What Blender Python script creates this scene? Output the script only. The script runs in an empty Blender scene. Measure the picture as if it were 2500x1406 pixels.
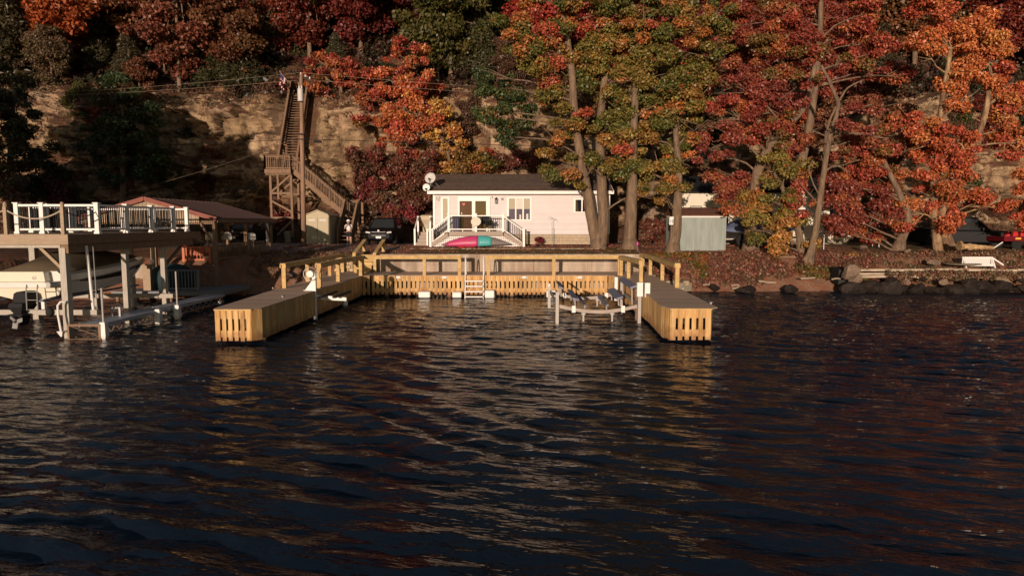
import bpy, math, random
import numpy as np
from mathutils import Vector, Matrix

SC = bpy.context.scene
COL = SC.collection
R = math.radians
rnd = random.Random(11)
# ------------------------------------------------------------------ camera model (metres; lake surface is z = 0)
H, FPX = 3.5, 1650.0
PITCH = math.atan(158 / FPX)
CP, SP = math.cos(PITCH), math.sin(PITCH)


def ray(px, py):
    a, v = (px - 1250) / FPX, (703 - py) / FPX
    return a, CP + v * SP, -SP + v * CP


def at(px, py, Y):
    a, b, c = ray(px, py)
    t = Y / b
    return Vector((a * t, Y, H + c * t))


def onz(px, py, z):
    a, b, c = ray(px, py)
    t = (z - H) / c
    return Vector((a * t, b * t, z))


# ------------------------------------------------------------------ objects, names, labels
ORG = {}


def thing(name, label, cat, loc=(0, 0, 0), group=None, local=False, rz=0.0):
    o = bpy.data.objects.new(name, None)
    COL.objects.link(o)
    o.location = loc
    o.rotation_euler = (0, 0, rz)
    o.empty_display_size = 0.2
    o['label'] = label
    o['category'] = cat
    if group:
        o['group'] = group
    ORG[o] = Vector((0, 0, 0)) if local else Vector(loc)
    return o


def tag(o, label=None, cat=None, group=None, kind=None):
    if label:
        o['label'] = label
    if cat:
        o['category'] = cat
    if group:
        o['group'] = group
    if kind:
        o['kind'] = kind
    return o


def dup(root, loc, rz=0.0, label=None, scale=1.0, color=None):
    def cp(o, parent):
        c = o.copy()
        COL.objects.link(c)
        if parent is not None:
            c.parent = parent
        if color is not None and o.type == 'MESH' and o.name.split('.')[0] == 'crown':
            c.color = color
        for ch in KIDS.get(o, []):
            cp(ch, c)
        return c
    r = cp(root, None)
    r.location = loc
    r.rotation_euler = (0, 0, rz)
    r.scale = (scale, scale, scale) if not hasattr(scale, '__len__') else scale
    if label:
        r['label'] = label
    return r


KIDS = {}


def link_mesh(me, name, parent=None):
    o = bpy.data.objects.new(name, me)
    COL.objects.link(o)
    if parent is not None:
        o.parent = parent
        KIDS.setdefault(parent, []).append(o)
    return o


class MB:
    def __init__(s):
        s.v, s.f, s.mi, s.cur = [], [], [], 0

    def face(s, pts):
        n = len(s.v)
        s.v += [tuple(p) for p in pts]
        s.f.append(tuple(range(n, n + len(pts))))
        s.mi.append(s.cur)
        return s

    def solid(s, vs, fs):
        n = len(s.v)
        s.v += [tuple(p) for p in vs]
        for f in fs:
            s.f.append(tuple(n + i for i in f))
            s.mi.append(s.cur)
        return s

    def box(s, x0, x1, y0, y1, z0, z1):
        vs = [(x0, y0, z0), (x1, y0, z0), (x1, y1, z0), (x0, y1, z0), (x0, y0, z1), (x1, y0, z1), (x1, y1, z1), (x0, y1, z1)]
        return s.solid(vs, BOXF)

    def obox(s, c, ax, ay, az):
        c, ax, ay, az = Vector(c), Vector(ax), Vector(ay), Vector(az)
        vs = [c + ax * i + ay * j + az * k for k in (-1, 1) for i, j in ((-1, -1), (1, -1), (1, 1), (-1, 1))]
        return s.solid(vs, BOXF)

    def bar(s, p, q, w, h, up=(0, 0, 1)):
        """a beam from p to q, w wide sideways, h deep along up"""
        p, q, up = Vector(p), Vector(q), Vector(up)
        d = q - p
        t = d.normalized()
        side = t.cross(up)
        if side.length < 1e-4:
            side = t.cross(Vector((0, 1, 0)))
        side.normalize()
        u = side.cross(t)
        return s.obox((p + q) / 2, d / 2, side * (w / 2), u * (h / 2))

    def loft(s, rings, cap=True, closed=True):
        n0, k = len(s.v), len(rings[0])
        for r in rings:
            s.v += [tuple(p) for p in r]
        for i in range(len(rings) - 1):
            for j in range(k if closed else k - 1):
                a, b = n0 + i * k + j, n0 + i * k + (j + 1) % k
                s.f.append((a, b, b + k, a + k))
                s.mi.append(s.cur)
        if cap:
            s.f.append(tuple(range(n0 + k - 1, n0 - 1, -1)))
            s.f.append(tuple(range(n0 + (len(rings) - 1) * k, n0 + len(rings) * k)))
            s.mi += [s.cur, s.cur]
        return s

    def tube(s, pts, r, n=8, cap=True):
        pts = [Vector(p) for p in pts]
        rings = []
        ref = None
        for i, p in enumerate(pts):
            d = (pts[min(i + 1, len(pts) - 1)] - pts[max(i - 1, 0)]).normalized()
            if ref is None:
                ref = d.orthogonal().normalized()
            else:
                ref = (ref - d * ref.dot(d)).normalized()
            b = d.cross(ref)
            rr = r[i] if hasattr(r, '__len__') else r
            rings.append([p + (ref * math.cos(2 * math.pi * j / n) + b * math.sin(2 * math.pi * j / n)) * rr for j in range(n)])
        return s.loft(rings, cap)

    def lathe(s, prof, c, n=16, mat=None):
        c = Vector(c)
        rings = []
        for r, z in prof:
            ring = [Vector((r * math.cos(2 * math.pi * j / n), r * math.sin(2 * math.pi * j / n), z)) for j in range(n)]
            rings.append([c + (mat @ p if mat else p) for p in ring])
        return s.loft(rings)

    def ell(s, c, r, nu=12, nv=8):
        prof = []
        c = Vector(c)
        rings = []
        for i in range(nv + 1):
            a = -math.pi / 2 + math.pi * (i + (0.02 if i == 0 else -0.02 if i == nv else 0)) / nv
            rings.append([c + Vector((r[0] * math.cos(a) * math.cos(2 * math.pi * j / nu), r[1] * math.cos(a) * math.sin(2 * math.pi * j / nu), r[2] * math.sin(a))) for j in range(nu)])
        return s.loft(rings)

    def prism(s, poly, ext):
        e = Vector(ext)
        a = [Vector(p) for p in poly]
        return s.loft([a, [p + e for p in a]])

    def build(s, name, mat, parent=None, smooth=False, loc=None):
        me = bpy.data.meshes.new(name)
        vs = s.v
        if parent is not None:
            org = ORG[parent]
        else:
            a = np.array(vs)
            org = Vector(loc) if loc is not None else Vector(((a[:, 0].min() + a[:, 0].max()) / 2, (a[:, 1].min() + a[:, 1].max()) / 2, a[:, 2].min()))
        me.from_pydata([(p[0] - org[0], p[1] - org[1], p[2] - org[2]) for p in vs], [], s.f)
        for m in (mat if isinstance(mat, (list, tuple)) else [mat]):
            me.materials.append(m)
        if any(s.mi):
            me.polygons.foreach_set('material_index', s.mi)
        if smooth:
            me.polygons.foreach_set('use_smooth', [True] * len(me.polygons))
        o = link_mesh(me, name, parent)
        if parent is None:
            o.location = org
        ORG[o] = org
        return o


BOXF = [(3, 2, 1, 0), (4, 5, 6, 7), (0, 1, 5, 4), (1, 2, 6, 5), (2, 3, 7, 6), (3, 0, 4, 7)]


def raw_mesh(name, V, Fq, mats, attr=None, smooth=False):
    me = bpy.data.meshes.new(name)
    V = np.asarray(V, dtype=np.float32)
    Fq = np.asarray(Fq, dtype=np.int32)
    me.vertices.add(len(V))
    me.vertices.foreach_set('co', V.ravel())
    me.loops.add(Fq.size)
    me.loops.foreach_set('vertex_index', Fq.ravel())
    me.polygons.add(len(Fq))
    me.polygons.foreach_set('loop_start', np.arange(len(Fq), dtype=np.int32) * Fq.shape[1])
    me.polygons.foreach_set('loop_total', np.full(len(Fq), Fq.shape[1], dtype=np.int32))
    if smooth:
        me.polygons.foreach_set('use_smooth', np.ones(len(Fq), dtype=bool))
    if attr is not None:
        a = me.attributes.new('leaf_color', 'FLOAT_COLOR', 'POINT')
        c = np.ones((len(V), 4), dtype=np.float32)
        c[:, :3] = attr
        a.data.foreach_set('color', c.ravel())
    for m in mats:
        me.materials.append(m)
    me.update(calc_edges=True)
    me.validate()
    return me


# ------------------------------------------------------------------ materials
def newmat(name):
    m = bpy.data.materials.new(name)
    m.use_nodes = True
    nt = m.node_tree
    for n in list(nt.nodes):
        if n.type != 'OUTPUT_MATERIAL':
            nt.nodes.remove(n)
    out = [n for n in nt.nodes if n.type == 'OUTPUT_MATERIAL'][0]
    return m, nt, out


def nd(nt, t, **kw):
    n = nt.nodes.new(t)
    for k, v in kw.items():
        if k in n.inputs:
            n.inputs[k].default_value = v
        else:
            setattr(n, k, v)
    return n


def noise(nt, vec, scale, detail=4, rough=0.55, dims='3D'):
    n = nd(nt, 'ShaderNodeTexNoise', Scale=scale, Detail=detail, Roughness=rough)
    if vec is not None:
        nt.links.new(vec, n.inputs['Vector'])
    return n.outputs['Fac']


def mrange(nt, val, a, b, c, d):
    n = nd(nt, 'ShaderNodeMapRange')
    nt.links.new(val, n.inputs[0])
    for i, x in enumerate((a, b, c, d)):
        n.inputs[i + 1].default_value = x
    return n.outputs[0]


def math_n(nt, op, a, b):
    n = nd(nt, 'ShaderNodeMath', operation=op)
    for i, x in enumerate((a, b)):
        if isinstance(x, (int, float)):
            n.inputs[i].default_value = x
        else:
            nt.links.new(x, n.inputs[i])
    return n.outputs[0]


def mixc(nt, fac, a, b, blend='MIX'):
    n = nd(nt, 'ShaderNodeMix', data_type='RGBA', blend_type=blend)
    for sock, x in ((n.inputs[0], fac), (n.inputs[6], a), (n.inputs[7], b)):
        if isinstance(x, (int, float)):
            sock.default_value = x
        elif isinstance(x, tuple):
            sock.default_value = (*x, 1) if len(x) == 3 else x
        else:
            nt.links.new(x, sock)
    return n.outputs[2]


def scalec(nt, col, fac):
    n = nd(nt, 'ShaderNodeVectorMath', operation='SCALE')
    if isinstance(col, tuple):
        n.inputs[0].default_value = col
    else:
        nt.links.new(col, n.inputs[0])
    nt.links.new(fac, n.inputs['Scale'])
    return n.outputs[0]


def M(name, rgb, rough=0.65, metal=0.0, var=0.12, scale=6.0, island=0.0, stretch=(1, 1, 1), bump=0.0, spec=0.35, rgb2=None, coat=0.0):
    m, nt, out = newmat(name)
    b = nd(nt, 'ShaderNodeBsdfPrincipled', Roughness=rough, Metallic=metal)
    b.inputs['Specular IOR Level'].default_value = spec
    b.inputs['Coat Weight'].default_value = coat
    tc = nd(nt, 'ShaderNodeTexCoord')
    mp = nd(nt, 'ShaderNodeMapping')
    mp.inputs['Scale'].default_value = stretch
    nt.links.new(tc.outputs['Object'], mp.inputs[0])
    f = noise(nt, mp.outputs[0], scale)
    col = rgb
    if rgb2 is not None:
        col = mixc(nt, mrange(nt, noise(nt, mp.outputs[0], scale * 0.37), 0.4, 0.62, 0, 1), rgb, rgb2)
    fac = mrange(nt, f, 0.25, 0.75, 1 - var, 1 + var)
    if island:
        g = nd(nt, 'ShaderNodeNewGeometry')
        fac = math_n(nt, 'MULTIPLY', fac, mrange(nt, g.outputs['Random Per Island'], 0, 1, 1 - island, 1 + island))
    nt.links.new(scalec(nt, col, fac), b.inputs['Base Color'])
    if name == 'new_treated_pine':      # wet, tannin-stained waterline on the dock skirts
        g2 = nd(nt, 'ShaderNodeNewGeometry')
        s2 = nd(nt, 'ShaderNodeSeparateXYZ')
        nt.links.new(g2.outputs['Position'], s2.inputs[0])
        h2 = math_n(nt, 'ADD', s2.outputs['Z'], mrange(nt, noise(nt, g2.outputs['Position'], 2.5, 4), 0.3, 0.7, -0.2, 0.2))
        kn = noise(nt, mp.outputs[0], 1.9, 2)
        base = mixc(nt, mrange(nt, h2, 0.12, 0.42, 0.75, 0), scalec(nt, col, fac), (0.24, 0.10, 0.04))
        base = mixc(nt, mrange(nt, kn, 0.68, 0.72, 0, 0.7), base, (0.22, 0.11, 0.04))
        nt.links.new(base, b.inputs['Base Color'])
    if bump:
        bp = nd(nt, 'ShaderNodeBump', Strength=bump, Distance=0.02)
        nt.links.new(f, bp.inputs['Height'])
        nt.links.new(bp.outputs[0], b.inputs['Normal'])
    nt.links.new(b.outputs[0], out.inputs[0])
    return m


def leaf_material(name, objcol=True, trans=0.2):
    m, nt, out = newmat(name)
    a = nd(nt, 'ShaderNodeAttribute', attribute_name='leaf_color')
    col = a.outputs['Color']
    if objcol:
        oi = nd(nt, 'ShaderNodeObjectInfo')
        col = mixc(nt, 1.0, col, oi.outputs['Color'], 'MULTIPLY')
    d = nd(nt, 'ShaderNodeBsdfDiffuse')
    t = nd(nt, 'ShaderNodeBsdfTranslucent')
    g = nd(nt, 'ShaderNodeBsdfGlossy', Roughness=0.45)
    g.inputs['Color'].default_value = (1, 1, 1, 1)
    mx = nd(nt, 'ShaderNodeMixShader')
    mx.inputs[0].default_value = trans
    mx2 = nd(nt, 'ShaderNodeMixShader')
    mx2.inputs[0].default_value = 0.025
    nt.links.new(col, d.inputs[0])
    nt.links.new(col, t.inputs[0])
    nt.links.new(d.outputs[0], mx.inputs[1])
    nt.links.new(t.outputs[0], mx.inputs[2])
    nt.links.new(mx.outputs[0], mx2.inputs[1])
    nt.links.new(g.outputs[0], mx2.inputs[2])
    nt.links.new(mx2.outputs[0], out.inputs[0])
    return m


MAT = {
    'leaf': leaf_material('autumn_leaf'),
    'bark': M('bark_grey_brown', (0.20, 0.135, 0.085), 0.9, var=0.4, scale=5, stretch=(3, 3, 0.5), bump=0.8, rgb2=(0.125, 0.082, 0.054)),
    'bark_pale': M('bark_pale_flaking', (0.34, 0.23, 0.125), 0.9, var=0.5, scale=4, stretch=(2, 2, 0.6), bump=0.8, rgb2=(0.15, 0.085, 0.05)),
    'bark_dark': M('bark_dark', (0.09, 0.062, 0.045), 0.95, var=0.35, scale=5, stretch=(3, 3, 0.5)),
    'new_wood': M('new_treated_pine', (0.56, 0.36, 0.155), 0.7, var=0.2, scale=3.5, island=0.22, stretch=(5, 5, 0.7), rgb2=(0.47, 0.255, 0.085)),
    'rail_wood': M('new_rail_pine', (0.55, 0.38, 0.155), 0.7, var=0.16, scale=3, island=0.12, stretch=(2, 2, 2), rgb2=(0.47, 0.30, 0.12)),
    'deck_board': M('composite_deck_board', (0.45, 0.315, 0.225), 0.7, var=0.1, scale=2, island=0.13, stretch=(0.6, 4, 4)),
    'old_wood': M('weathered_wood', (0.215, 0.135, 0.085), 0.85, var=0.25, scale=4, island=0.25, stretch=(3, 3, 1)),
    'tan_wood': M('pale_weathered_wood', (0.36, 0.27, 0.185), 0.8, var=0.2, scale=4, island=0.12, stretch=(1, 3, 6)),
    'grey_post': M('greyed_post_wood', (0.42, 0.38, 0.325), 0.75, var=0.16, scale=4, island=0.1, stretch=(4, 4, 0.8)),
    'white': M('white_vinyl', (0.8, 0.77, 0.73), 0.45, var=0.04, scale=3),
    'cream': M('cream_gelcoat', (0.74, 0.69, 0.56), 0.22, var=0.04, scale=2, spec=0.5, coat=0.4),
    'boat_white': M('white_gelcoat', (0.74, 0.72, 0.68), 0.2, var=0.04, scale=2, spec=0.5, coat=0.4),
    'siding': M('pale_lap_siding', (0.63, 0.58, 0.575), 0.55, var=0.05, scale=1.5, island=0.045),
    'shingle': M('brown_black_shingle', (0.088, 0.06, 0.048), 0.9, var=0.3, scale=9, island=0.14, rgb2=(0.12, 0.08, 0.06)),
    'block': M('concrete_block', (0.42, 0.335, 0.235), 0.9, var=0.12, scale=5, island=0.07),
    'trim_tan': M('tan_porch_trim', (0.36, 0.29, 0.235), 0.7, var=0.08),
    'black': M('black_metal', (0.012, 0.012, 0.013), 0.75, var=0.1),
    'black_rubber': M('black_rubber', (0.012, 0.012, 0.012), 0.7, var=0.2),
    'steel': M('galvanised_steel', (0.36, 0.35, 0.34), 0.5, metal=0.4, var=0.1, scale=5),
    'alu': M('aluminium', (0.40, 0.375, 0.355), 0.5, metal=0.1, var=0.1, scale=3),
    'alu_warm': M('weathered_aluminium', (0.37, 0.31, 0.265), 0.55, metal=0.05, var=0.15, scale=3),
    'grey_metal_deck': M('painted_metal_deck', (0.40, 0.43, 0.48), 0.5, var=0.08, scale=3),
    'bunk': M('blue_grey_bunk_carpet', (0.20, 0.205, 0.26), 0.95, var=0.15, scale=10),
    'canvas': M('brown_boat_canvas', (0.105, 0.078, 0.05), 0.9, var=0.12, scale=3),
    'red_roof': M('dark_red_metal_roof', (0.06, 0.028, 0.026), 0.7, var=0.12, scale=2, island=0.06),
    'red_trim': M('red_painted_trim', (0.23, 0.075, 0.055), 0.7, var=0.15, scale=3),
    'orange_paint': M('orange_red_painted_wood', (0.50, 0.15, 0.075), 0.6, var=0.1, scale=4),
    'concrete': M('stained_concrete', (0.47, 0.38, 0.295), 0.9, var=0.28, scale=1.6, stretch=(2.6, 2.6, 0.45), bump=0.2, rgb2=(0.31, 0.225, 0.16)),
    'stone': M('tan_limestone', (0.50, 0.385, 0.23), 0.9, var=0.2, scale=3, island=0.15, bump=0.5),
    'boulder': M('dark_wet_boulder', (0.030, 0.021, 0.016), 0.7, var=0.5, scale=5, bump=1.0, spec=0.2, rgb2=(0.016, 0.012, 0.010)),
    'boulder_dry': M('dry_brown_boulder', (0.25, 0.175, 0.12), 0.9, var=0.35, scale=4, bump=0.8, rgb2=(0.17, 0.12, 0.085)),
    'shed_tan': M('beige_resin', (0.45, 0.38, 0.25), 0.6, var=0.06, scale=4),
    'shed_green': M('faded_grey_green_paint', (0.245, 0.285, 0.26), 0.75, var=0.12, scale=3, stretch=(3, 3, 0.4), rgb2=(0.30, 0.335, 0.31)),
    'brown_roof': M('rusty_brown_roofing', (0.17, 0.075, 0.05), 0.85, var=0.25, scale=5),
    'glass': M('dark_window_glass', (0.012, 0.013, 0.02), 0.06, var=0.05, spec=0.6),
    'glass_blue': M('blue_curtain_behind_glass', (0.035, 0.04, 0.10), 0.15, var=0.25, scale=5, spec=0.5),
    'blind': M('cream_blind', (0.42, 0.36, 0.26), 0.7, var=0.05),
    'blind_white': M('white_blind', (0.62, 0.58, 0.52), 0.7, var=0.05),
    'door_dark': M('dark_red_brown_door', (0.05, 0.018, 0.018), 0.1, var=0.15),
    'car_paint': M('black_car_paint', (0.006, 0.006, 0.008), 0.5, var=0.05, spec=0.1),
    'car_glass': M('car_glass', (0.03, 0.032, 0.03), 0.05, var=0.05, spec=0.7),
    'lamp': M('headlamp_lens', (0.25, 0.25, 0.25), 0.15, var=0.3, scale=20, spec=0.6),
    'plate': M('white_plate', (0.75, 0.74, 0.70), 0.4, var=0.03),
    'plate_y': M('orange_plate', (0.75, 0.38, 0.06), 0.4, var=0.03),
    'tyre': M('tyre', (0.014, 0.014, 0.014), 0.85, var=0.2),
    'hub': M('pale_wheel_hub', (0.5, 0.46, 0.38), 0.5, metal=0.2, var=0.1),
    'blue_bin': M('navy_blue_plastic', (0.015, 0.025, 0.09), 0.5, var=0.1),
    'rope': M('pale_rope', (0.46, 0.36, 0.27), 0.9, var=0.2, scale=30),
    'wire': M('black_cable', (0.014, 0.012, 0.012), 0.6, var=0.1),
    'wire_pale': M('bare_metal_wire', (0.26, 0.20, 0.14), 0.5, var=0.1),  # paler brown wire than the black cable
    'pole_wood': M('utility_pole_wood', (0.31, 0.19, 0.12), 0.85, var=0.3, scale=4, stretch=(4, 4, 0.3), rgb2=(0.24, 0.145, 0.1)),
    'trans_grey': M('transformer_grey', (0.55, 0.53, 0.50), 0.45, var=0.06),
    'kayak_pink': M('magenta_kayak_plastic', (0.47, 0.05, 0.145), 0.4, var=0.08, scale=2),
    'kayak_teal': M('teal_kayak_plastic', (0.07, 0.36, 0.36), 0.4, var=0.08, scale=2),
    'kayak_grey': M('grey_kayak_plastic', (0.17, 0.145, 0.13), 0.45, var=0.1, scale=2),
    'red_plastic': M('red_plastic', (0.5, 0.03, 0.03), 0.4, var=0.1),
    'red_paint': M('dark_red_paint', (0.13, 0.008, 0.014), 0.35, var=0.08),
    'flag_red': M('flag_red', (0.42, 0.03, 0.035), 0.8, var=0.05),
    'flag_white': M('flag_white', (0.7, 0.66, 0.62), 0.8, var=0.04),
    'flag_blue': M('flag_blue', (0.03, 0.035, 0.12), 0.8, var=0.05),
    'skin': M('skin', (0.48, 0.28, 0.20), 0.55, var=0.05),
    'hair': M('light_brown_hair', (0.30, 0.17, 0.09), 0.7, var=0.2),
    'shirt': M('white_cotton', (0.72, 0.70, 0.72), 0.85, var=0.05),
    'shorts': M('black_cotton', (0.015, 0.014, 0.018), 0.9, var=0.1),
    'tarp': M('blue_grey_tarp', (0.10, 0.125, 0.21), 0.7, var=0.15, scale=2),
    'dark_green': M('dark_green_fabric', (0.02, 0.045, 0.05), 0.8, var=0.15),
    'log': M('pale_split_log', (0.46, 0.31, 0.15), 0.9, var=0.4, scale=3, stretch=(0.6, 4, 4), bump=0.8, rgb2=(0.26, 0.14, 0.07)),
    'timber': M('silvered_timber', (0.40, 0.325, 0.235), 0.85, var=0.45, scale=4, stretch=(0.5, 4, 4), island=0.12),
    'grey_gutter': M('grey_bin_plastic', (0.26, 0.23, 0.17), 0.6, var=0.1),
    'blue_paint': M('blue_painted_metal', (0.05, 0.10, 0.32), 0.5, var=0.1),
    'flower': M('pink_flowers', (0.42, 0.05, 0.10), 0.8, var=0.3, scale=30),
    'pink': M('neon_pink_plastic', (0.8, 0.08, 0.35), 0.5, var=0.05),
    'jon': M('olive_tan_boat_paint', (0.25, 0.215, 0.15), 0.5, var=0.12),
    'slate': M('pale_grey_slat', (0.20, 0.21, 0.22), 0.8, var=0.15, island=0.1),
}


# ------------------------------------------------------------------ value noise for shapes
def vnoise(x, y, seed=0):
    x, y = np.asarray(x, dtype=np.float64), np.asarray(y, dtype=np.float64)
    xi, yi = np.floor(x).astype(np.int64), np.floor(y).astype(np.int64)
    fx, fy = x - xi, y - yi
    fx, fy = fx * fx * (3 - 2 * fx), fy * fy * (3 - 2 * fy)

    def h(a, b):
        n = (a * 374761393 + b * 668265263 + seed * 974711) & 0x7fffffff
        n = ((n ^ (n >> 13)) * 1274126177) & 0x7fffffff
        return ((n ^ (n >> 16)) & 0xffff) / 65535.0
    return (h(xi, yi) * (1 - fx) + h(xi + 1, yi) * fx) * (1 - fy) + (h(xi, yi + 1) * (1 - fx) + h(xi + 1, yi + 1) * fx) * fy


def fbm(x, y, seed=0, o=4):
    t, a, n = 0, 1, 0
    for i in range(o):
        t = t + a * vnoise(x * 2 ** i, y * 2 ** i, seed + i)
        n += a
        a *= 0.5
    return t / n


def sstep(a, b, x):
    t = np.clip((np.asarray(x, dtype=np.float64) - a) / (b - a), 0, 1)
    return t * t * (3 - 2 * t)
# ------------------------------------------------------------------ setting: terrain, lake, sky, light
WALL_X0, WALL_X1, WALL_Y = -7.15, 6.75, 34.4


def shore(x):
    x = np.asarray(x, dtype=np.float64)
    left = np.interp(x, [-60, -34, -26, -22, -15, -13.5, -7.3], [2, 6, 12, 30.5, 31.5, 33.2, 33.4])
    s = np.where(x < -7.3, left, WALL_Y)
    s = np.where(x > 6.9, np.interp(x, [6.9, 12, 18, 24, 45], [35.0, 34.6, 35.0, 34.6, 34.2]), s)
    return s


def ground_z(x, y):
    x, y = np.asarray(x, dtype=np.float64), np.asarray(y, dtype=np.float64)
    d = y - shore(x)
    n = fbm(x * 0.9, y * 0.9, 5) - 0.5
    wall = (x > WALL_X0) & (x < WALL_X1)
    zw = np.where(d < 0, -1.5, 1.86 + 0.3 * sstep(0, 4.5, d)) + 0.03 * n
    ramp = np.where(x < -13, 2.2, np.where(x < -7, 2.6, 3.1))
    zb = np.where(d < 0, np.maximum(-1.5, d * 0.5), 1.88 * sstep(-0.25 * ramp, ramp, d) * np.clip(d / 0.3, 0, 1) + 0.28 * sstep(2.5, 7, d)) + np.where(d > 0, 0.16, 0) * n * (1 - 0.6 * sstep(2.5, 4, d))
    return np.where(wall, zw, zb)


def gz(x, y):
    return float(ground_z(np.array([x]), np.array([y]))[0])


def grid_faces(nx, ny):
    i, j = np.meshgrid(np.arange(nx - 1), np.arange(ny - 1), indexing='ij')
    a = (i * ny + j).ravel()
    return np.stack([a, a + ny, a + ny + 1, a + 1], 1)


def ground_material():
    m, nt, out = newmat('shore_ground')
    b = nd(nt, 'ShaderNodeBsdfPrincipled', Roughness=0.95)
    b.inputs['Specular IOR Level'].default_value = 0.1
    g = nd(nt, 'ShaderNodeNewGeometry')
    p = g.outputs['Position']
    sx = nd(nt, 'ShaderNodeSeparateXYZ')
    nt.links.new(p, sx.inputs[0])
    X, Y = sx.outputs['X'], sx.outputs['Y']
    big, mid, fine = noise(nt, p, 0.35), noise(nt, p, 2.2), noise(nt, p, 9, 5)
    dirt = mixc(nt, mrange(nt, mid, 0.35, 0.65, 0, 1), (0.25, 0.165, 0.11), (0.16, 0.10, 0.066))
    litter = mixc(nt, mrange(nt, fine, 0.45, 0.6, 0, 1), dirt, (0.24, 0.085, 0.045))
    grass = mixc(nt, mrange(nt, fine, 0.35, 0.65, 0, 1), (0.085, 0.085, 0.028), (0.16, 0.12, 0.05))
    gravel = mixc(nt, mrange(nt, fine, 0.35, 0.65, 0, 1), (0.16, 0.125, 0.11), (0.26, 0.20, 0.175))
    # lawn between the sea wall and the house, gravel drive on the house's far side, leaf litter elsewhere
    lawn = math_n(nt, 'MULTIPLY', mrange(nt, X, -5.5, -3.5, 0, 1), mrange(nt, X, 6.5, 8.0, 1, 0))
    lawn = math_n(nt, 'MULTIPLY', lawn, mrange(nt, Y, 37.6, 38.2, 1, 0))
    lawn = math_n(nt, 'MULTIPLY', lawn, mrange(nt, mid, 0.32, 0.5, 0.2, 1))
    drive = math_n(nt, 'MULTIPLY', mrange(nt, X, -6.5, -5.2, 1, 0), mrange(nt, Y, 36.2, 37.2, 0, 1))
    rlawn = math_n(nt, 'MULTIPLY', mrange(nt, X, 20, 21, 0, 1), mrange(nt, Y, 38.8, 39.4, 0, 1))
    c = mixc(nt, lawn, litter, grass)
    c = mixc(nt, drive, c, gravel)
    c = mixc(nt, math_n(nt, 'MULTIPLY', rlawn, mrange(nt, mid, 0.4, 0.6, 0, 1)), c, (0.06, 0.075, 0.025))
    nt.links.new(c, b.inputs['Base Color'])
    bp = nd(nt, 'ShaderNodeBump', Strength=0.6, Distance=0.05)
    nt.links.new(fine, bp.inputs['Height'])
    nt.links.new(bp.outputs[0], b.inputs['Normal'])
    nt.links.new(b.outputs[0], out.inputs[0])
    return m


xs = np.concatenate([np.arange(-90, -30, 1.0), np.arange(-30, WALL_X0, 0.3), [WALL_X0 - 0.01, WALL_X0 + 0.01], np.arange(WALL_X0 + 0.3, WALL_X1, 0.4), [WALL_X1 - 0.01, WALL_X1 + 0.01], np.arange(WALL_X1 + 0.3, 34, 0.3), np.arange(34, 92, 1.0)])
ys = np.concatenate([np.arange(-4, 29, 0.8), np.arange(29, 34.3, 0.25), [34.39, 34.43], np.arange(34.65, 40, 0.25), np.arange(40, 56, 0.5)])
GX, GY = np.meshgrid(xs, ys, indexing='ij')
GZ = ground_z(GX, GY)
me = raw_mesh('ground', np.stack([GX.ravel(), GY.ravel(), GZ.ravel()], 1), grid_faces(len(xs), len(ys)), [ground_material()], smooth=True)
tag(link_mesh(me, 'ground'), kind='structure')


# ---- cliff and wooded hill behind, one sheet
PROF = [(-1.5, 1.5), (1.2, 3.4), (2.3, 5.0), (3.9, 11.3), (4.8, 13.0), (7.5, 14.6), (22, 24.0), (36, 31.0), (52, 34.5), (70, 32)]


def base_y(x):
    return 47.6 + 1.6 * (fbm(np.asarray(x) * 0.08 + 40, 0 * np.asarray(x), 3, 2) - 0.5) * 2


pl = np.array(PROF)
seg = np.hypot(np.diff(pl[:, 0]), np.diff(pl[:, 1]))
cum = np.concatenate([[0], np.cumsum(seg)])
CLIFF_END = cum[5]
ss = np.concatenate([np.arange(0, CLIFF_END, 0.14), np.arange(CLIFF_END, cum[-1], 1.0)])
cx = np.concatenate([np.arange(-78, -42, 0.6), np.arange(-42, 42, 0.18), np.arange(42, 78, 0.6)])
SX, SS = np.meshgrid(cx, ss, indexing='ij')
PY, PZ = np.interp(SS, cum, pl[:, 0]), np.interp(SS, cum, pl[:, 1])
wc = sstep(cum[1] - 0.3, cum[2] + 0.6, SS) * (1 - sstep(cum[4] - 0.5, cum[5], SS))
nb = fbm(SX * 0.35, PZ * 0.55, 21, 3)
blocks = np.floor(fbm(SX * 0.30 + 0.35 * fbm(SX, PZ, 8, 2), PZ * 0.42, 31, 3) * 9) / 9
strata = vnoise(0 * SX + 3, PZ * 1.7 + 0.25 * fbm(SX * 0.2, PZ * 0.2, 4, 2), 77)
vcr = np.floor(vnoise(SX * 0.55 + 1.5 * fbm(SX * 0.3, PZ * 0.3, 6, 2), PZ * 0.16, 83) * 5) / 5
fine = fbm(SX * 2.2, PZ * 2.6, 55, 4)


def cells(x, y, seed):
    """random offset and distance to the joint of jittered blocks"""
    xi, yi = np.floor(x).astype(np.int64), np.floor(y).astype(np.int64)
    f1, f2, hid = np.full(x.shape, 9.0), np.full(x.shape, 9.0), np.zeros(x.shape)
    for a in (-1, 0, 1):
        for b in (-1, 0, 1):
            n = ((xi + a) * 374761393 + (yi + b) * 668265263 + seed * 974711) & 0x7fffffff
            n = ((n ^ (n >> 13)) * 1274126177) & 0x7fffffff
            h1, h2, h3 = (n & 1023) / 1023.0, ((n >> 10) & 1023) / 1023.0, ((n >> 20) & 1023) / 1023.0
            d = np.maximum(np.abs(x - (xi + a + .15 + .7 * h1)), np.abs(y - (yi + b + .15 + .7 * h2)) * 1.0)
            hid = np.where(d < f1, h3, hid)
            f2 = np.minimum(np.maximum(d, f1), f2)
            f1 = np.minimum(d, f1)
    return hid, f2 - f1


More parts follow.
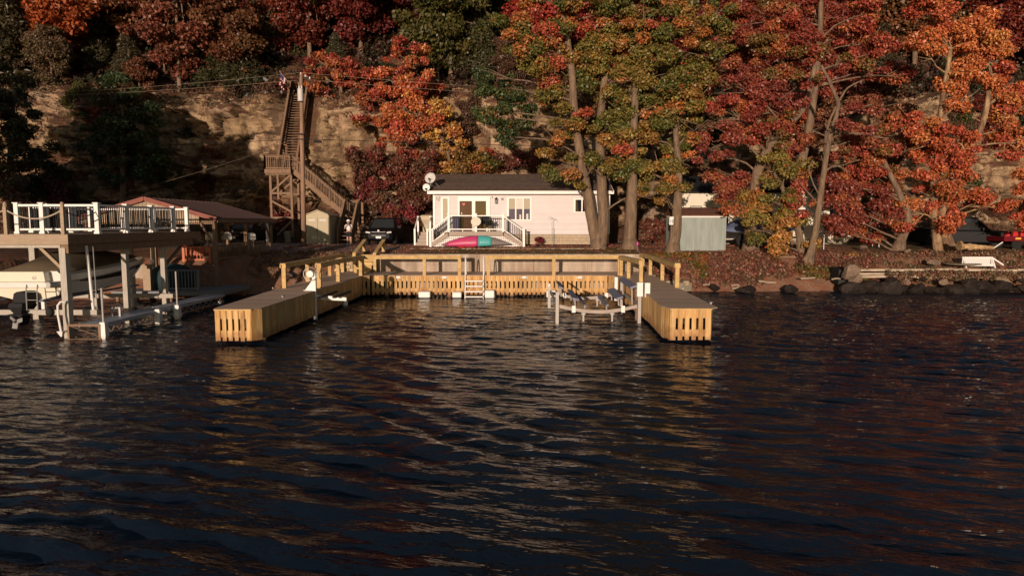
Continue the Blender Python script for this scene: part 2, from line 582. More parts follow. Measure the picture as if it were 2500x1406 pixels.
wx_ = 0.35 * (fbm(SX * 0.5, PZ * 0.5, 71, 3) - 0.5)
h1_, e1_ = cells(SX / 2.6 + wx_, PZ / 1.7 + wx_, 5)
h2_, e2_ = cells(SX / 1.1 + wx_ * 2, PZ / 0.75 + wx_, 6)
rug = (h1_ - 0.5) * 1.5 + (h2_ - 0.5) * 0.42 - 0.45 * (1 - sstep(0.0, 0.10, e1_)) - 0.18 * (1 - sstep(0.0, 0.12, e2_))
dy = wc * (-rug - (blocks - 0.5) * 3.6 - (strata - 0.5) * 0.5 - (fine - 0.5) * 0.6 - (vcr - 0.5) * 0.9) - (1 - wc) * (fbm(SX * 0.5, SS * 0.5, 12, 3) - 0.5) * 1.1
rise = 2.2 * (fbm(SX * 0.07, SS * 0.03, 15, 2) - 0.5) * sstep(cum[3], cum[5], SS)
CY = base_y(SX) + PY + dy
STAIR_X, STAIR_LO, STAIR_HI = -16.3, (48.5, 7.2), (54.6, 14.2)   # notch the wooden stair climbs in
nt_ = sstep(2.4, 1.4, np.abs(SX - STAIR_X)) if False else (1 - sstep(1.3, 2.2, np.abs(SX - STAIR_X)))
line_y = STAIR_LO[0] + (PZ - STAIR_LO[1]) * (STAIR_HI[0] - STAIR_LO[0]) / (STAIR_HI[1] - STAIR_LO[1]) + 0.75
CY = np.where((PZ > 5.5) & (PZ < 15), CY + nt_ * np.maximum(0, line_y - CY), CY)
CZ = PZ + rise * (1 - nt_) + (1 - wc) * 0.5 * (fbm(SX * 0.8, SS * 0.8, 61, 3) - 0.5)


def hill_point(x, s):
    """point of the cliff/hill sheet"""
    i = int(np.clip(np.searchsorted(cx, x), 0, len(cx) - 1))
    j = int(np.clip(np.searchsorted(ss, s), 0, len(ss) - 1))
    return Vector((float(SX[i, j]), float(CY[i, j]), float(CZ[i, j])))


def hill_at_y(x, y):
    i = int(np.clip(np.searchsorted(cx, x), 0, len(cx) - 1))
    return float(np.interp(y, np.maximum.accumulate(CY[i]), CZ[i]))


def cliff_material():
    m, nt, out = newmat('cliff_rock_and_litter')
    b = nd(nt, 'ShaderNodeBsdfPrincipled', Roughness=0.95)
    b.inputs['Specular IOR Level'].default_value = 0.1
    g = nd(nt, 'ShaderNodeNewGeometry')
    p = g.outputs['Position']
    mp = nd(nt, 'ShaderNodeMapping')
    mp.inputs['Scale'].default_value = (0.3, 0.3, 1.3)
    nt.links.new(p, mp.inputs[0])
    st = noise(nt, mp.outputs[0], 1.0, 6, 0.6)
    mid, fine_, big = noise(nt, p, 0.9, 5), noise(nt, p, 6, 6, 0.65), noise(nt, p, 0.22, 3)
    mp2 = nd(nt, 'ShaderNodeMapping')
    mp2.inputs['Scale'].default_value = (1.6, 1.6, 0.2)
    nt.links.new(p, mp2.inputs[0])
    drip = noise(nt, mp2.outputs[0], 1.0, 4)
    rock = mixc(nt, mrange(nt, st, 0.35, 0.65, 0, 1), (0.46, 0.325, 0.20), (0.33, 0.23, 0.14))
    rock = mixc(nt, mrange(nt, drip, 0.52, 0.7, 0, 0.75), rock, (0.13, 0.08, 0.055))
    rock = mixc(nt, mrange(nt, fine_, 0.42, 0.7, 0, 0.7), rock, (0.20, 0.13, 0.08))
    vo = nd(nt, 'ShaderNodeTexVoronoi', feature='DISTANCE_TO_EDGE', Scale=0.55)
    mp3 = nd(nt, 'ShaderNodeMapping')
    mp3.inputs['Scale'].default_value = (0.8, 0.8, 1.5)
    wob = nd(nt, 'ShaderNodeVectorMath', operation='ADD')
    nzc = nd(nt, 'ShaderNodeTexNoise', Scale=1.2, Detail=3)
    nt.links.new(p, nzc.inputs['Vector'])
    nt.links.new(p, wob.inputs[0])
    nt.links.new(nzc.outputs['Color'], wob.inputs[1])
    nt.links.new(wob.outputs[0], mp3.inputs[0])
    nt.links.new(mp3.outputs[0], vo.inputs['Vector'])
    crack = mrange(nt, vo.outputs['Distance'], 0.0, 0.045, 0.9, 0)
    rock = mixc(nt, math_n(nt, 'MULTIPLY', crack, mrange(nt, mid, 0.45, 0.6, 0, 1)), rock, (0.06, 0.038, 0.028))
    lp = math_n(nt, 'ADD', noise(nt, p, 0.33, 5, 0.6), math_n(nt, 'MULTIPLY', fine_, 0.25))
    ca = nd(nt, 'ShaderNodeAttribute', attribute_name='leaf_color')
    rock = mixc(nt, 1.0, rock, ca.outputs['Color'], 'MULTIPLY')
    litter = mixc(nt, mrange(nt, fine_, 0.35, 0.65, 0, 1), (0.085, 0.045, 0.03), (0.19, 0.085, 0.045))
    litter = mixc(nt, mrange(nt, mid, 0.45, 0.65, 0, 1), litter, (0.10, 0.07, 0.045))
    sn = nd(nt, 'ShaderNodeSeparateXYZ')
    nt.links.new(g.outputs['Normal'], sn.inputs[0])
    up = math_n(nt, 'ADD', sn.outputs['Z'], mrange(nt, mid, 0.3, 0.7, -0.30, 0.30))
    c = mixc(nt, mrange(nt, up, 0.42, 0.62, 0, 1), rock, litter)
    c = mixc(nt, mrange(nt, lp, 0.645, 0.70, 0, 0.8), c, litter)
    nt.links.new(c, b.inputs['Base Color'])
    bp = nd(nt, 'ShaderNodeBump', Strength=0.8, Distance=0.12)
    nt.links.new(math_n(nt, 'ADD', fine_, math_n(nt, 'MULTIPLY', st, 0.8)), bp.inputs['Height'])
    nt.links.new(bp.outputs[0], b.inputs['Normal'])
    nt.links.new(b.outputs[0], out.inputs[0])
    return m


tint = (0.80 + 0.34 * h1_) * (0.90 + 0.2 * h2_) * (0.42 + 0.58 * sstep(0.0, 0.07, e1_)) * (0.68 + 0.32 * sstep(0.0, 0.07, e2_ + 0.5 * (1 - sstep(.35, .6, h1_))))  # random block tone; joints darkened in the colour for relief shading front light lacks
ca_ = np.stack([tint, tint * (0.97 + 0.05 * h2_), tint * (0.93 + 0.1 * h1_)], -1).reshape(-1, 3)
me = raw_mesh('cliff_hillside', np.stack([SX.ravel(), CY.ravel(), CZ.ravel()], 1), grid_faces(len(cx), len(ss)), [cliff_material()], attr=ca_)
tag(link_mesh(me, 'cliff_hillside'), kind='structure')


# ---- lake: one sheet, real waves near the docks, dying out far away
def water_material():
    m, nt, out = newmat('lake_water')
    b = nd(nt, 'ShaderNodeBsdfPrincipled', Roughness=0.02, IOR=1.33)
    b.inputs['Base Color'].default_value = (0.007, 0.012, 0.022, 1)
    b.inputs['Specular IOR Level'].default_value = 0.42
    g = nd(nt, 'ShaderNodeNewGeometry')
    mp = nd(nt, 'ShaderNodeMapping')
    mp.inputs['Scale'].default_value = (0.32, 1.0, 1.0)
    mr_ = nd(nt, 'ShaderNodeMapping')
    mr_.inputs['Rotation'].default_value = (0, 0, R(15))
    nt.links.new(g.outputs['Position'], mr_.inputs[0])
    nt.links.new(mr_.outputs[0], mp.inputs[0])
    n1 = noise(nt, mp.outputs[0], 5.2, 3, 0.45)
    n2 = noise(nt, mp.outputs[0], 17.0, 3, 0.5)
    gust = mrange(nt, noise(nt, g.outputs['Position'], 0.16, 3), 0.35, 0.65, 0.45, 1.6)
    sp_ = nd(nt, 'ShaderNodeSeparateXYZ')
    nt.links.new(g.outputs['Position'], sp_.inputs[0])
    chop = math_n(nt, 'ADD', mrange(nt, sp_.outputs['X'], 3, 11, 1.0, 2.8), mrange(nt, sp_.outputs['X'], -8, -15, 0.0, 0.6))   # open water beyond the dock is more ruffled
    gust = math_n(nt, 'MULTIPLY', gust, chop)
    h = math_n(nt, 'ADD', math_n(nt, 'MULTIPLY', n1, 1.0), math_n(nt, 'MULTIPLY', n2, 0.22))
    bp = nd(nt, 'ShaderNodeBump', Distance=0.05)
    nt.links.new(math_n(nt, 'MULTIPLY', gust, 0.9), bp.inputs['Strength'])
    nt.links.new(h, bp.inputs['Height'])
    nt.links.new(bp.outputs[0], b.inputs['Normal'])
    nt.links.new(b.outputs[0], out.inputs[0])
    return m


wx = np.concatenate([-30 - np.geomspace(370, 0.5, 26), np.arange(-30, 30.01, 0.085), 30 + np.geomspace(0.5, 370, 26)])
wy = np.concatenate([3 - np.geomspace(400, 0.4, 26), np.arange(3, 20, 0.055), np.arange(20, 36.6, 0.09)])
WX, WY = np.meshgrid(wx, wy, indexing='ij')
WZ = np.zeros_like(WX)
wr = np.random.RandomState(4)
for k in range(80):
    lam = 0.22 * (0.95 / 0.22) ** wr.rand()
    th = R(74) + wr.randn() * 0.36
    kx, ky = math.cos(th) * 2 * math.pi / lam, math.sin(th) * 2 * math.pi / lam
    WZ += 0.0040 * lam ** 0.95 * np.sin(kx * WX + ky * WY + wr.rand() * 6.28)
WZ *= (0.25 + 1.5 * fbm(WX * 0.22, WY * 0.3, 91, 3)) * (1 + 0.45 * sstep(4, 12, WX - 0.25 * (20 - WY)) + 0.3 * sstep(8, 14, -WX))
for lam, th, am in ((2.1, R(64), 0.008), (1.5, R(68), 0.006), (3.4, R(70), 0.008)):
    env = sstep(0.3, 0.75, fbm(WX * 0.09 + lam, WY * 0.13, int(lam * 10), 2))
    WZ += am * env * np.sin((math.cos(th) * WX + math.sin(th) * WY) * 2 * math.pi / lam + 2.2 * fbm(WX * 0.25, WY * 0.25, 17, 2))
wd_ = (WX + 2.9) * 0.745 + (WY - 12.7) * 0.667          # an old boat wake lying across the lake
wa_ = (WX + 2.9) * 0.667 - (WY - 12.7) * 0.745
wp_ = 0.5 * fbm(WX * 0.6, WY * 0.6, 33, 2)
for off, am, lam in ((0.0, 0.030, 1.0), (1.5, 0.018, 0.85), (3.2, 0.014, 0.9)):
    WZ += am * np.exp(-((wd_ - off + 0.02 * wa_) / 0.6) ** 2) * np.cos((wd_ - off + wp_) * 2 * math.pi / lam) * sstep(-7, -2, wa_) * (1 - sstep(9, 14, wa_))
WZ *= (1 - sstep(30, 60, np.abs(WX))) * sstep(-8, 3, WY) * (1 - 0.5 * sstep(27, 34, WY))
me = raw_mesh('lake_water', np.stack([WX.ravel(), WY.ravel(), WZ.ravel()], 1), grid_faces(len(wx), len(wy)), [water_material()], smooth=True)
tag(link_mesh(me, 'lake_water'), kind='structure')

# ---- sky, sun, camera
SUN_EL, SUN_AZ = R(6.0), R(12)
w = bpy.data.worlds.new('World')
SC.world = w
w.use_nodes = True
nt = w.node_tree
bg = nt.nodes['Background']
sky = nt.nodes.new('ShaderNodeTexSky')
sky.sky_type = 'NISHITA'
sky.sun_disc = False
sky.sun_elevation = SUN_EL
sky.sun_rotation = R(180) + SUN_AZ
sky.air_density = 1.0
sky.dust_density = 0.6
nt.links.new(sky.outputs[0], bg.inputs[0])
bg.inputs[1].default_value = 0.078
sl = bpy.data.lights.new('sun', 'SUN')
sl.energy = 4.2
sl.angle = R(0.5)
sl.color = (1.0, 0.78, 0.62)
so = bpy.data.objects.new('sun', sl)
COL.objects.link(so)
so.location = (-30, -60, 40)
so.rotation_euler = Vector((math.sin(SUN_AZ) * math.cos(SUN_EL), math.cos(SUN_AZ) * math.cos(SUN_EL), -math.sin(SUN_EL))).to_track_quat('-Z', 'Y').to_euler()
cam = bpy.data.cameras.new('camera')
cam.sensor_width = 36
cam.lens = FPX / 2500 * 36
cam.clip_end = 2000
cam.clip_start = 0.1
co = bpy.data.objects.new('camera', cam)
COL.objects.link(co)
co.location = (0, 0, H)
co.rotation_euler = (math.pi / 2 - PITCH, 0, 0)
SC.camera = co
SC.view_settings.view_transform = 'Standard'
SC.view_settings.look = 'None'
SC.view_settings.exposure = 0.0
SC.view_settings.gamma = 1.0
SC.cycles.max_bounces = 5
SC.cycles.diffuse_bounces = 2
SC.cycles.glossy_bounces = 3
SC.cycles.transmission_bounces = 2
SC.cycles.sample_clamp_indirect = 4.0
# ------------------------------------------------------------------ vegetation
LV = np.random.RandomState(7)


def leaf_cloud(clumps, dens, L, W, jit=0.22, droop=0.35, shell=(0.55, 1.05)):
    """clumps: (centre, radii, colour); leaf-sized quads spread through the outer part of every clump"""
    VV, CC = [], []
    others = np.array([q[2] for q in clumps]) * 0.95 if len(clumps) > 12 else None
    for c, r, colr in clumps:
        r = np.array(r)
        n = int(4 * math.pi * (r[0] * r[1] * r[2]) ** (2 / 3) * dens)
        if n < 3:
            continue
        d = LV.randn(n, 3)
        d /= np.linalg.norm(d, axis=1, keepdims=True)
        rad = LV.uniform(shell[0], shell[1], (n, 1)) + 0.12 * LV.randn(n, 1)
        p = np.array(c) + d * rad * r
        nrm = d * 0.6 + np.array([0, 0, 0.35]) + LV.randn(n, 3) * 0.55
        nrm /= np.linalg.norm(nrm, axis=1, keepdims=True)
        t = LV.randn(n, 3) + np.array([0, 0, -droop * 2.2]) + d * 0.3
        t -= nrm * np.sum(t * nrm, 1, keepdims=True)
        t /= np.linalg.norm(t, axis=1, keepdims=True)
        b = np.cross(nrm, t)
        s = LV.uniform(0.65, 1.25, (n, 1))
        a0, a1 = t * L * 0.5 * s, b * W * 0.5 * s
        odd = LV.rand(n) < 0.10
        VV.append(np.stack([p - a0, p + a1 - a0 * 0.1, p + a0, p - a1 - a0 * 0.1], 1).reshape(-1, 3))
        br = np.exp(LV.randn(n, 1) * jit)
        hue = LV.randn(n, 1) * 0.16
        colr = np.array(colr)
        colr = colr * 0.86 + 0.14 * colr.mean()
        cl = colr * br * np.concatenate([1 + 0 * hue, np.exp(hue), np.exp(hue * 0.5)], 1)
        if others is not None and odd.any():
            cl[odd] = others[LV.randint(0, len(others), int(odd.sum()))]
        CC.append(np.repeat(cl, 4, 0))
    V, Cc = np.concatenate(VV), np.concatenate(CC)
    return V, np.clip(Cc, 0, 1)


def leaf_mesh(name, clumps, dens, L, W, org=(0, 0, 0), **kw):
    V, Cc = leaf_cloud(clumps, dens, L, W, **kw)
    V = V - np.array(org)
    return raw_mesh(name, V, np.arange(len(V)).reshape(-1, 4), [MAT['leaf']], attr=Cc)


P = {
    'G': [((0.120, 0.100, 0.015), 5), ((0.085, 0.085, 0.014), 3), ((0.17, 0.115, 0.016), 3), ((0.26, 0.095, 0.016), 1)],
    'GO': [((0.145, 0.105, 0.015), 4), ((0.22, 0.11, 0.016), 3), ((0.31, 0.105, 0.016), 2), ((0.33, 0.055, 0.018), 1), ((0.085, 0.085, 0.014), 3)],
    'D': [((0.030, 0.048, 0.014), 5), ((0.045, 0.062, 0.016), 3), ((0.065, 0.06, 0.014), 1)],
    'O': [((0.44, 0.125, 0.022), 5), ((0.37, 0.095, 0.018), 3), ((0.42, 0.16, 0.025), 1)],
    'OR': [((0.40, 0.085, 0.022), 4), ((0.34, 0.055, 0.020), 3), ((0.40, 0.13, 0.025), 1)],
    'R': [((0.215, 0.042, 0.024), 5), ((0.165, 0.030, 0.019), 3), ((0.27, 0.075, 0.026), 3)],
    'RO': [((0.28, 0.042, 0.018), 3), ((0.32, 0.085, 0.02), 3), ((0.20, 0.028, 0.016), 2), ((0.16, 0.075, 0.016), 1)],
    'RG': [((0.22, 0.038, 0.018), 3), ((0.14, 0.08, 0.016), 3), ((0.25, 0.07, 0.018), 2)],
    'Y': [((0.42, 0.21, 0.03), 5), ((0.35, 0.155, 0.025), 3), ((0.30, 0.10, 0.02), 1)],
    'GY': [((0.20, 0.14, 0.022), 4), ((0.14, 0.115, 0.02), 3), ((0.29, 0.13, 0.02), 2)],
    'DO': [((0.060, 0.055, 0.022), 5), ((0.045, 0.045, 0.018), 3), ((0.10, 0.065, 0.025), 2)],
    'BRN': [((0.12, 0.06, 0.032), 4), ((0.16, 0.065, 0.03), 3), ((0.09, 0.06, 0.028), 3)],
    'M': [((0.13, 0.022, 0.016), 4), ((0.17, 0.028, 0.018), 2)],
    'RU': [((0.20, 0.072, 0.03), 3), ((0.24, 0.06, 0.03), 2), ((0.15, 0.06, 0.03), 2)],
}


def pick(pal):
    x = rnd.random() * sum(k for _, k in pal)
    for c, k in pal:
        x -= k
        if x <= 0:
            return c
    return pal[0][0]


def tapered(mb, pts, r0, r1, n=9, wob=0.0):
    """bent limb through pts with extra points, from radius r0 to r1"""
    pts = [Vector(p) for p in pts]
    fine, rad = [], []
    k = 4
    tot = (len(pts) - 1) * k
    for i in range(len(pts) - 1):
        a, b = pts[i], pts[i + 1]
        m0 = (pts[i + 1] - pts[max(i - 1, 0)]) / 2
        m1 = (pts[min(i + 2, len(pts) - 1)] - pts[i]) / 2
        for j in range(k + (1 if i == len(pts) - 2 else 0)):
            t = j / k
            h00, h10, h01, h11 = 2 * t ** 3 - 3 * t * t + 1, t ** 3 - 2 * t * t + t, -2 * t ** 3 + 3 * t * t, t ** 3 - t * t
            q = a * h00 + m0 * h10 + b * h01 + m1 * h11
            if wob and 0 < i * k + j < tot:
                q += Vector((rnd.uniform(-wob, wob), rnd.uniform(-wob, wob), 0))
            fine.append(q)
            u = (i * k + j) / tot
            rad.append(r0 + (r1 - r0) * u)
    mb.tube(fine, rad, n)
    return fine, rad


def near_tree(label, cat, Y, trunks, masses, bark='bark', L=0.165, W=0.105, dens=140, rc=0.52, flare=1.5, name='broadleaf_tree', group=None, limbs=True, sparse=1.0):
    """trunks: [[(px,py),...], r0px, r1px] or with own Y; masses: (px,py,rx,ry,palette[,dY])"""
    base = at(trunks[0][0][0][0], trunks[0][0][0][1], Y)
    base.z = gz(base.x, base.y) if Y < 46 else base.z
    root = thing(name, label, cat, base, group)
    tb = MB()
    spine = []
    for tr in trunks:
        pts = [at(q[0], q[1], Y + (q[2] if len(q) > 2 else 0)) for q in tr[0]]
        if tr is trunks[0] or (len(tr) > 3 and tr[3]):
            pts[0].z = base.z - 0.15
        k = Y / FPX
        f, r = tapered(tb, pts, tr[1] * k, tr[2] * k, 11, 0.02)
        if len(tr) < 4 or tr[3]:
            p0 = pts[0]
            d = (f[2] - f[0]).normalized()
            tb.tube([p0 - Vector((0, 0, 0.1)), p0 + d * 0.25, p0 + d * 0.7], [r[0] * flare * 1.15, r[0] * flare * 0.85, r[0] * 1.0], 11)
        spine += list(zip(f, r))
    alt = {'R': 'RO', 'RO': 'RG', 'OR': 'RO', 'O': 'OR', 'G': 'GO', 'GO': 'GY', 'GY': 'GO', 'RU': 'BRN'}
    clumps = []
    for ms in masses:
        px, py, rx, ry, pal = ms[:5]
        dY = ms[5] if len(ms) > 5 else rnd.uniform(-1.2, 1.0)
        c = at(px, py, Y + dY)
        pal = alt.get(pal, pal) if rnd.random() < 0.22 else pal
        k = (Y + dY) / FPX
        ax, az, ay = rx * k * 1.08, ry * k * 1.08, max(0.6, rx * k * 0.75)
        n = max(3, int(ax * az / (rc * rc) * 1.75 * sparse))
        for i in range(n):
            d = Vector((rnd.gauss(0, 1), rnd.gauss(0, 1), rnd.gauss(0, 1))).normalized() * rnd.uniform(0.25, 1.0) ** 0.5
            rr = rc * rnd.uniform(0.6, 1.25)
            clumps.append((tuple(c + Vector((d.x * ax, d.y * ay, d.z * az))), (rr, rr, rr * rnd.uniform(0.5, 0.75)), pick(P[pal])))
        if limbs and spine:
            cand = [(p, r) for p, r in spine if p.z < c.z - 0.1] or spine[:3]
            p, r = min(cand, key=lambda q: (q[0] - c).length + max(0, 1.0 - (c.z - q[0].z)) * 0.6)
            mid = (p + c) / 2 + Vector((rnd.uniform(-.3, .3), rnd.uniform(-.3, .3), rnd.uniform(-.1, .35)))
            r1 = min(r * 0.4, 0.075)
            tapered(tb, [p, mid, c], r1, 0.02, 6, 0.04)
            for q in range(4):
                e = c + Vector((rnd.uniform(-ax, ax), rnd.uniform(-ay, ay), rnd.uniform(-az, az)))
                tapered(tb, [mid.lerp(c, rnd.uniform(.2, .9)), e], 0.03, 0.01, 5, 0.03)
    tb.build('trunk', MAT[bark], root, smooth=True)
    if clumps:
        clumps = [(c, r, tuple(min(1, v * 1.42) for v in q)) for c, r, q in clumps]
        me = leaf_mesh('crown', clumps, dens, L, W, org=base)
        o = link_mesh(me, 'crown', root)
    return root


BIG = 'big trees along the shore'
near_tree('tall two-trunked maple in olive and orange leaf, rising in front of the white cottage', 'tree', 38.2,
          [[[(1462, 600), (1450, 560), (1437, 490), (1418, 385), (1402, 270), (1396, 180), (1384, 90), (1374, 10)], 15, 6],
           [[(1466, 600), (1473, 540), (1469, 450), (1465, 350), (1468, 270), (1480, 170), (1500, 60)], 15, 6, False],
           [[(1393, 165), (1370, 135), (1330, 105)], 6, 2, False]],
          [(1300, 70, 80, 50, 'GO'), (1350, 15, 80, 30, 'GO'), (1290, 130, 60, 45, 'G'), (1345, 165, 60, 45, 'G'), (1440, 40, 90, 45, 'GO'), (1490, 105, 80, 45, 'GO'),
           (1365, 235, 55, 45, 'G'), (1430, 200, 40, 35, 'G'), (1380, 300, 40, 35, 'GO'), (1345, 340, 40, 40, 'GO'), (1370, 400, 38, 32, 'G'), (1500, 190, 70, 50, 'G'), (1430, 130, 45, 40, 'GO'), (1440, 290, 40, 30, 'GO', -1.2), (1495, 330, 45, 35, 'GO', -1.0), (1500, 290, 40, 30, 'G', -1), (1395, 440, 30, 25, 'G', -.8), (1450, 410, 30, 22, 'GO', -1), (1560, 470, 30, 20, 'GO', -.5),
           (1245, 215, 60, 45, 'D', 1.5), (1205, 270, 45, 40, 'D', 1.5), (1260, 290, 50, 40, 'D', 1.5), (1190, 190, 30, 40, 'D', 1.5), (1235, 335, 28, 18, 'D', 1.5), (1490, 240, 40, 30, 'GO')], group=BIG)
near_tree('straight-trunked maple in olive and orange leaf, just beyond the cottage end', 'tree', 37.6,
          [[[(1538, 606), (1540, 540), (1543, 450), (1546, 350), (1552, 220), (1560, 80)], 17, 6]],
          [(1570, 45, 100, 55, 'GO'), (1640, 100, 80, 55, 'G'), (1545, 130, 80, 50, 'GO'), (1590, 190, 80, 45, 'G'), (1540, 235, 70, 40, 'G'), (1640, 240, 70, 40, 'G'), (1690, 55, 70, 50, 'GO'),
           (1760, 40, 50, 45, 'GO'), (1725, 120, 60, 45, 'GO'), (1700, 190, 55, 35, 'G'), (1535, 60, 50, 40, 'RO'), (1610, 20, 60, 30, 'RO')], group=BIG)
near_tree('maple with low hanging olive-orange branches, its trunk hard against the green shed', 'tree', 37.9,
          [[[(1641, 603), (1650, 560), (1654, 500), (1655, 400), (1650, 320), (1640, 220)], 15, 5]],
          [(1575, 290, 55, 40, 'GO'), (1650, 285, 60, 40, 'G'), (1700, 245, 45, 35, 'GO'), (1580, 345, 60, 35, 'G'), (1650, 340, 55, 38, 'GO'), (1545, 395, 55, 38, 'G'), (1600, 400, 55, 38, 'GO'),
           (1690, 320, 40, 35, 'GO'), (1640, 440, 38, 36, 'GO'), (1620, 480, 26, 28, 'GO'), (1500, 410, 40, 25, 'G'), (1660, 395, 30, 30, 'O')], group=BIG)
near_tree('red oak-leaved tree spreading over the dark-roofed trailer home', 'tree', 38.6,
          [[[(1832, 612), (1832, 560), (1850, 420), (1900, 330), (1965, 260), (1990, 160)], 17, 5]],
          [(1790, 195, 60, 40, 'R'), (1850, 225, 65, 38, 'R'), (1900, 240, 55, 35, 'R'), (1785, 270, 55, 35, 'RO'), (1850, 275, 60, 32, 'RO'), (1920, 285, 45, 30, 'RO'), (1760, 330, 50, 34, 'R'),
           (1830, 330, 45, 30, 'RO'), (1745, 385, 45, 32, 'R'), (1785, 432, 48, 28, 'R'), (1752, 462, 26, 18, 'R'), (1830, 450, 45, 30, 'R'), (1790, 500, 28, 40, 'R', -1), (1880, 330, 40, 35, 'RO'),
           (1880, 380, 40, 30, 'R'), (1940, 340, 35, 30, 'R')], group=BIG)
near_tree('low bushy maple in yellow-green leaf before the trailer home', 'tree', 37.4,
          [[[(1958, 612), (1948, 560), (1920, 480), (1890, 420)], 10, 4]],
          [(1885, 415, 55, 38, 'GY'), (1940, 430, 45, 35, 'GO'), (1845, 500, 45, 40, 'GY'), (1905, 500, 55, 40, 'GY'), (1860, 555, 38, 30, 'GY'), (1925, 550, 45, 38, 'GY'), (1840, 560, 25, 25, 'GO'), (1895, 600, 38, 22, 'Y', -1), (1960, 490, 30, 45, 'RO')], rc=0.5, group=BIG)
near_tree('tall thin-crowned maple in red and green leaf, behind the leaning bare tree', 'tree', 41,
          [[[(1912, 590), (1925, 500), (1960, 380), (1985, 250), (2000, 100), (2005, -20)], 14, 5]],
          [(1850, 40, 75, 45, 'RO'), (1930, 80, 70, 45, 'RO'), (1880, 120, 60, 40, 'RG'), (1990, 30, 70, 40, 'R'), (2030, 95, 75, 35, 'R'), (2100, 110, 65, 30, 'R'), (1960, 150, 60, 35, 'RG'), (2060, 160, 60, 28, 'RG'),
           (2140, 170, 45, 25, 'RO'), (2090, 40, 60, 35, 'R'), (2000, 210, 40, 30, 'RO'), (1900, 175, 40, 25, 'RG'), (2160, 120, 35, 40, 'RO'), (2200, 185, 28, 25, 'RO')], group=BIG)
near_tree('slim pale leaning tree with mostly bare crooked limbs and few red leaves', 'tree', 36.4,
          [[[(1975, 640), (1990, 570), (2003, 480), (2014, 400), (2030, 320), (2047, 262), (2030, 210), (2005, 160)], 9, 3], [[(1960, 645), (1978, 610), (1992, 560)], 6, 5],
           [[(2030, 318), (2062, 290), (2100, 265), (2130, 255)], 4, 1.5, False], [[(2034, 328), (2080, 325), (2140, 335), (2170, 338)], 3.5, 1.2, False], [[(2028, 318), (2020, 310), (2040, 262)], 3.5, 2, False],
           [[(2047, 250), (2070, 215), (2110, 195)], 3, 1.2, False], [[(2012, 420), (2040, 405), (2075, 422)], 3, 1.2, False], [[(1998, 500), (1960, 455), (1950, 440)], 2, 0.8, False], [[(2002, 480), (1975, 420), (1985, 390)], 2, 0.8, False],
           [[(2000, 490), (2015, 430), (2005, 380)], 2, 0.8, False]],
          [(2075, 280, 35, 25, 'R'), (2100, 330, 40, 20, 'R'), (1990, 205, 25, 20, 'RO'), (2000, 600, 25, 20, 'GO', 0)], rc=0.4, limbs=False, sparse=0.7, group=BIG)
near_tree('round-headed crimson maple with a leaning stump-like trunk near the upturned bench', 'tree', 38.8,
          [[[(2190, 607), (2204, 575), (2218, 530), (2190, 460), (2150, 380)], 13, 5]],
          [(2080, 395, 50, 38, 'R'), (2130, 420, 60, 42, 'R'), (2060, 455, 55, 38, 'R'), (2120, 480, 65, 42, 'R'), (2040, 510, 45, 36, 'R'), (2090, 535, 60, 36, 'R'), (2150, 525, 50, 34, 'R'), (2180, 470, 40, 40, 'RO'),
           (2110, 345, 45, 30, 'R'), (2030, 560, 35, 22, 'R'), (2120, 570, 45, 20, 'R'), (2160, 380, 35, 28, 'RO'), (2195, 540, 35, 22, 'RO')], rc=0.5, group=BIG)
near_tree('great orange maple with two thick flaking trunks by the pickup truck', 'tree', 38.6,
          [[[(2293, 604), (2284, 560), (2280, 520), (2282, 400), (2300, 260), (2320, 120)], 11, 5], [[(2318, 604), (2305, 560), (2300, 520), (2340, 420), (2400, 300), (2420, 180)], 13, 5]],
          [(2270, 40, 65, 45, 'O'), (2345, 60, 65, 45, 'O'), (2405, 85, 50, 50, 'O'), (2245, 95, 50, 30, 'O'), (2300, 105, 55, 30, 'O'), (2380, 140, 50, 35, 'O'), (2430, 150, 40, 55, 'O'), (2265, 130, 40, 20, 'O'),
           (2350, 190, 45, 30, 'O'), (2410, 190, 40, 30, 'O'), (2440, 240, 32, 45, 'O'), (2320, 230, 35, 30, 'O'), (2345, 250, 28, 25, 'O'), (2240, 300, 50, 38, 'OR'), (2265, 350, 55, 40, 'OR'), (2225, 350, 40, 35, 'OR'),
           (2330, 340, 45, 40, 'OR'), (2370, 400, 38, 45, 'OR'), (2270, 410, 45, 30, 'OR'), (2320, 460, 55, 36, 'OR'), (2260, 480, 50, 38, 'OR'), (2380, 495, 55, 26, 'OR'), (2440, 490, 40, 22, 'OR'), (2300, 510, 40, 28, 'OR'),
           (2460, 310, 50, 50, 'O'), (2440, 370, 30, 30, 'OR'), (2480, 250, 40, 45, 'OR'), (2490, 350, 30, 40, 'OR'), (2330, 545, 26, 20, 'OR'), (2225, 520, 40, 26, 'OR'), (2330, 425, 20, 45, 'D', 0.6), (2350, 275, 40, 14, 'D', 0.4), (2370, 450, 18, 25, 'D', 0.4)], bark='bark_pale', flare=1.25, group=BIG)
near_tree('orange-red maple hanging in at the picture edge above the red trailer', 'tree', 37.5,
          [[[(2560, 600), (2555, 500), (2540, 380)], 14, 6]],
          [(2490, 505, 35, 30, 'OR'), (2530, 470, 45, 40, 'OR'), (2485, 545, 25, 18, 'OR'), (2560, 420, 60, 50, 'O'), (2550, 530, 40, 30, 'OR')], rc=0.5, group=BIG)
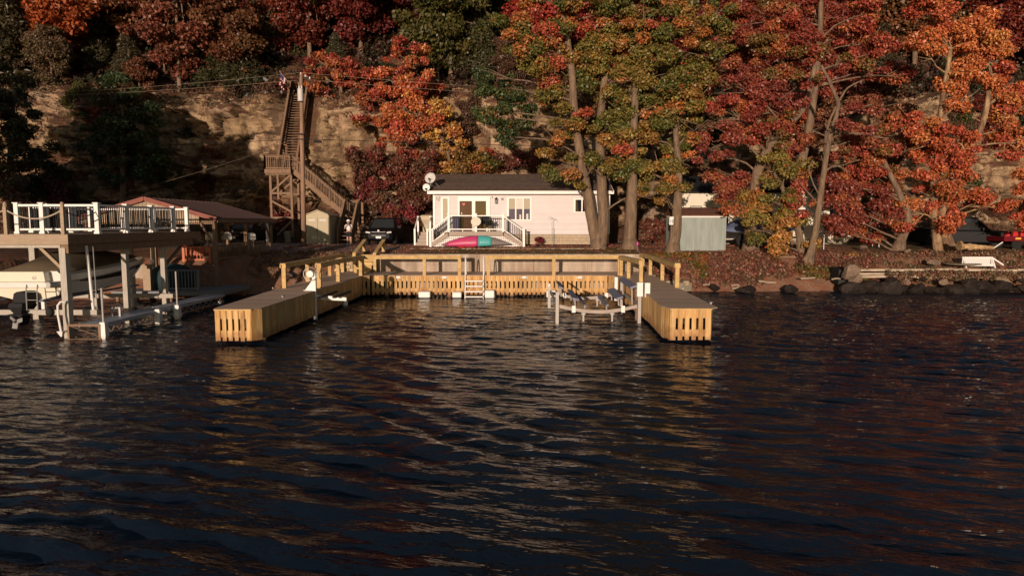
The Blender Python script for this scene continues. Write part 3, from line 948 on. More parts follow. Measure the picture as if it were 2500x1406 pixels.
near_tree('bright coral-orange maple standing on the cliff edge', 'tree', 50.3,
          [[[(985, 345), (986, 300), (990, 220), (992, 130)], 7, 2]],
          [(990, 105, 28, 28, 'OR'), (962, 130, 26, 26, 'OR'), (1020, 130, 26, 26, 'OR'), (985, 160, 40, 26, 'OR'), (950, 195, 46, 28, 'OR'), (1025, 195, 42, 26, 'OR'), (990, 225, 52, 28, 'O'), (940, 250, 44, 28, 'OR'), (1045, 230, 34, 24, 'OR'),
           (1000, 270, 52, 26, 'O'), (930, 285, 34, 22, 'OR'), (1050, 275, 32, 22, 'OR'), (975, 310, 36, 22, 'OR'), (1000, 330, 30, 15, 'R'), (960, 340, 40, 20, 'RO'), (1045, 310, 34, 22, 'OR'), (900, 300, 36, 20, 'RO'), (990, 365, 34, 14, 'R')], L=0.21, W=0.14, dens=85, name='maple_tree')
near_tree('scarlet maple beside the utility pole top, on the cliff edge', 'tree', 51.5,
          [[[(830, 270), (832, 220), (835, 160)], 6, 2]],
          [(780, 150, 36, 28, 'R'), (830, 145, 40, 30, 'RO'), (875, 165, 38, 28, 'R'), (790, 195, 44, 26, 'R'), (850, 200, 46, 26, 'R'), (895, 215, 36, 28, 'R'), (790, 225, 26, 18, 'R'), (880, 260, 32, 22, 'R'), (905, 285, 30, 18, 'RO')], L=0.21, W=0.14, dens=85, name='maple_tree')
near_tree('yellow-leaved vine-like tree clinging to the cliff above the cottage roof', 'tree', 49.5,
          [[[(1105, 425), (1095, 380), (1082, 320), (1075, 270)], 4, 2]],
          [(1072, 270, 26, 20, 'Y'), (1088, 300, 34, 24, 'Y'), (1070, 335, 24, 24, 'Y'), (1105, 340, 26, 24, 'Y'), (1092, 375, 34, 22, 'Y'), (1080, 405, 26, 16, 'Y'), (1120, 400, 22, 18, 'GY'), (1180, 380, 26, 18, 'Y'), (1195, 400, 26, 16, 'OR'), (1150, 405, 20, 14, 'GY')], L=0.2, W=0.14, dens=70, rc=0.5)


near_tree('large dark olive tree at the far left foot of the cliff', 'tree', 45.0,
          [[[(20, 520), (25, 420), (30, 300), (35, 220)], 9, 3]],
          [(20, 200, 50, 40, 'DO'), (40, 260, 45, 40, 'DO'), (0, 300, 60, 40, 'DO'), (50, 330, 40, 40, 'DO'), (20, 390, 60, 40, 'DO'), (70, 410, 35, 40, 'DO'), (10, 450, 60, 35, 'BRN'), (-40, 250, 50, 60, 'DO')], L=0.24, W=0.12, dens=70)
near_tree('large dark evergreen growing against the shaded cliff, left of the stair tower', 'tree', 48.6,
          [[[(300, 500), (300, 420), (300, 320), (298, 220)], 7, 2]],
          [(296, 215, 40, 30, 'D', 0), (270, 255, 50, 34, 'DO', 0), (330, 260, 50, 34, 'D', 0), (255, 310, 55, 36, 'D', 0), (330, 320, 60, 36, 'D', 0), (280, 370, 65, 36, 'DO', 0), (350, 380, 50, 34, 'D', 0), (300, 425, 70, 30, 'D', 0), (235, 360, 35, 28, 'D', 0)], L=0.26, W=0.09, dens=80, name='evergreen_tree')
near_tree('rust-leaved tree filling the gap behind the crimson maple and trailer home', 'tree', 45.5,
          [[[(2010, 560), (2012, 440), (2020, 300), (2030, 180)], 8, 3]],
          [(1960, 240, 60, 40, 'RU'), (2040, 250, 60, 40, 'RU'), (2110, 220, 60, 36, 'RU'), (2170, 260, 50, 40, 'RU'), (1990, 320, 50, 36, 'RU'), (2190, 210, 45, 40, 'BRN'), (2050, 330, 45, 30, 'BRN'), (1930, 300, 45, 40, 'RO'), (2180, 330, 45, 36, 'RU'), (2200, 400, 40, 36, 'RU'), (1900, 440, 50, 36, 'BRN'), (1990, 430, 45, 40, 'RU'), (2150, 300, 40, 30, 'RO')], L=0.2, W=0.13, dens=90)
near_tree('rust and olive tree filling the gap behind the straight-trunked maple', 'tree', 46.0,
          [[[(1620, 560), (1622, 440), (1630, 300), (1640, 150)], 8, 3]],
          [(1590, 150, 60, 40, 'GO'), (1660, 170, 60, 40, 'RU'), (1730, 200, 50, 40, 'RU'), (1560, 330, 50, 36, 'BRN'), (1740, 280, 45, 36, 'RU'), (1690, 380, 40, 30, 'BRN'), (1780, 130, 50, 40, 'RO'), (1820, 90, 60, 45, 'RO'), (1500, 360, 40, 30, 'BRN')], L=0.2, W=0.13, dens=90)


# ---- forest on the hill: six kinds, copied
def forest_proto(name, label, seed, rx, rz, h, n, evergreen=False, bare=False):
    rnd.seed(seed)
    root = thing(name, label, 'tree', (0, 0, 0), 'trees of the wooded hillside', local=True)
    tb = MB()
    top = Vector((rnd.uniform(-.4, .4), rnd.uniform(-.4, .4), h))
    f, r = tapered(tb, [(0, 0, -0.8), (rnd.uniform(-.2, .2), 0, h * 0.35), (rnd.uniform(-.4, .4), 0.1, h * 0.7), top], 0.20, 0.05, 8, 0.03)
    clumps = []
    g = lambda: rnd.uniform(0.72, 1.25)
    if evergreen:
        for i in range(n):
            u = (i + 0.5) / n
            z = h * (0.10 + 0.93 * u)
            rad = rx * (1 - u) ** 0.8 + 0.15
            a = i * 2.4
            d = rnd.uniform(0.35, 0.95) * rad
            s = 0.35 + 0.55 * (1 - u)
            k = g()
            clumps.append(((math.cos(a) * d, math.sin(a) * d, z - d * 0.15), (s, s, s * 0.75), (k, k, k)))
    else:
        cz = h - rz * 0.75
        for i in range(n):
            d = Vector((rnd.gauss(0, 1), rnd.gauss(0, 1), rnd.gauss(0, 1))).normalized() * (0.35 + 0.65 * rnd.random() ** 0.6)
            s = rnd.uniform(0.6, 1.15)
            c = Vector((d.x * rx, d.y * rx, cz + d.z * rz))
            k, q = g(), rnd.uniform(0.8, 1.3)
            clumps.append((tuple(c), (s, s, s * 0.6), (k, k * q, k)))
            if i % 2 == 0:
                p = f[rnd.randrange(5, len(f))]
                tapered(tb, [p, (p + c) / 2 + Vector((0, 0, 0.3)), c], 0.07, 0.015, 5, 0.05)
    tb.build('trunk', MAT['bark'] if not evergreen else MAT['bark_dark'], root, smooth=True)
    me = leaf_mesh('crown', clumps, 46 if not evergreen else 55, 0.27 if not evergreen else 0.32, 0.18 if not evergreen else 0.09, jit=0.3, droop=0.1 if evergreen else 0.3)
    link_mesh(me, 'crown', root)
    return root


PROTO = {
    'b1': forest_proto('broadleaf_tree', 'x', 101, 3.0, 4.3, 9.2, 56),
    'b2': forest_proto('broadleaf_tree', 'x', 102, 2.7, 4.9, 10.5, 56),
    'b3': forest_proto('broadleaf_tree', 'x', 103, 3.5, 3.9, 8.2, 60),
    'b4': forest_proto('broadleaf_tree', 'x', 104, 2.2, 3.2, 6.4, 38),
    'c1': forest_proto('cedar_tree', 'x', 105, 1.9, 0, 7.0, 60, True),
    'c2': forest_proto('cedar_tree', 'x', 106, 1.5, 0, 5.0, 44, True),
}
used = set()
BROAD = [('maroon', (0.12, 0.022, 0.018)), ('dark red', (0.17, 0.034, 0.02)), ('rust brown', (0.16, 0.062, 0.03)), ('olive green', (0.085, 0.068, 0.02)), ('orange', (0.34, 0.085, 0.022)), ('scarlet', (0.25, 0.03, 0.022)), ('dark green', (0.035, 0.045, 0.018)), ('brown', (0.11, 0.062, 0.036))]
CDICT = dict(BROAD)
MARKS = [(-100, 'far beyond the boat deck'), (120, 'above the boat deck'), (420, 'behind the red-roofed pavilion'), (620, 'behind the stair tower'), (860, 'beyond the utility pole'), (1040, 'above the cottage chimney end'), (1260, 'above the cottage roof'), (1440, 'behind the two-trunked maple'), (1640, 'above the green shed'), (1880, 'above the trailer home'), (2080, 'behind the leaning bare tree'), (2300, 'behind the great orange maple'), (2480, 'above the pickup truck')]
MARKS[5] = (1040, 'above the satellite dishes')
FOREST = []


def place_hill(kind, px, Y, color, scale, zoff=-0.3, row=None, label=None):
    x = (px - 1250) * Y / FPX
    z = hill_at_y(x, Y) + zoff
    FOREST.append(dict(kind=kind, px=px, loc=(x, Y, z), color=color, scale=scale, row=row, label=label))


rnd.seed(77)
# cliff-edge row, mid slope, upper slope, ridge: colour by where it stands
def zone_color(px, row):
    q = rnd.random()
    if px < 330:
        t = [('orange', .4), ('dark red', .3), ('rust brown', .3)]
    elif px < 760:
        t = [('dark red', .4), ('maroon', .25), ('rust brown', .25), ('scarlet', .1)]
    elif px < 1150:
        t = [('maroon', .4), ('dark red', .2), ('olive green', .15), ('brown', .15), ('rust brown', .1)]
    elif px < 1650:
        t = [('olive green', .35), ('rust brown', .2), ('dark red', .15), ('dark green', .15), ('scarlet', .15)]
    elif px < 2150:
        t = [('dark red', .45), ('rust brown', .25), ('maroon', .15), ('olive green', .15)]
    else:
        t = [('rust brown', .3), ('brown', .3), ('dark red', .2), ('olive green', .2)]
    for c, k in t:
        q -= k
        if q <= 0:
            return c
    return t[0][0]


for row, Y, step in (('on the cliff edge', 56.5, 160), ('on the lower slope', 60.5, 105), ('on the middle slope', 66, 95), ('on the upper slope', 72, 95), ('on the ridge', 79, 95), ('on the far ridge', 86, 110)):
    px = -180 + rnd.uniform(0, 60)
    while px < 2700:
        yy = Y + rnd.uniform(-2.2, 2.2)
        if row == 'on the cliff edge' and (680 < px < 1080 or (px > 1150 and px < 1650 and rnd.random() < .3)):
            px += step
            continue
        k = rnd.choice(['b1', 'b2', 'b3', 'b4'] if row != 'on the cliff edge' else ['b4', 'b4', 'b3'])
        place_hill(k, px, yy, zone_color(px, row), rnd.uniform(0.85, 1.2), row=row)
        px += step * rnd.uniform(0.7, 1.3)
for px, Y, k, s in ((265, 56, 'c1', 0.75), (340, 54.6, 'c2', 0.85), (550, 56, 'c1', 0.75), (610, 55.2, 'c2', 0.9), (1110, 57, 'c1', 0.95), (1150, 56, 'c1', 0.85), (1180, 55.6, 'c2', 1.0), (40, 53, 'c1', 1.35), (830, 56, 'c2', 0.6), (2330, 56.5, 'c2', 1.0), (2130, 57, 'c2', 0.8), (680, 60, 'c1', 1.2), (700, 66, 'c1', 1.3)):
    place_hill(k, px, Y, 'cedar', s, row='on the cliff edge' if Y < 58 else 'on the lower slope')
px = -120
while px < 2650:
    if not (610 < px < 850):
        place_hill(rnd.choice(['b4', 'b4', 'b1']), px, 52.3 + rnd.uniform(-.3, 1.0), rnd.choice(['rust brown', 'brown', 'dark red', 'olive green', 'dark green']), rnd.uniform(0.42, 0.62), zoff=-1.0, row='overhanging the cliff rim')
    px += 85 * rnd.uniform(.7, 1.3)
# name each: colour, row, landmark; those that still coincide get told apart by lateral order
for t in FOREST:
    m = min(MARKS, key=lambda q: abs(q[0] - t['px']))[1]
    t['base'] = ('dark evergreen cedar' if t['color'] == 'cedar' else t['color'] + ' broadleaf tree') + ' ' + t['row'] + ' ' + m
from collections import defaultdict
bk = defaultdict(list)
for t in FOREST:
    bk[t['base']].append(t)
for k, ts in bk.items():
    ts.sort(key=lambda t: t['px'])
    n = len(ts)
    for i, t in enumerate(ts):
        if n == 1:
            t['label'] = k
        else:
            t['label'] = ('leftmost ' if i == 0 else 'rightmost ' if i == n - 1 else 'middle ') + k
for t in FOREST:
    first = t['kind'] not in used
    c = (0.068, 0.060, 0.026) if t['color'] == 'cedar' else CDICT[t['color']]
    v = rnd.uniform(0.95, 1.45)
    c = (c[0] * v, c[1] * v * rnd.uniform(0.85, 1.2), c[2] * v, 1)
    p = PROTO[t['kind']]
    if first:
        used.add(t['kind'])
        p.location, p.rotation_euler, p.scale = t['loc'], (0, 0, rnd.uniform(0, 6.28)), (t['scale'],) * 3
        p['label'] = t['label']
        for ch in KIDS[p]:
            if ch.name.startswith('crown'):
                ch.color = c
    else:
        dup(p, t['loc'], rnd.uniform(0, 6.28), t['label'], t['scale'], c)

# trees of the wooded point on this shore's near side: they throw the long shadow over the cliff
for i, (x, y, k, s, lb) in enumerate(((-33.5, 24.0, 'b1', 1.35, 'tall rust brown tree on the wooded point, nearest the boat deck'), (-29.2, 26.5, 'b3', 1.25, 'broad rust brown tree on the wooded point by the pavilion shore'), (-37.0, 20, 'b2', 1.3, 'slender rust brown tree at the tip of the wooded point'), (-25.6, 27.5, 'b4', 1.45, 'low rust brown tree at the root of the wooded point'))):
    dup(PROTO[k], (x, y, gz(x, y) - 0.2), i * 1.3, lb, s, (0.16, 0.07, 0.03, 1))

# bare grey saplings on the cliff edge
rnd.seed(5)
for i, (px, Y, h, lb) in enumerate(((424, 56.5, 6.0, 'bare straight sapling among the cedars on the cliff edge'), (415, 57, 5, 'thin bare sapling just left of a straight one, cliff edge'), (1265, 55, 4.8, 'bare pale forked tree between cottage roof and hill'), (1078, 54, 4.5, 'thin bare sapling right of the coral-orange maple'))):
    x = (px - 1250) * Y / FPX
    z = hill_at_y(x, Y) - 0.2
    r = thing('bare_tree', lb, 'tree', (x, Y, z), 'bare saplings on the cliff edge')
    tb = MB()
    f, _ = tapered(tb, [(x, Y, z - .3), (x - .1, Y, z + h * .4), (x + .15, Y, z + h * .7), (x - .1, Y, z + h)], 0.09, 0.02, 6, 0.04)
    for q in range(9):
        p = f[rnd.randrange(4, len(f) - 1)]
        e = p + Vector((rnd.uniform(-1.1, 1.1), rnd.uniform(-.4, .4), rnd.uniform(0.6, 1.5)))
        tapered(tb, [p, (p + e) / 2 + Vector((0, 0, -.12)), e], 0.035, 0.008, 5, 0.03)
    tb.build('trunk', MAT['bark'], r, smooth=True)
# ------------------------------------------------------------------ the new timber dock
rnd.seed(3)
DZ = 1.05
V3 = lambda x, y, z: Vector((x, y, z))
LA = [onz(513, 755, DZ), onz(612, 755, DZ), onz(646, 749, DZ)]
yF = (LA[0].y + LA[1].y) / 2
xl0, xl1, xl2 = LA[0].x, LA[1].x, LA[2].x
yB = onz(1250, 672, DZ).y          # water edge of the back walk
xli = onz(873, 677, DZ).x          # left arm inner edge at the back
xlo = onz(690, 702, DZ).x - 0.05   # left arm outer edge
RA = [onz(1637, 753, DZ), onz(1737, 753, DZ), onz(1747, 748, DZ), onz(1584, 721, DZ), onz(1616, 747, DZ)]
yR = RA[0].y
ro_b = onz(1622, 686, DZ)          # right arm outer edge, further back
slope_o = (ro_b.x - RA[2].x) / (ro_b.y - RA[2].y)
xro_back = RA[2].x + slope_o * (WALL_Y - RA[2].y)
ri_b = onz(1526, 686, DZ)
dock = thing('timber_dock', 'new yellow pine U-shaped dock with slatted skirts and brown deck boards', 'dock', (0, yB, 0))
left_poly = [(xl0 + 0.12, yF), (xl1, yF), (xl2, yF + 0.35), (xli, yB - 0.35), (xli + 0.35, yB), (xli + 0.35, WALL_Y - 0.05), (xlo - 0.1, WALL_Y - 0.05), (xlo, yF + 6), (xl0, yF + 0.3)]
right_poly = [(RA[0].x, yR), (RA[1].x, yR), (RA[2].x, yR + 0.3), (ro_b.x, ro_b.y), (xro_back, WALL_Y - 0.05), (ri_b.x - 0.4, WALL_Y - 0.05), (ri_b.x - 0.4, yB), (ri_b.x - 0.28, yB), (ri_b.x, yB - 0.45), (RA[3].x, RA[3].y), (RA[4].x, RA[4].y)]


def xspan(poly, y):
    xs_ = []
    for i in range(len(poly)):
        a, b = poly[i], poly[(i + 1) % len(poly)]
        if (a[1] - y) * (b[1] - y) < 0:
            xs_.append(a[0] + (b[0] - a[0]) * (y - a[1]) / (b[1] - a[1]))
    return (min(xs_), max(xs_)) if len(xs_) >= 2 else None


def board_rows(mb, poly, y0, y1, wdt=0.145, gap=0.012, z=DZ):
    y = y0
    while y < y1 - 0.03:
        ye = min(y + wdt - gap, y1)
        a, b = xspan(poly, y + 0.004), xspan(poly, ye - 0.004)
        if a and b:
            top = [V3(a[0], y, z), V3(a[1], y, z), V3(b[1], ye, z), V3(b[0], ye, z)]
            mb.prism([p - V3(0, 0, 0.03) for p in top], (0, 0, 0.03))
        y += wdt


mb = MB()
board_rows(mb, left_poly, yF, yB + 0.0)
mb.build('left_arm_deck_boards', MAT['deck_board'], dock).name = 'deck_boards'
mb = MB()
board_rows(mb, right_poly, yR, yB + 0.0)
mb.build('deck_boards', MAT['deck_board'], dock)
mb = MB()
y = yB + 0.004
while y < WALL_Y - 0.1:
    x = xlo - 0.1 + rnd.uniform(0, 1)
    xe = xro_back
    mb.box(xlo - 0.1, x, y, y + 0.133, DZ - 0.03, DZ)
    while x < xe:
        x2 = min(x + 4.2, xe)
        mb.box(x + 0.01, x2, y, y + 0.133, DZ - 0.03, DZ)
        x = x2
    y += 0.147
mb.build('deck_boards', MAT['deck_board'], dock)


def skirt(path, pitch=0.19, wd=0.135, top=DZ - 0.035, bot=0.13, name='skirt', flush=1.0):
    """pickets along a line of (x, y) points, water side to the right of travel, on two ledger boards"""
    mb, lg = MB(), MB()
    for (x0, y0), (x1, y1) in zip(path[:-1], path[1:]):
        a, b = V3(x0, y0, 0), V3(x1, y1, 0)
        L_ = (b - a).length
        t = (b - a) / L_
        nrm = V3(t.y, -t.x, 0)
        n = max(1, round(L_ / pitch))
        for i in range(n):
            p = a + t * ((i + 0.5) * L_ / n) - nrm * 0.02
            h0 = bot + rnd.uniform(-0.012, 0.012)
            w2 = wd * min(1.0, L_ / n / pitch) * 0.5
            mb.obox(p + V3(0, 0, (top + h0) / 2), t * w2, nrm * 0.016, V3(0, 0, (top - h0) / 2))
        for z0, z1 in ((top - 0.25, top), (bot + 0.10, bot + 0.30)):
            lg.obox((a + b) / 2 - nrm * 0.058 + V3(0, 0, (z0 + z1) / 2), t * (L_ / 2 - 0.02), nrm * 0.02, V3(0, 0, (z1 - z0) / 2))
    o = mb.build(name, MAT['new_wood'], dock)
    lg.build('ledger', MAT['new_wood'], o)
    return o


skirt([(xl0 + 0.12, yF), (xl1, yF)], 0.178, 0.118)
skirt([(xl1, yF), (xl2, yF + 0.35)], 0.14)
skirt([(xl2, yF + 0.35), (xli, yB - 0.35)], 0.15, 0.147)
skirt([(xli, yB - 0.35), (xli + 0.35, yB), (ri_b.x - 0.28, yB), (ri_b.x, yB - 0.45)], 0.212, 0.136)
skirt([(ri_b.x, yB - 0.45), (RA[3].x, RA[3].y), (RA[4].x, RA[4].y), (RA[0].x, RA[0].y)], 0.165, 0.13)
skirt([(RA[0].x, RA[0].y), (RA[1].x, RA[1].y)], 0.2, 0.128)
skirt([(RA[1].x, RA[1].y), (RA[2].x, RA[2].y + 0.3)], 0.15)
skirt([(RA[2].x, RA[2].y + 0.3), (ro_b.x, ro_b.y), (xro_back, WALL_Y - 0.1)], 0.19, 0.14)
skirt([(xlo - 0.1, WALL_Y - 0.1), (xlo, yF + 6), (xl0, yF + 0.3), (xl0 + 0.12, yF)], 0.19, 0.14)
for x, y in [(xl0 + 0.45, yF + 1.2), (xl1 - 0.15, yF + 1.3), (xl0 + 0.3, yF + 5), (xl2 - 0.2, yF + 5), (xlo + 0.3, yF + 10), (xli - 0.3, yF + 10), (RA[0].x + 0.25, yR + 1.2), (RA[1].x - 0.2, yR + 1.3), (RA[0].x, yR + 5), (RA[2].x + 0.1, yR + 5), (ri_b.x + .4, yR + 9)] + [(x_, yB + 0.4) for x_ in (-6, -3, 0, 3)]:
    mb = MB()
    mb.tube([(x, y, -1.4), (x, y, DZ - 0.05)], 0.11, 10)
    mb.build('pile', MAT['old_wood'], dock)
mb = MB()   # white edge trim under the boards at the two ends
mb.box(xl0 + 0.11, xl1 + 0.02, yF - 0.03, yF - 0.01, DZ - 0.035, DZ + 0.005)
mb.box(RA[0].x - 0.02, RA[1].x + 0.02, yR - 0.03, yR - 0.01, DZ - 0.035, DZ + 0.005)
mb.build('edge_trim', MAT['rail_wood'], dock)


def railing(posts, cap=True, ztop=None, extend=(0.1, 0.1), z0=DZ, zs=None):
    r = None
    H_ = 0.95
    tops = []
    for i, p in enumerate(posts):
        m = MB()
        s = 0.075
        zb = (zs[i] if zs else z0)
        m.box(p[0] - s, p[0] + s, p[1] - s, p[1] + s, zb - 0.05, zb + H_ - 0.05)
        tops.append(V3(p[0], p[1], zb + H_))
        if r is None:
            rm = MB()
        posts[i] = (p, m)
    a, b = tops[0], tops[-1]
    ed = [tops[0] + (tops[0] - tops[1]).normalized() * extend[0]] + tops[1:-1] + [tops[-1] + (tops[-1] - tops[-2]).normalized() * extend[1]]
    for q0, q1 in zip(ed[:-1], ed[1:]):
        rm.bar(q0 - V3(0, 0, 0.03), q1 - V3(0, 0, 0.03), 0.2, 0.04)
        side = (q1 - q0).normalized().cross(V3(0, 0, 1)) * 0.095
        for sg in (1, -1):
            rm.bar(q0 - V3(0, 0, 0.12) + side * sg, q1 - V3(0, 0, 0.12) + side * sg, 0.035, 0.135)
    r = rm.build('railing', MAT['rail_wood'], dock)
    for p, m in posts:
        m.build('post', MAT['rail_wood'], r)
    cb = MB()
    for h in (0.25, 0.45, 0.62):
        for q0, q1 in zip(tops[:-1], tops[1:]):
            cb.tube([q0 - V3(0, 0, 0.95 - h), q1 - V3(0, 0, 0.95 - h)], 0.004, 4)
    cb.build('cable', MAT['wire'], r)
    return r


pxz = lambda px, py: (onz(px, py, DZ).x, onz(px, py, DZ).y)
yr = yB + 0.12
xb = lambda px: (px - 1250) * yr / FPX
railing([(xb(884), yr), (xb(1036), yr), (xb(1122), yr)], extend=(0.05, 0.06))
railing([(xb(1192), yr), (xb(1352), yr), (xb(1512), yr)], extend=(0.16, 0.05))
railing([pxz(780, 703), pxz(826, 687), (xb(884) , yr - 0.35)], extend=(0.12, 0.1))
railing([pxz(695, 703), pxz(752, 687), pxz(806, 673), (pxz(806, 673)[0] - 0.02, WALL_Y - 0.3)], extend=(0.15, 0.1))
railing([(xb(1514), yr - 0.3), pxz(1534, 679), pxz(1564, 690)], extend=(0.1, 0.08))
railing([pxz(1652, 702), pxz(1616, 684), pxz(1587, 671), (xro_back - 0.25, WALL_Y - 0.3)], extend=(0.08, 0.1))


# the short stair from the dock up to the lawn, its two sloping rails
for px, lb in ((872, 'left'), (921, 'right')):
    x = (px - 1250) * 34.6 / FPX
    r = MB()
    a, b = V3(x, 34.0, 2.0), V3(x - 0.02, 36.6, 2.62)
    r.bar(a, b, 0.19, 0.045)
    r.bar(a - V3(0.08, 0, 0.1), b - V3(0.08, 0, 0.1), 0.035, 0.14)
    o = r.build('stair_railing', MAT['rail_wood'], dock)
    m = MB()
    m.box(x - 0.075, x + 0.075, 33.9, 34.05, DZ - 0.05, 2.0)
    m.build('post', MAT['rail_wood'], o)
    m = MB()
    m.box(x - 0.075, x + 0.075, 36.2, 36.35, 1.8, 2.5)
    m.build('post', MAT['rail_wood'], o)
st = MB()
for i in range(5):
    st.box((872 - 1250) * 34.6 / FPX + 0.12, (921 - 1250) * 34.6 / FPX - 0.12, 33.4 + i * 0.3, 33.72 + i * 0.3, DZ + 0.17 * (i + 1) - 0.04, DZ + 0.17 * (i + 1))
    st.box((872 - 1250) * 34.6 / FPX + 0.12, (921 - 1250) * 34.6 / FPX - 0.12, 33.4 + i * 0.3, 33.42 + i * 0.3, DZ + 0.17 * i, DZ + 0.17 * (i + 1) - 0.04)
st.build('stair', MAT['rail_wood'], dock)

# cleats on the skirt and on the deck edges
for px in (972, 1085, 1280, 1416):
    p = V3((px - 1250) * yB / FPX, yB - 0.06, DZ - 0.12)
    m = MB()
    m.tube([p + V3(-0.16, 0, 0.02), p + V3(-0.06, -0.03, 0), p + V3(0.06, -0.03, 0), p + V3(0.16, 0, 0.02)], 0.022, 6)
    m.box(p.x - 0.09, p.x + 0.09, p.y, p.y + 0.04, p.z - 0.03, p.z + 0.07)
    m.build('cleat', MAT['white'], dock)
for p in (onz(538, 741, DZ), onz(668, 706, DZ), onz(692, 727, DZ), onz(1735, 742, DZ), onz(1667, 706, DZ)):
    m = MB()
    m.tube([p + V3(0, -.12, .06), p + V3(0, .12, .06)], 0.018, 6)
    m.tube([p + V3(0, -.04, 0), p + V3(0, -.04, .06)], 0.016, 6)
    m.tube([p + V3(0, .04, 0), p + V3(0, .04, .06)], 0.016, 6)
    m.build('cleat', MAT['steel'], dock)

# sea wall behind the dock, with coursed stone at its left end
m = MB()
x = WALL_X0 + 0.0
while x < WALL_X1:
    x2 = min(x + 2.75, WALL_X1)
    m.box(x + 0.006, x2 - 0.006, WALL_Y - 0.02, WALL_Y + 0.28, -1, 1.93)
    x = x2
tag(m.build('sea_wall', MAT['concrete']), 'long stained concrete sea wall behind the dock walk', 'wall')
m = MB()
for c in range(5):
    x = WALL_X0 - 1.9 + (0.17 if c % 2 else 0)
    while x < WALL_X0 - 0.1:
        w_ = rnd.uniform(0.28, 0.48)
        cx_, cz_ = x + w_ / 2, 1.05 + 0.16 * c + 0.08
        m.obox((cx_, WALL_Y + 0.1 + rnd.uniform(-.03, .03), cz_), ((w_ / 2 - 0.01), 0, rnd.uniform(-.004, .004)), (0, 0.16, 0), (0, 0, 0.073))
        x += w_
tag(m.build('stone_retaining_wall', MAT['stone']), 'low wall of stacked tan stone blocks beside the dock stair', 'wall')

# white swim ladder
lx0, lx1 = (1132 - 1250) * 30.8 / FPX, (1178 - 1250) * 30.8 / FPX
lad = thing('swim_ladder', 'white swim ladder with four wide steps in the dock railing gap', 'ladder', ((lx0 + lx1) / 2, yB - 0.2, 0))
for sx, x in ((-1, lx0), (1, lx1)):
    m = MB()
    m.tube([(x, yB + 0.55, DZ), (x, yB + 0.30, DZ + 0.8), (x, yB + 0.16, DZ + 0.86), (x, yB + 0.02, DZ + 0.7), (x, yB - 0.12, DZ - 0.1), (x - 0.0, yB - 0.62, -0.7)], 0.028, 8)
    m.build('handrail', MAT['white'], lad)
for i in range(4):
    z = 0.82 - i * 0.235
    y = yB - 0.16 - i * 0.105
    m = MB()
    m.box(lx0 + 0.02, lx1 - 0.02, y - 0.16, y + 0.06, z - 0.05, z)
    m.build('step', MAT['white'], lad)

# white bumpers hung along the skirt at the water line
def bumper(px0, px1, label, py0=711, py1=726, Y=None):
    Y = Y or yB - 0.28
    a, b = at(px0, py0, Y), at(px1, py1, Y)
    m = MB()
    w_, hgt = (b.x - a.x), (a.z - b.z)
    rings = []
    for u in range(13):
        f = u / 12
        x = a.x + w_ * f
        k = 1.0 if 0.06 < f < 0.94 else 0.88
        rings.append([V3(x, Y + 0.22 * c * k, (a.z + b.z) / 2 + s * hgt / 2 * k) for c, s in ((-1, -.75), (-.8, -1), (.8, -1), (1, -.8), (1, .8), (.8, 1), (-.8, 1), (-1, .75))])
    m.loft(rings)
    tag(m.build('dock_bumper', MAT['white'], loc=(a.x + w_ / 2, Y, b.z)), label, 'bumper', 'white bumpers along the dock skirt')


bumper(1023, 1051, 'white dock bumper alone on the skirt left of the ladder')
bumper(1105, 1127, 'white dock bumper tucked against the ladder, left side', 712, 726)
bumper(1184, 1207, 'white dock bumper tucked against the ladder, right side', 708, 727)
bumper(1334, 1356, 'white dock bumper behind the boat lift post', 708, 726)

# small lift with hand wheel on the left arm
b0 = onz(757, 709, DZ)
pw = thing('jetski_lift', 'white post lift with hand wheel and two black bunks on left dock arm', 'lift', (b0.x, b0.y, 0))
pp = at(768, 716, b0.y - 0.12)
m = MB()
m.box(pp.x - 0.06, pp.x + 0.06, pp.y - 0.06, pp.y + 0.06, -0.8, DZ + 0.65)
m.build('post', MAT['white'], pw)
m = MB()
m.prism([(pp.x - 0.36, pp.y + 0.03, DZ + 0.01), (pp.x - 0.05, pp.y + 0.03, DZ + 0.01), (pp.x - 0.05, pp.y + 0.03, DZ + 0.42)], (0, 0.03, 0))
m.box(pp.x - 0.4, pp.x - 0.05, pp.y - 0.02, pp.y + 0.3, DZ + 0.003, DZ + 0.02)
m.build('gusset', MAT['white'], pw)
m = MB()
wc_ = V3(pp.x - 0.1, pp.y - 0.12, DZ + 0.62)
ring = [wc_ + V3(math.cos(a) * 0.24, -0.02, math.sin(a) * 0.24) for a in np.linspace(0, 2 * math.pi, 25)]
m.tube(ring, 0.014, 6, False)
for a in (0.4, 2.5, 4.6):
    m.tube([wc_, wc_ + V3(math.cos(a) * 0.24, -0.02, math.sin(a) * 0.24)], 0.01, 5)
m.build('hand_wheel', MAT['steel'], pw)
m = MB()
m.lathe([(0.13, 0), (0.14, 0.03), (0.12, 0.16), (0.02, 0.17)], wc_ + V3(0, 0.1, 0), 14, Matrix.Rotation(R(90), 3, 'X'))
m.build('winch_drum', MAT['white'], pw)
m = MB()
m.prism([(pp.x + 0.06, pp.y, 0.83), (pp.x + 0.3, pp.y, 0.71), (pp.x + 1.15, pp.y, 0.68), (pp.x + 1.15, pp.y, 0.80), (pp.x + 0.06, pp.y, 0.90)], (0, 0.06, 0))
m.build('cradle_arm', MAT['white'], pw)
for dx in (0.45, 0.95):
    m = MB()
    m.bar((pp.x + dx - .12, pp.y - 0.5, 0.86), (pp.x + dx + .12, pp.y + 0.9, 0.93), 0.12, 0.06)
    m.build('bunk', MAT['black_rubber'], pw)
ball = onz(842, 742, 0.1)
m = MB()
m.ell((ball.x, ball.y, 0.12), (0.13, 0.13, 0.15))
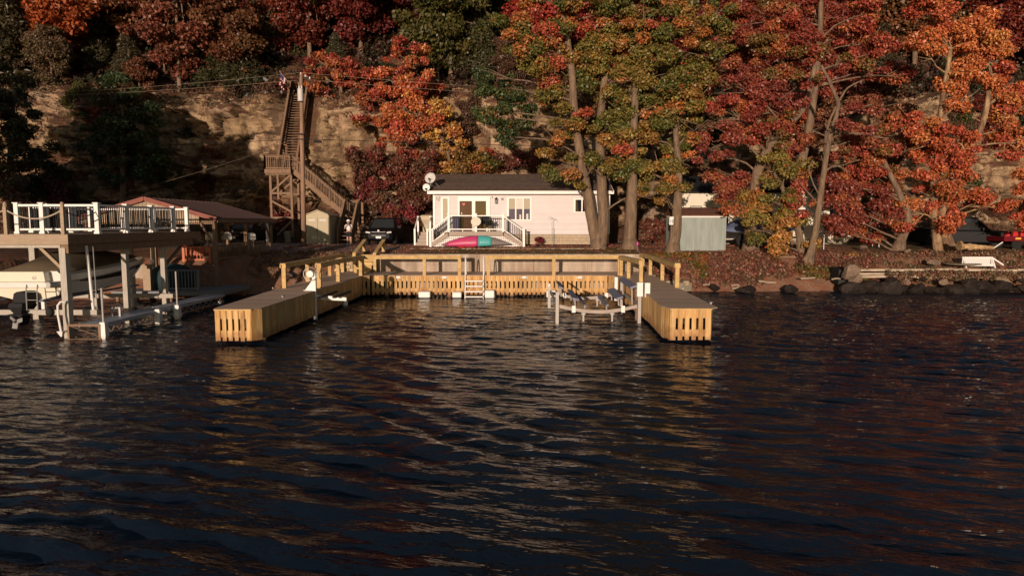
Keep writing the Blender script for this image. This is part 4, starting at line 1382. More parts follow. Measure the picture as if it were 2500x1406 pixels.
tag(m.build('mooring_buoy', MAT['white'], smooth=True), 'small white round buoy by the left dock arm', 'buoy')

# empty boat lift in the right corner
yL0, yL1 = 23.6, 27.8
bx = lambda px, Y: (px - 1250) * Y / FPX
xL, xRr = bx(1361, yL0), bx(1563, yL0)
bl = thing('boat_lift', 'empty pale aluminium boat lift with curved cradle beams beside right dock arm', 'lift', ((xL + xRr) / 2, (yL0 + yL1) / 2, 0))
for (x, y, zt) in ((xL, yL0, 1.10), (xL - 0.05, yL1, 0.9), (xRr, yL0, 1.42), (xRr + 0.05, yL1, 1.15)):
    m = MB()
    m.box(x - 0.055, x + 0.055, y - 0.055, y + 0.055, -1, zt)
    m.build('post', MAT['alu'], bl)
for y, dz in ((yL0, 0), (yL1, 0.02)):
    m = MB()
    n = 14
    rings = []
    for i in range(n + 1):
        f = i / n
        x = xL + 0.08 + (xRr - xL - 0.16) * f
        z = 0.60 - 0.20 * math.sin(math.pi * f) + dz
        rings.append([V3(x, y - 0.04, z - 0.06), V3(x, y + 0.04, z - 0.06), V3(x, y + 0.04, z + 0.06), V3(x, y - 0.04, z + 0.06)])
    m.loft(rings)
    m.build('cradle_beam', MAT['alu_warm'], bl)
    for f in (0.32, 0.67):
        x = xL + (xRr - xL) * f
        m = MB()
        m.box(x - 0.03, x + 0.03, y - 0.03, y + 0.03, 0.06 + dz, 0.40 + dz)
        m.box(x - 0.07, x + 0.07, y - 0.06, y + 0.06, 0.30 + dz, 0.36 + dz)
        m.build('cradle_leg', MAT['alu'], bl)
    for f in (0.2, 0.8):
        x = xL + (xRr - xL) * f
        m = MB()
        m.box(x - 0.065, x + 0.065, y - 0.07, y - 0.052, 0.38 + dz, 0.62 + dz)
        m.build('bracket', MAT['white'], bl)
for x in (xL, xRr):
    m = MB()
    m.bar((x, yL0 + .07, 0.66), (x, yL1 - .07, 0.68), 0.07, 0.12)
    m.build('side_beam', MAT['alu_warm'], bl)
# bunks: inner pair near water, outer pair raised, tall guide pads at the rear
for f, z0, wd, lean, zz in ((0.12, 1.02, 0.26, 0.5, 0.6), (0.23, 0.86, 0.3, 0.3, 0.55), (0.35, 0.62, 0.14, 0.25, 0.42), (0.62, 0.64, 0.14, -0.25, 0.42), (0.77, 0.9, 0.32, -0.3, 0.55), (0.93, 1.3, 0.3, -0.3, 0.6)):
    x = xL + (xRr - xL) * f
    b = MB()
    y0, y1 = (yL0 + 0.2, yL0 + 2.5) if f != 0.12 else (yL1 - 1.4, yL1 + 0.2)
    if f == 0.93:
        y0, y1 = yL0 + 0.1, yL0 + 2.7
    b.obox((x, (y0 + y1) / 2, z0), (wd * .36, 0, lean * wd * -.36), (0.0, (y1 - y0) / 2, 0.04), (0, 0, 0.035))
    bo = b.build('bunk', MAT['bunk'], bl)
    for y in (y0 + 0.3, y1 - 0.3):
        m = MB()
        m.tube([(x + 0.02, y, zz), (x, y, z0 - 0.03)], 0.03, 6)
        m.build('bunk_strut', MAT['alu_warm'], bo)
m = MB()
m.box(xRr - 0.1, xRr + 0.1, yL0 - 0.1, yL0 + 0.1, 0.95, 1.44)
m.box(xRr + 0.18, xRr + 0.36, yL0 - 0.05, yL0 + 0.1, 0.92, 1.42)
m.build('motor_box', MAT['white'], bl)
m = MB()
m.box(xRr - 0.36, xRr - 0.24, yL1 - 0.8, yL1 - 0.7, 0.4, 1.35)
m.build('guide_post', MAT['white'], bl)
m = MB()
m.ell((xL - 0.05, yL1, 0.95), (0.07, 0.07, 0.09), 10, 6)
m.build('post_cap', MAT['plate'], bl)
# ------------------------------------------------------------------ white cottage
HY = 40.0
hx = lambda px: (px - 1250) * HY / FPX
hz = lambda py, Y=HY: at(1250, py, Y).z
x0, x1 = hx(1060), hx(1486)
zg, zf, ze = hz(603), hz(572), hz(471)
house = thing('cottage', 'small white lap-sided cottage with low dark shingle roof', 'house', ((x0 + x1) / 2, HY + 3, zg))
yb = HY + 6.4
m = MB()
m.box(x0, x1, HY + 0.03, yb, zf - 0.02, ze)
z = zf
while z < ze - 0.02:      # lap boards
    z2 = min(z + 0.115, ze)
    m.solid([(x0 - .01, HY - 0.013, z), (x1 + .01, HY - 0.013, z), (x1 + .01, HY + 0.004, z2), (x0 - .01, HY + 0.004, z2), (x0 - .01, HY + 0.03, z), (x1 + .01, HY + 0.03, z)], [(0, 1, 2, 3), (4, 5, 1, 0)])
    for xx, s in ((x0, -1), (x1, 1)):
        m.solid([(xx + s * 0.022, HY, z), (xx + s * 0.022, yb, z), (xx + s * 0.006, yb, z2), (xx + s * 0.006, HY, z2), (xx, HY, z), (xx, yb, z)], [(0, 1, 2, 3) if s > 0 else (3, 2, 1, 0), (4, 5, 1, 0)])
    z = z2
m.build('wall', MAT['siding'], house)
m = MB()
for k in range(3):
    za, zb_ = zf - 0.2 * (k + 1), zf - 0.2 * k - 0.008
    x = x0 + (0.2 if k % 2 else 0)
    while x < x1:
        m.box(x + 0.004, min(x + 0.396, x1), HY + 0.03, HY + 0.2, za, zb_)
        x += 0.4
    m.box(x0 + 0.02, x1 - 0.02, HY + 0.21, yb - 0.02, za, zb_)
m.build('foundation', MAT['block'], house)
# roof: two slopes of shingle courses, white fascia and soffit
yr_, zr = HY + 3.2, hz(425, HY + 3.2)
xe0, xe1 = hx(1048), hx(1493)
ye, zee = HY - 0.42, ze + 0.10
m = MB()
NC = 16
for sgn in (0, 1):
    for i in range(NC):
        f0, f1 = i / NC, (i + 1) / NC
        if sgn == 0:
            a, b = (ye + (yr_ - ye) * f0, zee + (zr - zee) * f0), (ye + (yr_ - ye) * f1, zee + (zr - zee) * f1)
        else:
            yk = yb + 0.4
            a, b = (yk + (yr_ - yk) * f0, zee + (zr - zee) * f0), (yk + (yr_ - yk) * f1, zee + (zr - zee) * f1)
        q = [V3(xe0, a[0], a[1] + 0.014), V3(xe1, a[0], a[1] + 0.014), V3(xe1, b[0], b[1]), V3(xe0, b[0], b[1])]
        m.prism([p - V3(0, 0, .05) for p in q], (0, 0, .05))
roof = m.build('roof', MAT['shingle'], house)
m = MB()
m.box(xe0 - 0.02, xe1 + 0.02, ye - 0.06, ye - 0.01, zee - 0.19, zee - 0.01)
m.box(xe0, xe1, ye - 0.005, HY - 0.02, zee - 0.16, zee - 0.13)
m.bar((xe0, ye, zee - 0.08), (xe0, yr_, zr - 0.08), 0.03, 0.2)
m.bar((xe1, ye, zee - 0.08), (xe1, yr_, zr - 0.08), 0.03, 0.2)
m.build('fascia', MAT['white'], roof)
m = MB()
m.prism([(x0 + .01, HY + .05, ze), (x0 + .01, yb - .05, ze), (x0 + .01, yr_, zr - 0.12)], (0.04, 0, 0))
m.prism([(x1 - .05, HY + .05, ze), (x1 - .05, yb - .05, ze), (x1 - .05, yr_, zr - 0.12)], (0.04, 0, 0))
m.build('gable', MAT['siding'], house)
m = MB()
m.box(x0 - 0.03, x0 + 0.1, HY - 0.05, HY - 0.0135, zf, ze)
m.box(x1 - 0.1, x1 + 0.03, HY - 0.05, HY - 0.0135, zf, ze)
m.build('corner_trim', MAT['white'], house)


def window(pxa, pxb, pya, pyb, cols, name='window', lower=None, fr=0.06, panes=None):
    xa, xb_, za, zb_ = hx(pxa), hx(pxb), hz(pyb), hz(pya)
    yf = HY - 0.014
    m = MB()
    m.box(xa - fr, xb_ + fr, yf - 0.05, yf, zb_, zb_ + fr)
    m.box(xa - fr, xb_ + fr, yf - 0.06, yf, za - fr, za)
    for i in range(len(cols) + 1):
        xm = xa + (xb_ - xa) * i / len(cols)
        m.box(xm - fr * 0.55 - (fr * .45 if i == 0 else 0), xm + fr * 0.55 + (fr * .45 if i == len(cols) else 0), yf - 0.048, yf, za, zb_)
    o = m.build(name, MAT['white'], house)
    for i, c in enumerate(cols):
        a = xa + (xb_ - xa) * i / len(cols) + fr * 0.5
        b = xa + (xb_ - xa) * (i + 1) / len(cols) - fr * 0.5
        p = MB()
        p.box(a, b, yf - 0.012, yf + 0.004, za, zb_)
        p.build('pane', MAT[c], o)
        if lower:
            q = MB()
            q.box(a + .012, b - .012, yf - 0.022, yf - 0.014, zb_ - (zb_ - za) * lower, zb_ - 0.01)
            q.build('blind', MAT['blind_white' if i == 1 else 'blind'], o)
    return o


window(1081, 1096, 485, 536, ['blind'], fr=0.075)
w3 = window(1241, 1295, 485, 536, ['glass_blue', 'glass_blue', 'glass_blue'], lower=0.5, fr=0.07)
for px, py, s in ((1270, 530, .10), (1287, 528, .12), (1277, 527, .08)):   # things seen on the sill
    m = MB()
    m.box(hx(px) - s / 2, hx(px) + s / 2, HY - 0.032, HY - 0.028, hz(536), hz(py - 6))
    m.build('sill_ornament', MAT['blind_white'], w3)
window(1402, 1437, 488, 517, ['glass', 'glass'], fr=0.07)
# sliding door
xa, xb_ = hx(1123), hx(1193)
zt, zb0 = hz(487), hz(566)
yf = HY - 0.014
m = MB()
m.box(xa - 0.09, xb_ + 0.09, yf - 0.06, yf, zt, zt + 0.16)
m.box(xa - 0.09, xa, yf - 0.06, yf, zb0, zt)
m.box(xb_ - 0.14, xb_ + 0.09, yf - 0.06, yf, zb0, zt)
m.box(hx(1153) , hx(1161), yf - 0.058, yf, zb0, zt)
m.box(xa, xb_ - .14, yf - 0.056, yf, zt - 0.1, zt)
dr = m.build('sliding_door', MAT['white'], house)
m = MB()
m.box(xa, hx(1153), yf - 0.012, yf + .004, zb0, zt - 0.1)
m.build('pane', MAT['door_dark'], dr)
m = MB()
m.box(hx(1161), xb_ - 0.14, yf - 0.012, yf + .004, zb0, zt - 0.1)
m.build('pane', MAT['glass'], dr)
m = MB()
m.box(hx(1127.5), hx(1129), yf - 0.08, yf - 0.03, hz(524), hz(519))
m.build('handle', MAT['white'], dr)
m = MB()
c_ = V3(hx(1133), yf - 0.02, hz(499))
m.face([c_ + V3(x * .09, 0, z * .09) for x, z in ((0, -1), (.7, -.2), (1, .35), (.75, .8), (.35, .8), (0, .45), (-.35, .8), (-.75, .8), (-1, .35), (-.7, -.2))][::1])
m.build('heart_sign', MAT['red_plastic'], dr)
# wall lantern, small wall boxes, eave lamp
lz = hz(492)
m = MB()
lc = V3(hx(1212), HY - 0.1, lz)
m.prism([lc + V3(-.07, -.07, -.13), lc + V3(.07, -.07, -.13), lc + V3(.07, .07, -.13), lc + V3(-.07, .07, -.13)], (0, 0, .02))
m.lathe([(0.11, 0.12), (0.1, 0.14), (0.04, 0.2), (0.015, 0.24)], lc, 8)
for a, b in ((-1, -1), (1, -1), (1, 1), (-1, 1)):
    m.tube([lc + V3(a * .06, b * .06, -.12), lc + V3(a * .08, b * .08, .12)], 0.01, 4)
m.box(lc.x - 0.04, lc.x + 0.04, lc.y + 0.07, HY - 0.015, lc.z - .02, lc.z + .06)
lt = m.build('wall_lantern', MAT['black'], house)
m = MB()
m.lathe([(0.05, -.1), (0.065, .1)], lc, 8)
m.build('lantern_glass', MAT['lamp'], lt)
m = MB()
m.box(hx(1224), hx(1229), HY - 0.07, HY - .015, hz(489), hz(483.5))
m.build('vent_box', MAT['grey_gutter'], house)
m = MB()
m.lathe([(0.0, 0), (0.05, 0.01), (0.045, 0.12), (0, 0.13)], (hx(1200), HY - 0.12, hz(484)), 8)
m.build('flood_lamp', MAT['white'], house)
m = MB()
m.ell((hx(1490), ye - 0.02, hz(468)), (0.07, 0.08, 0.06), 8, 6)
m.build('eave_lamp', MAT['lamp'], house)
m = MB()
m.tube([(x1 - .22, HY - .06, ze - .02), (x1 - .22, HY - .06, zf - .3), (x1 - .22, HY - .2, zf - .42)], .035, 6)
m.build('downspout', MAT['white'], house)
# porch: a landing with a stair down on either side, white rails with dark balusters
PYF = 38.5
qx = lambda px: (px - 1250) * PYF / FPX
qz = lambda py: at(1250, py, PYF).z
pz = qz(565)
por = thing('porch', 'white railed porch landing with stairs down both sides before the sliding door', 'porch', (qx(1162), PYF + .7, zg))
pa, pb = qx(1096), qx(1228)
sa, sb = qx(1051), qx(1279)
m = MB()
m.box(pa - .05, pb + .05, PYF, HY - 0.06, pz - 0.04, pz)
m.build('landing', MAT['trim_tan'], por)
m = MB()
m.box(pa - .05, pb + .05, PYF - 0.03, PYF - 0.002, pz - 0.24, pz - 0.005)
m.build('fascia', MAT['trim_tan'], por)
gr = gz(-2, 38.5)
for s, (xt, xb2) in enumerate(((pa, sa), (pb, sb))):
    d = 1 if xb2 > xt else -1
    m = MB()
    for yy in (PYF - 0.03, HY - 0.5):
        m.prism([(xt, yy, pz - 0.02), (xt, yy, pz - 0.30), (xb2 - d * 0.0, yy, gr - 0.03), (xb2 + d * 0.05, yy, gr - 0.03), (xb2 + d * 0.05, yy, gr + 0.18)], (0, 0.04, 0))
    n = 5
    for i in range(n):
        xa_ = xt + (xb2 - xt) * i / n
        xc_ = xt + (xb2 - xt) * (i + 1) / n
        zz = pz - (pz - gr) * (i + 1) / (n + 0.6)
        m.box(min(xa_, xc_), max(xa_, xc_), PYF + 0.015, HY - 0.52, zz - 0.04, zz)
    m.build('stair', MAT['trim_tan'], por)
    # sloping rail, front and back
    for yy in (PYF + 0.02, HY - 0.45):
        rt, rb = V3(xt, yy, pz + 0.86), V3(xb2, yy, gr + 0.92)
        m = MB()
        m.bar(rt, rb, 0.07, 0.06)
        m.bar(rt - V3(0, 0, 0.74), rb - V3(0, 0, 0.74), 0.05, 0.05)
        rl = m.build('stair_rail', MAT['white'], por)
        m = MB()
        k = 11
        for i in range(1, k):
            p = rt.lerp(rb, i / k)
            m.box(p.x - 0.012, p.x + 0.012, p.y - .012, p.y + .012, p.z - .74, p.z - .02)
        m.build('balusters', MAT['black'], rl).name = 'baluster'
        m = MB()
        m.box(xb2 - 0.06, xb2 + 0.06, yy - .06, yy + .06, gr - 0.05, gr + 1.0)
        m.box(xb2 - 0.08, xb2 + 0.08, yy - .08, yy + .08, gr + 1.0, gr + 1.03)
        m.build('newel_post', MAT['white'], por)
m = MB()
for x in (pa, qx(1162), pb):
    m2 = MB()
    m2.box(x - 0.06, x + 0.06, PYF - 0.04, PYF + 0.08, pz - 0.03, pz + 0.98)
    m2.box(x - 0.08, x + 0.08, PYF - 0.06, PYF + 0.10, pz + 0.98, pz + 1.01)
    m2.build('newel_post', MAT['white'], por)
m.bar((pa, PYF + .02, pz + 0.88), (pb, PYF + .02, pz + 0.88), 0.07, 0.06)
m.bar((pa, PYF + .02, pz + 0.12), (pb, PYF + .02, pz + 0.12), 0.05, 0.06)
for x in (qx(1130), qx(1195)):
    m.box(x - .02, x + .02, PYF, PYF + .04, pz, pz + .1)
rl = m.build('front_rail', MAT['white'], por)
m = MB()
n = 28
for i in range(1, n):
    x = pa + (pb - pa) * i / n
    m.box(x - 0.011, x + 0.011, PYF + .01, PYF + .032, pz + .13, pz + .86)
m.build('baluster', MAT['black'], rl)
m = MB()   # lattice below
zl0, zl1 = gr + 0.0, pz - 0.26
for i in range(46):
    x = sa + 0.1 + (sb - sa - .2) * i / 45
    zt_ = zl1
    if x < pa:
        zt_ = gr + 0.05 + (pz - 0.30 - gr) * (x - sa) / (pa - sa)
    if x > pb:
        zt_ = gr + 0.05 + (pz - 0.30 - gr) * (sb - x) / (sb - pb)
    if zt_ - zl0 > 0.05:
        m.box(x - 0.022, x + 0.022, PYF + 0.05, PYF + 0.06, zl0, zt_)
for i in range(7):
    z = zl0 + 0.04 + i * 0.085
    if z > zl1:
        break
    f = max(0, (z - gr - 0.05) / (pz - 0.30 - gr))
    m.box(sa + (pa - sa) * f + .05, sb - (sb - pb) * f - .05, PYF + 0.062, PYF + 0.07, z, z + 0.04)
m.build('lattice', MAT['white'], por)
m = MB()
m.box(pa - .3, pb + .3, PYF + 0.3, PYF + 0.35, gr - .05, pz - 0.05)
m.build('skirt_board', MAT['trim_tan'], por)

# things on and round the porch
m = MB()
dc = V3(qx(1163), PYF - 0.16, qz(541))
Rm = Matrix.Rotation(R(62), 3, 'X')
m.lathe([(0.0, 0.03), (0.26, 0.03), (0.29, 0.0), (0.26, -0.02), (0.0, -0.02)], dc, 24, Rm)
m.obox(dc + V3(0, 0.06, -.05), (0.03, 0, 0), (0, 0.07, 0), (0, 0, 0.03))
tag(m.build('side_table_top', MAT['cream'], loc=dc), 'white oval tabletop tilted on the porch front rail', 'table top')
ch = thing('patio_chair', 'dark metal patio chair on the porch landing by the door', 'chair', (qx(1183), PYF + .6, pz))
c0 = ORG[ch]
m = MB(); m.box(c0.x - .22, c0.x + .22, c0.y - .22, c0.y + .22, pz + .40, pz + .44); m.build('seat', MAT['black'], ch)
m = MB(); m.prism([c0 + V3(-.2, .2, .44), c0 + V3(.2, .2, .44), c0 + V3(.23, .3, .9), c0 + V3(-.23, .3, .9)], (0, .03, 0)); m.build('backrest', MAT['black'], ch)
for a, b in ((-1, -1), (1, -1), (1, 1), (-1, 1)):
    m = MB(); m.tube([c0 + V3(a * .2, b * .2, .4), c0 + V3(a * .23, b * .23, 0)], .015, 5); m.build('leg', MAT['black'], ch)
m = MB()
pc = V3(qx(1196), PYF + .45, pz)
m.lathe([(.1, 0), (.15, .28), (.13, .28), (.0, .26)], pc, 12)
pot = thing('potted_plant', 'dark potted plant on the porch beside the patio chair', 'plant', pc)
m.build('pot', MAT['old_wood'], pot)
cl = [((pc.x + rnd.uniform(-.15, .15), pc.y + rnd.uniform(-.15, .15), pz + rnd.uniform(.35, .6)), (.12, .12, .1), (0.02, 0.025, 0.015)) for _ in range(8)]
link_mesh(leaf_mesh('foliage', cl, 200, .12, .05, org=pc), 'foliage', pot)
m = MB()
m.box(qx(1104), qx(1119), PYF + .5, PYF + .8, pz, pz + .86)
m.box(qx(1103), qx(1120), PYF + .48, PYF + .82, pz + .86, pz + .92)
tag(m.build('storage_bin', MAT['blue_bin']), 'navy blue storage bin at the porch left corner', 'bin')

# kayak leaning on the porch lattice
ky = thing('kayak', 'pink, teal and grey kayak lying on its side against the porch lattice', 'kayak', (qx(1163), 38.1, gr))
ka, kb = V3(qx(1079), 38.05, gr + .12), V3(qx(1246), 38.0, gr + .30)
secs = []
N_ = 26
for i in range(N_ + 1):
    f = i / N_
    c = ka.lerp(kb, f)
    s = max(0, math.sin(math.pi * f)) ** 0.9
    hgt, dp = 0.02 + 0.29 * s, 0.015 + 0.17 * s
    c = V3(c.x, c.y, gr + 0.06 + hgt * 0.95 + (0.10 * abs(f - .45) if f < .45 else 0.22 * (f - .45)) - 0.02)
    secs.append([c + V3(0, -dp * math.cos(a) - hgt * 0.25 * math.sin(a) * -1, hgt * math.sin(a)) for a in np.linspace(-math.pi / 2, 1.5 * math.pi, 14, endpoint=False)])
for k0, k1, mt, nm in ((0, 2, 'kayak_grey', 'bow'), (2, 14, 'kayak_pink', 'hull'), (14, 19, 'kayak_teal', 'hull_band'), (19, N_, 'kayak_grey', 'stern')):
    m = MB()
    m.loft(secs[k0:k1 + 1])
    m.build(nm, MAT[mt], ky, smooth=True)
m = MB()
m.lathe([(.0, 0), (.2, .0), (.22, .04), (.16, .09), (0, .1)], (qx(1131), 37.6, gr), 14)
m.tube([(qx(1131), 37.6, gr + .05), (qx(1160), 37.5, gr + .06)], .025, 6)
tag(m.build('kayak_paddle_float', MAT['red_plastic']), 'small red float with a dark handle on the grass before the kayak', 'float')

# satellite dishes on the roof corner
def dish(px, py, Y, rpx, label, rot, legs):
    c = at(px, py, Y)
    o = thing('satellite_dish', label, 'satellite dish', (c.x, c.y, c.z))
    r = rpx * Y / FPX
    m = MB()
    rings = [(0.0, 0.10 * r), (r * .35, 0.085 * r), (r * .7, 0.04 * r), (r, -.06 * r), (r, -.09 * r), (r * .7, .01 * r), (0.0, 0.07 * r)]
    m.lathe([(max(a, 0.002), -b) for a, b in rings], c, 24, rot)
    m.build('reflector', MAT['plate'] if rpx < 11 else MAT['trans_grey'], o, smooth=True)
    m = MB()
    fr = rot @ V3(0, 0, 1)
    m.tube([c + rot @ V3(0, -r, 0), c + fr * r * 0.7 + rot @ V3(0, -r * .45, 0)], .015, 5)
    m.obox(c + fr * r * .7 + rot @ V3(0, -r * .4, 0), (.05, 0, 0), (0, .06, 0), (0, 0, .04))
    m.build('feed_arm', MAT['black'], o)
    m = MB()
    for e in legs:
        m.tube([c - fr * 0.05, V3(*e)], .02, 6)
    m.build('mast', MAT['steel'], o)


rb = V3(hx(1054), ye + 0.35, zee + 0.16)
dish(1050.5, 435, ye + 0.1, 13.5, 'large grey satellite dish over the cottage roof corner', Matrix.Rotation(R(72), 3, 'X') @ Matrix.Rotation(R(-12), 3, 'Y'), [(rb.x, rb.y, rb.z), (rb.x + .5, rb.y + .25, rb.z + .08)])
dish(1041, 458, ye - 0.15, 9, 'small round white satellite dish at the cottage roof corner, below a larger grey one', Matrix.Rotation(R(90), 3, 'X') @ Matrix.Rotation(R(-8), 3, 'Y'), [(rb.x, rb.y, rb.z - .1)])

# rear side stair, covered grill
sd = thing('side_stair', 'tan wooden steps with a white railing at the cottage left side', 'stair', (qx(1030), 41, zg))
SX0, SX1 = (1020 - 1250) * 41 / FPX, (1046 - 1250) * 41 / FPX
m = MB()
for i in range(4):
    m.box(SX0, SX1, 40.2 + i * .28, 42, gz(-5.5, 41) + .2 * i, gz(-5.5, 41) + .2 * (i + 1) - .004)
m.build('steps', MAT['trim_tan'], sd).name = 'step'
for xx in (SX0 - .05, SX1 + .05):
    m = MB()
    zb_ = gz(-5.5, 41)
    m.box(xx - .05, xx + .05, 40.15, 40.25, zb_, zb_ + 1.0)
    m.box(xx - .05, xx + .05, 41.6, 41.7, zb_ + .8, zb_ + 1.75)
    m.bar((xx, 40.2, zb_ + .97), (xx, 41.65, zb_ + 1.7), .07, .06)
    m.build('railing', MAT['white'], sd)
m = MB()
gc = at(1042, 545, 42.3)
gb = gz(gc.x, 42.3) + .8
m.loft([[V3(gc.x + a * s, 42.3 + b * s * .7, z) for a, b in ((-1, -1), (1, -1), (1, 1), (-1, 1))] for s, z in ((.22, gb), (.24, gb + .45), (.42, gb + .75), (.40, gb + .98), (.25, gb + 1.05))])
tag(m.build('covered_grill', MAT['shed_tan']), 'tan covered grill at the top of the cottage side steps', 'grill')

# shepherd hook, red shrub, garden bits
m = MB()
hp = onz(1344, 600, gr)
hp = V3(hp.x, 39.3, gr)
T_ = 1.62
m.tube([hp, hp + V3(0, 0, T_)], .012, 5)
m.tube([hp + V3(0, 0, T_)] + [hp + V3(-.11 + .11 * math.cos(a), 0, T_ + .11 * math.sin(a)) for a in np.linspace(.2, 3.6, 8)], .01, 5)
m.tube([hp + V3(0, 0, T_ - .1)] + [hp + V3(.11 - .11 * math.cos(a), 0, T_ - .1 + .11 * math.sin(a)) for a in np.linspace(.2, 3.6, 8)], .01, 5)
m.tube([hp + V3(.05, 0, 0), hp + V3(.05, 0, T_ - .5)], .01, 5)
tag(m.build('shepherd_hook', MAT['steel']), 'thin double-armed garden hook before the cottage wall', 'garden hook')
sp = V3(hx(1317) * .985, 39.4, gr)
sh = thing('red_shrub', 'small dark red shrub before the cottage foundation', 'shrub', sp)
cl = [((sp.x + rnd.uniform(-.18, .18), sp.y + rnd.uniform(-.15, .15), gr + rnd.uniform(.12, .5)), (.13, .13, .1), (0.16, 0.012, 0.02)) for _ in range(14)]
link_mesh(leaf_mesh('foliage', cl, 220, .1, .07, org=sp), 'foliage', sh)
m = MB(); m.tube([sp, sp + V3(.02, 0, .4)], .02, 6); m.build('stem', MAT['bark'], sh)
for px, py, lb in ((1491, 595, 'small pink flower clump at the foot of the two-trunked maple'), (1304, 601, 'tiny pink flower clump left of the dark red shrub')):
    c = V3((px - 1250) * 38.6 / FPX, 38.6, gz(3, 38.6))
    me = leaf_mesh('flower_clump', [((c.x, c.y, c.z + .1), (.14, .12, .1), (0.35, .06, .09)), ((c.x + .1, c.y, c.z + .08), (.12, .1, .08), (.10, .05, .03))], 200, .08, .06, org=c)
    o = link_mesh(me, 'flower_clump')
    o.location = c
    tag(o, lb, 'flowers')
m = MB()
pf = V3((1556 - 1250) * 37 / FPX, 37, gz(6.6, 37) - .02)
m.tube([pf, pf + V3(0, 0, .3)], .012, 5)
m.lathe([(.0, .24), (.05, .3), (.055, .36), (.0, .5)], pf, 8)
tag(m.build('garden_stake', MAT['pink']), 'small neon pink stake in the lawn beside the maple trunks', 'stake')
# ------------------------------------------------------------------ left: raised boat deck, boat, lift, metal dock
rnd.seed(9)
UY0, UY1, UX = 20.3, 28.4, -13.32
UZ = 3.16
ud = thing('raised_sun_deck', 'weathered raised sun deck on tall posts over the white motorboat', 'deck', (-17.5, 24.3, 0))
m = MB()
y = UY0 + 0.05
while y < UY1:
    m.box(-17.6, UX - 0.05, y, y + 0.135, UZ - 0.03, UZ)
    y += 0.145
m.build('floor_boards', MAT['old_wood'], ud).name = 'floor_board'
m = MB()
m.box(-17.6, UX + 0.02, UY0 - 0.02, UY0 + 0.03, UZ - 0.30, UZ + 0.01)
m.build('fascia_beam', MAT['tan_wood'], ud)
m = MB()
m.box(UX - 0.04, UX, UY0 + .035, UY1 + .6, UZ - 0.30, UZ - 0.01)
m.build('fascia_beam', MAT['old_wood'], ud)
m = MB()
m.box(-17.6, UX - 0.28, UY0 + 0.10, UY0 + 0.2, UZ - 0.40, UZ - 0.305)
m.build('cross_beam', MAT['grey_post'], ud)
m = MB()
m.box(UX - 0.3, UX - 0.06, UY0 + .1, UY1, UZ - 0.56, UZ - 0.305)
m.build('cross_beam', MAT['old_wood'], ud)
for (x, y, w_, z1) in ((UX - 0.24, UY0 + 0.18, 0.11, UZ - .4), (UX - 0.2, 23.6, 0.095, UZ - .56), (UX - 0.2, 26.2, 0.095, UZ - .56), (-17.4, 28.1, 0.12, UZ - .31), (-15.9, 28.2, 0.1, UZ - .31), (-17.4, UY0 + .3, .12, UZ - .4), (-17.4, 24.6, .12, UZ - .31)):
    m = MB()
    m.box(x - w_ * .85, x + w_ * .85, y - w_, y + w_, -1.2, z1)
    m.box(x - w_ * .85 - .03, x - w_ * .85 - .002, y - w_ * .5, y + w_ * .5, -1.2, z1)
    m.build('post', MAT['grey_post'], ud)
m = MB()
m.bar(at(98, 603, UY0 + .3), at(152, 655, UY0 + .3), .09, .09)
m.build('brace', MAT['tan_wood'], ud)
m = MB()
m.bar((UX - .2, UY1 - .4, UZ - .4), (UX - .2, 26.3, UZ - 1.3), .09, .09)
m.build('brace', MAT['old_wood'], ud)


def vinyl_rail(p, q, n_posts, label=None, bal=0.105, parent=ud, z=UZ + .02, h=0.95, skip=0):
    p, q = V3(p[0], p[1], z), V3(q[0], q[1], z)
    m = MB()
    m.bar(p + V3(0, 0, h - .06), q + V3(0, 0, h - .06), .07, .07)
    m.bar(p + V3(0, 0, .12), q + V3(0, 0, .12), .05, .06)
    o = m.build('railing', MAT['white'], parent)
    m = MB()
    n = int((q - p).length / bal)
    for i in range(1, n):
        c = p.lerp(q, i / n)
        m.box(c.x - .012, c.x + .012, c.y - .012, c.y + .012, z + .14, z + h - .09)
    m.build('baluster', MAT['black'], o)
    for i in range(skip, n_posts):
        c = p.lerp(q, i / (n_posts - 1))
        m = MB()
        m.box(c.x - .065, c.x + .065, c.y - .065, c.y + .065, z - .02, z + h)
        m.box(c.x - .09, c.x + .09, c.y - .09, c.y + .09, z + h, z + h + .03)
        m.box(c.x - .085, c.x + .085, c.y - .085, c.y + .085, z - .02, z + .05)
        m.build('post', MAT['white'], o)
    return o


RY = 21.9
rx = lambda px, Y: (px - 1250) * Y / FPX
vinyl_rail((rx(49, RY), RY), (rx(110, RY), RY), 2)
vinyl_rail((rx(110, RY), RY), (rx(243, RY), RY), 2, skip=1)
vinyl_rail((rx(243, RY), RY), (rx(243, RY), 26.8), 4, skip=1)
vinyl_rail((rx(49, RY), RY + .07), (rx(49, RY), 24.6), 3, skip=1)
vinyl_rail((-17.5, 24.75), (rx(49, RY), 24.75), 2)
vinyl_rail((-17.5, 28.2), (-13.5, 28.2), 4)
vinyl_rail((-17.5, 28.1), (-17.5, 24.9), 3, skip=1)
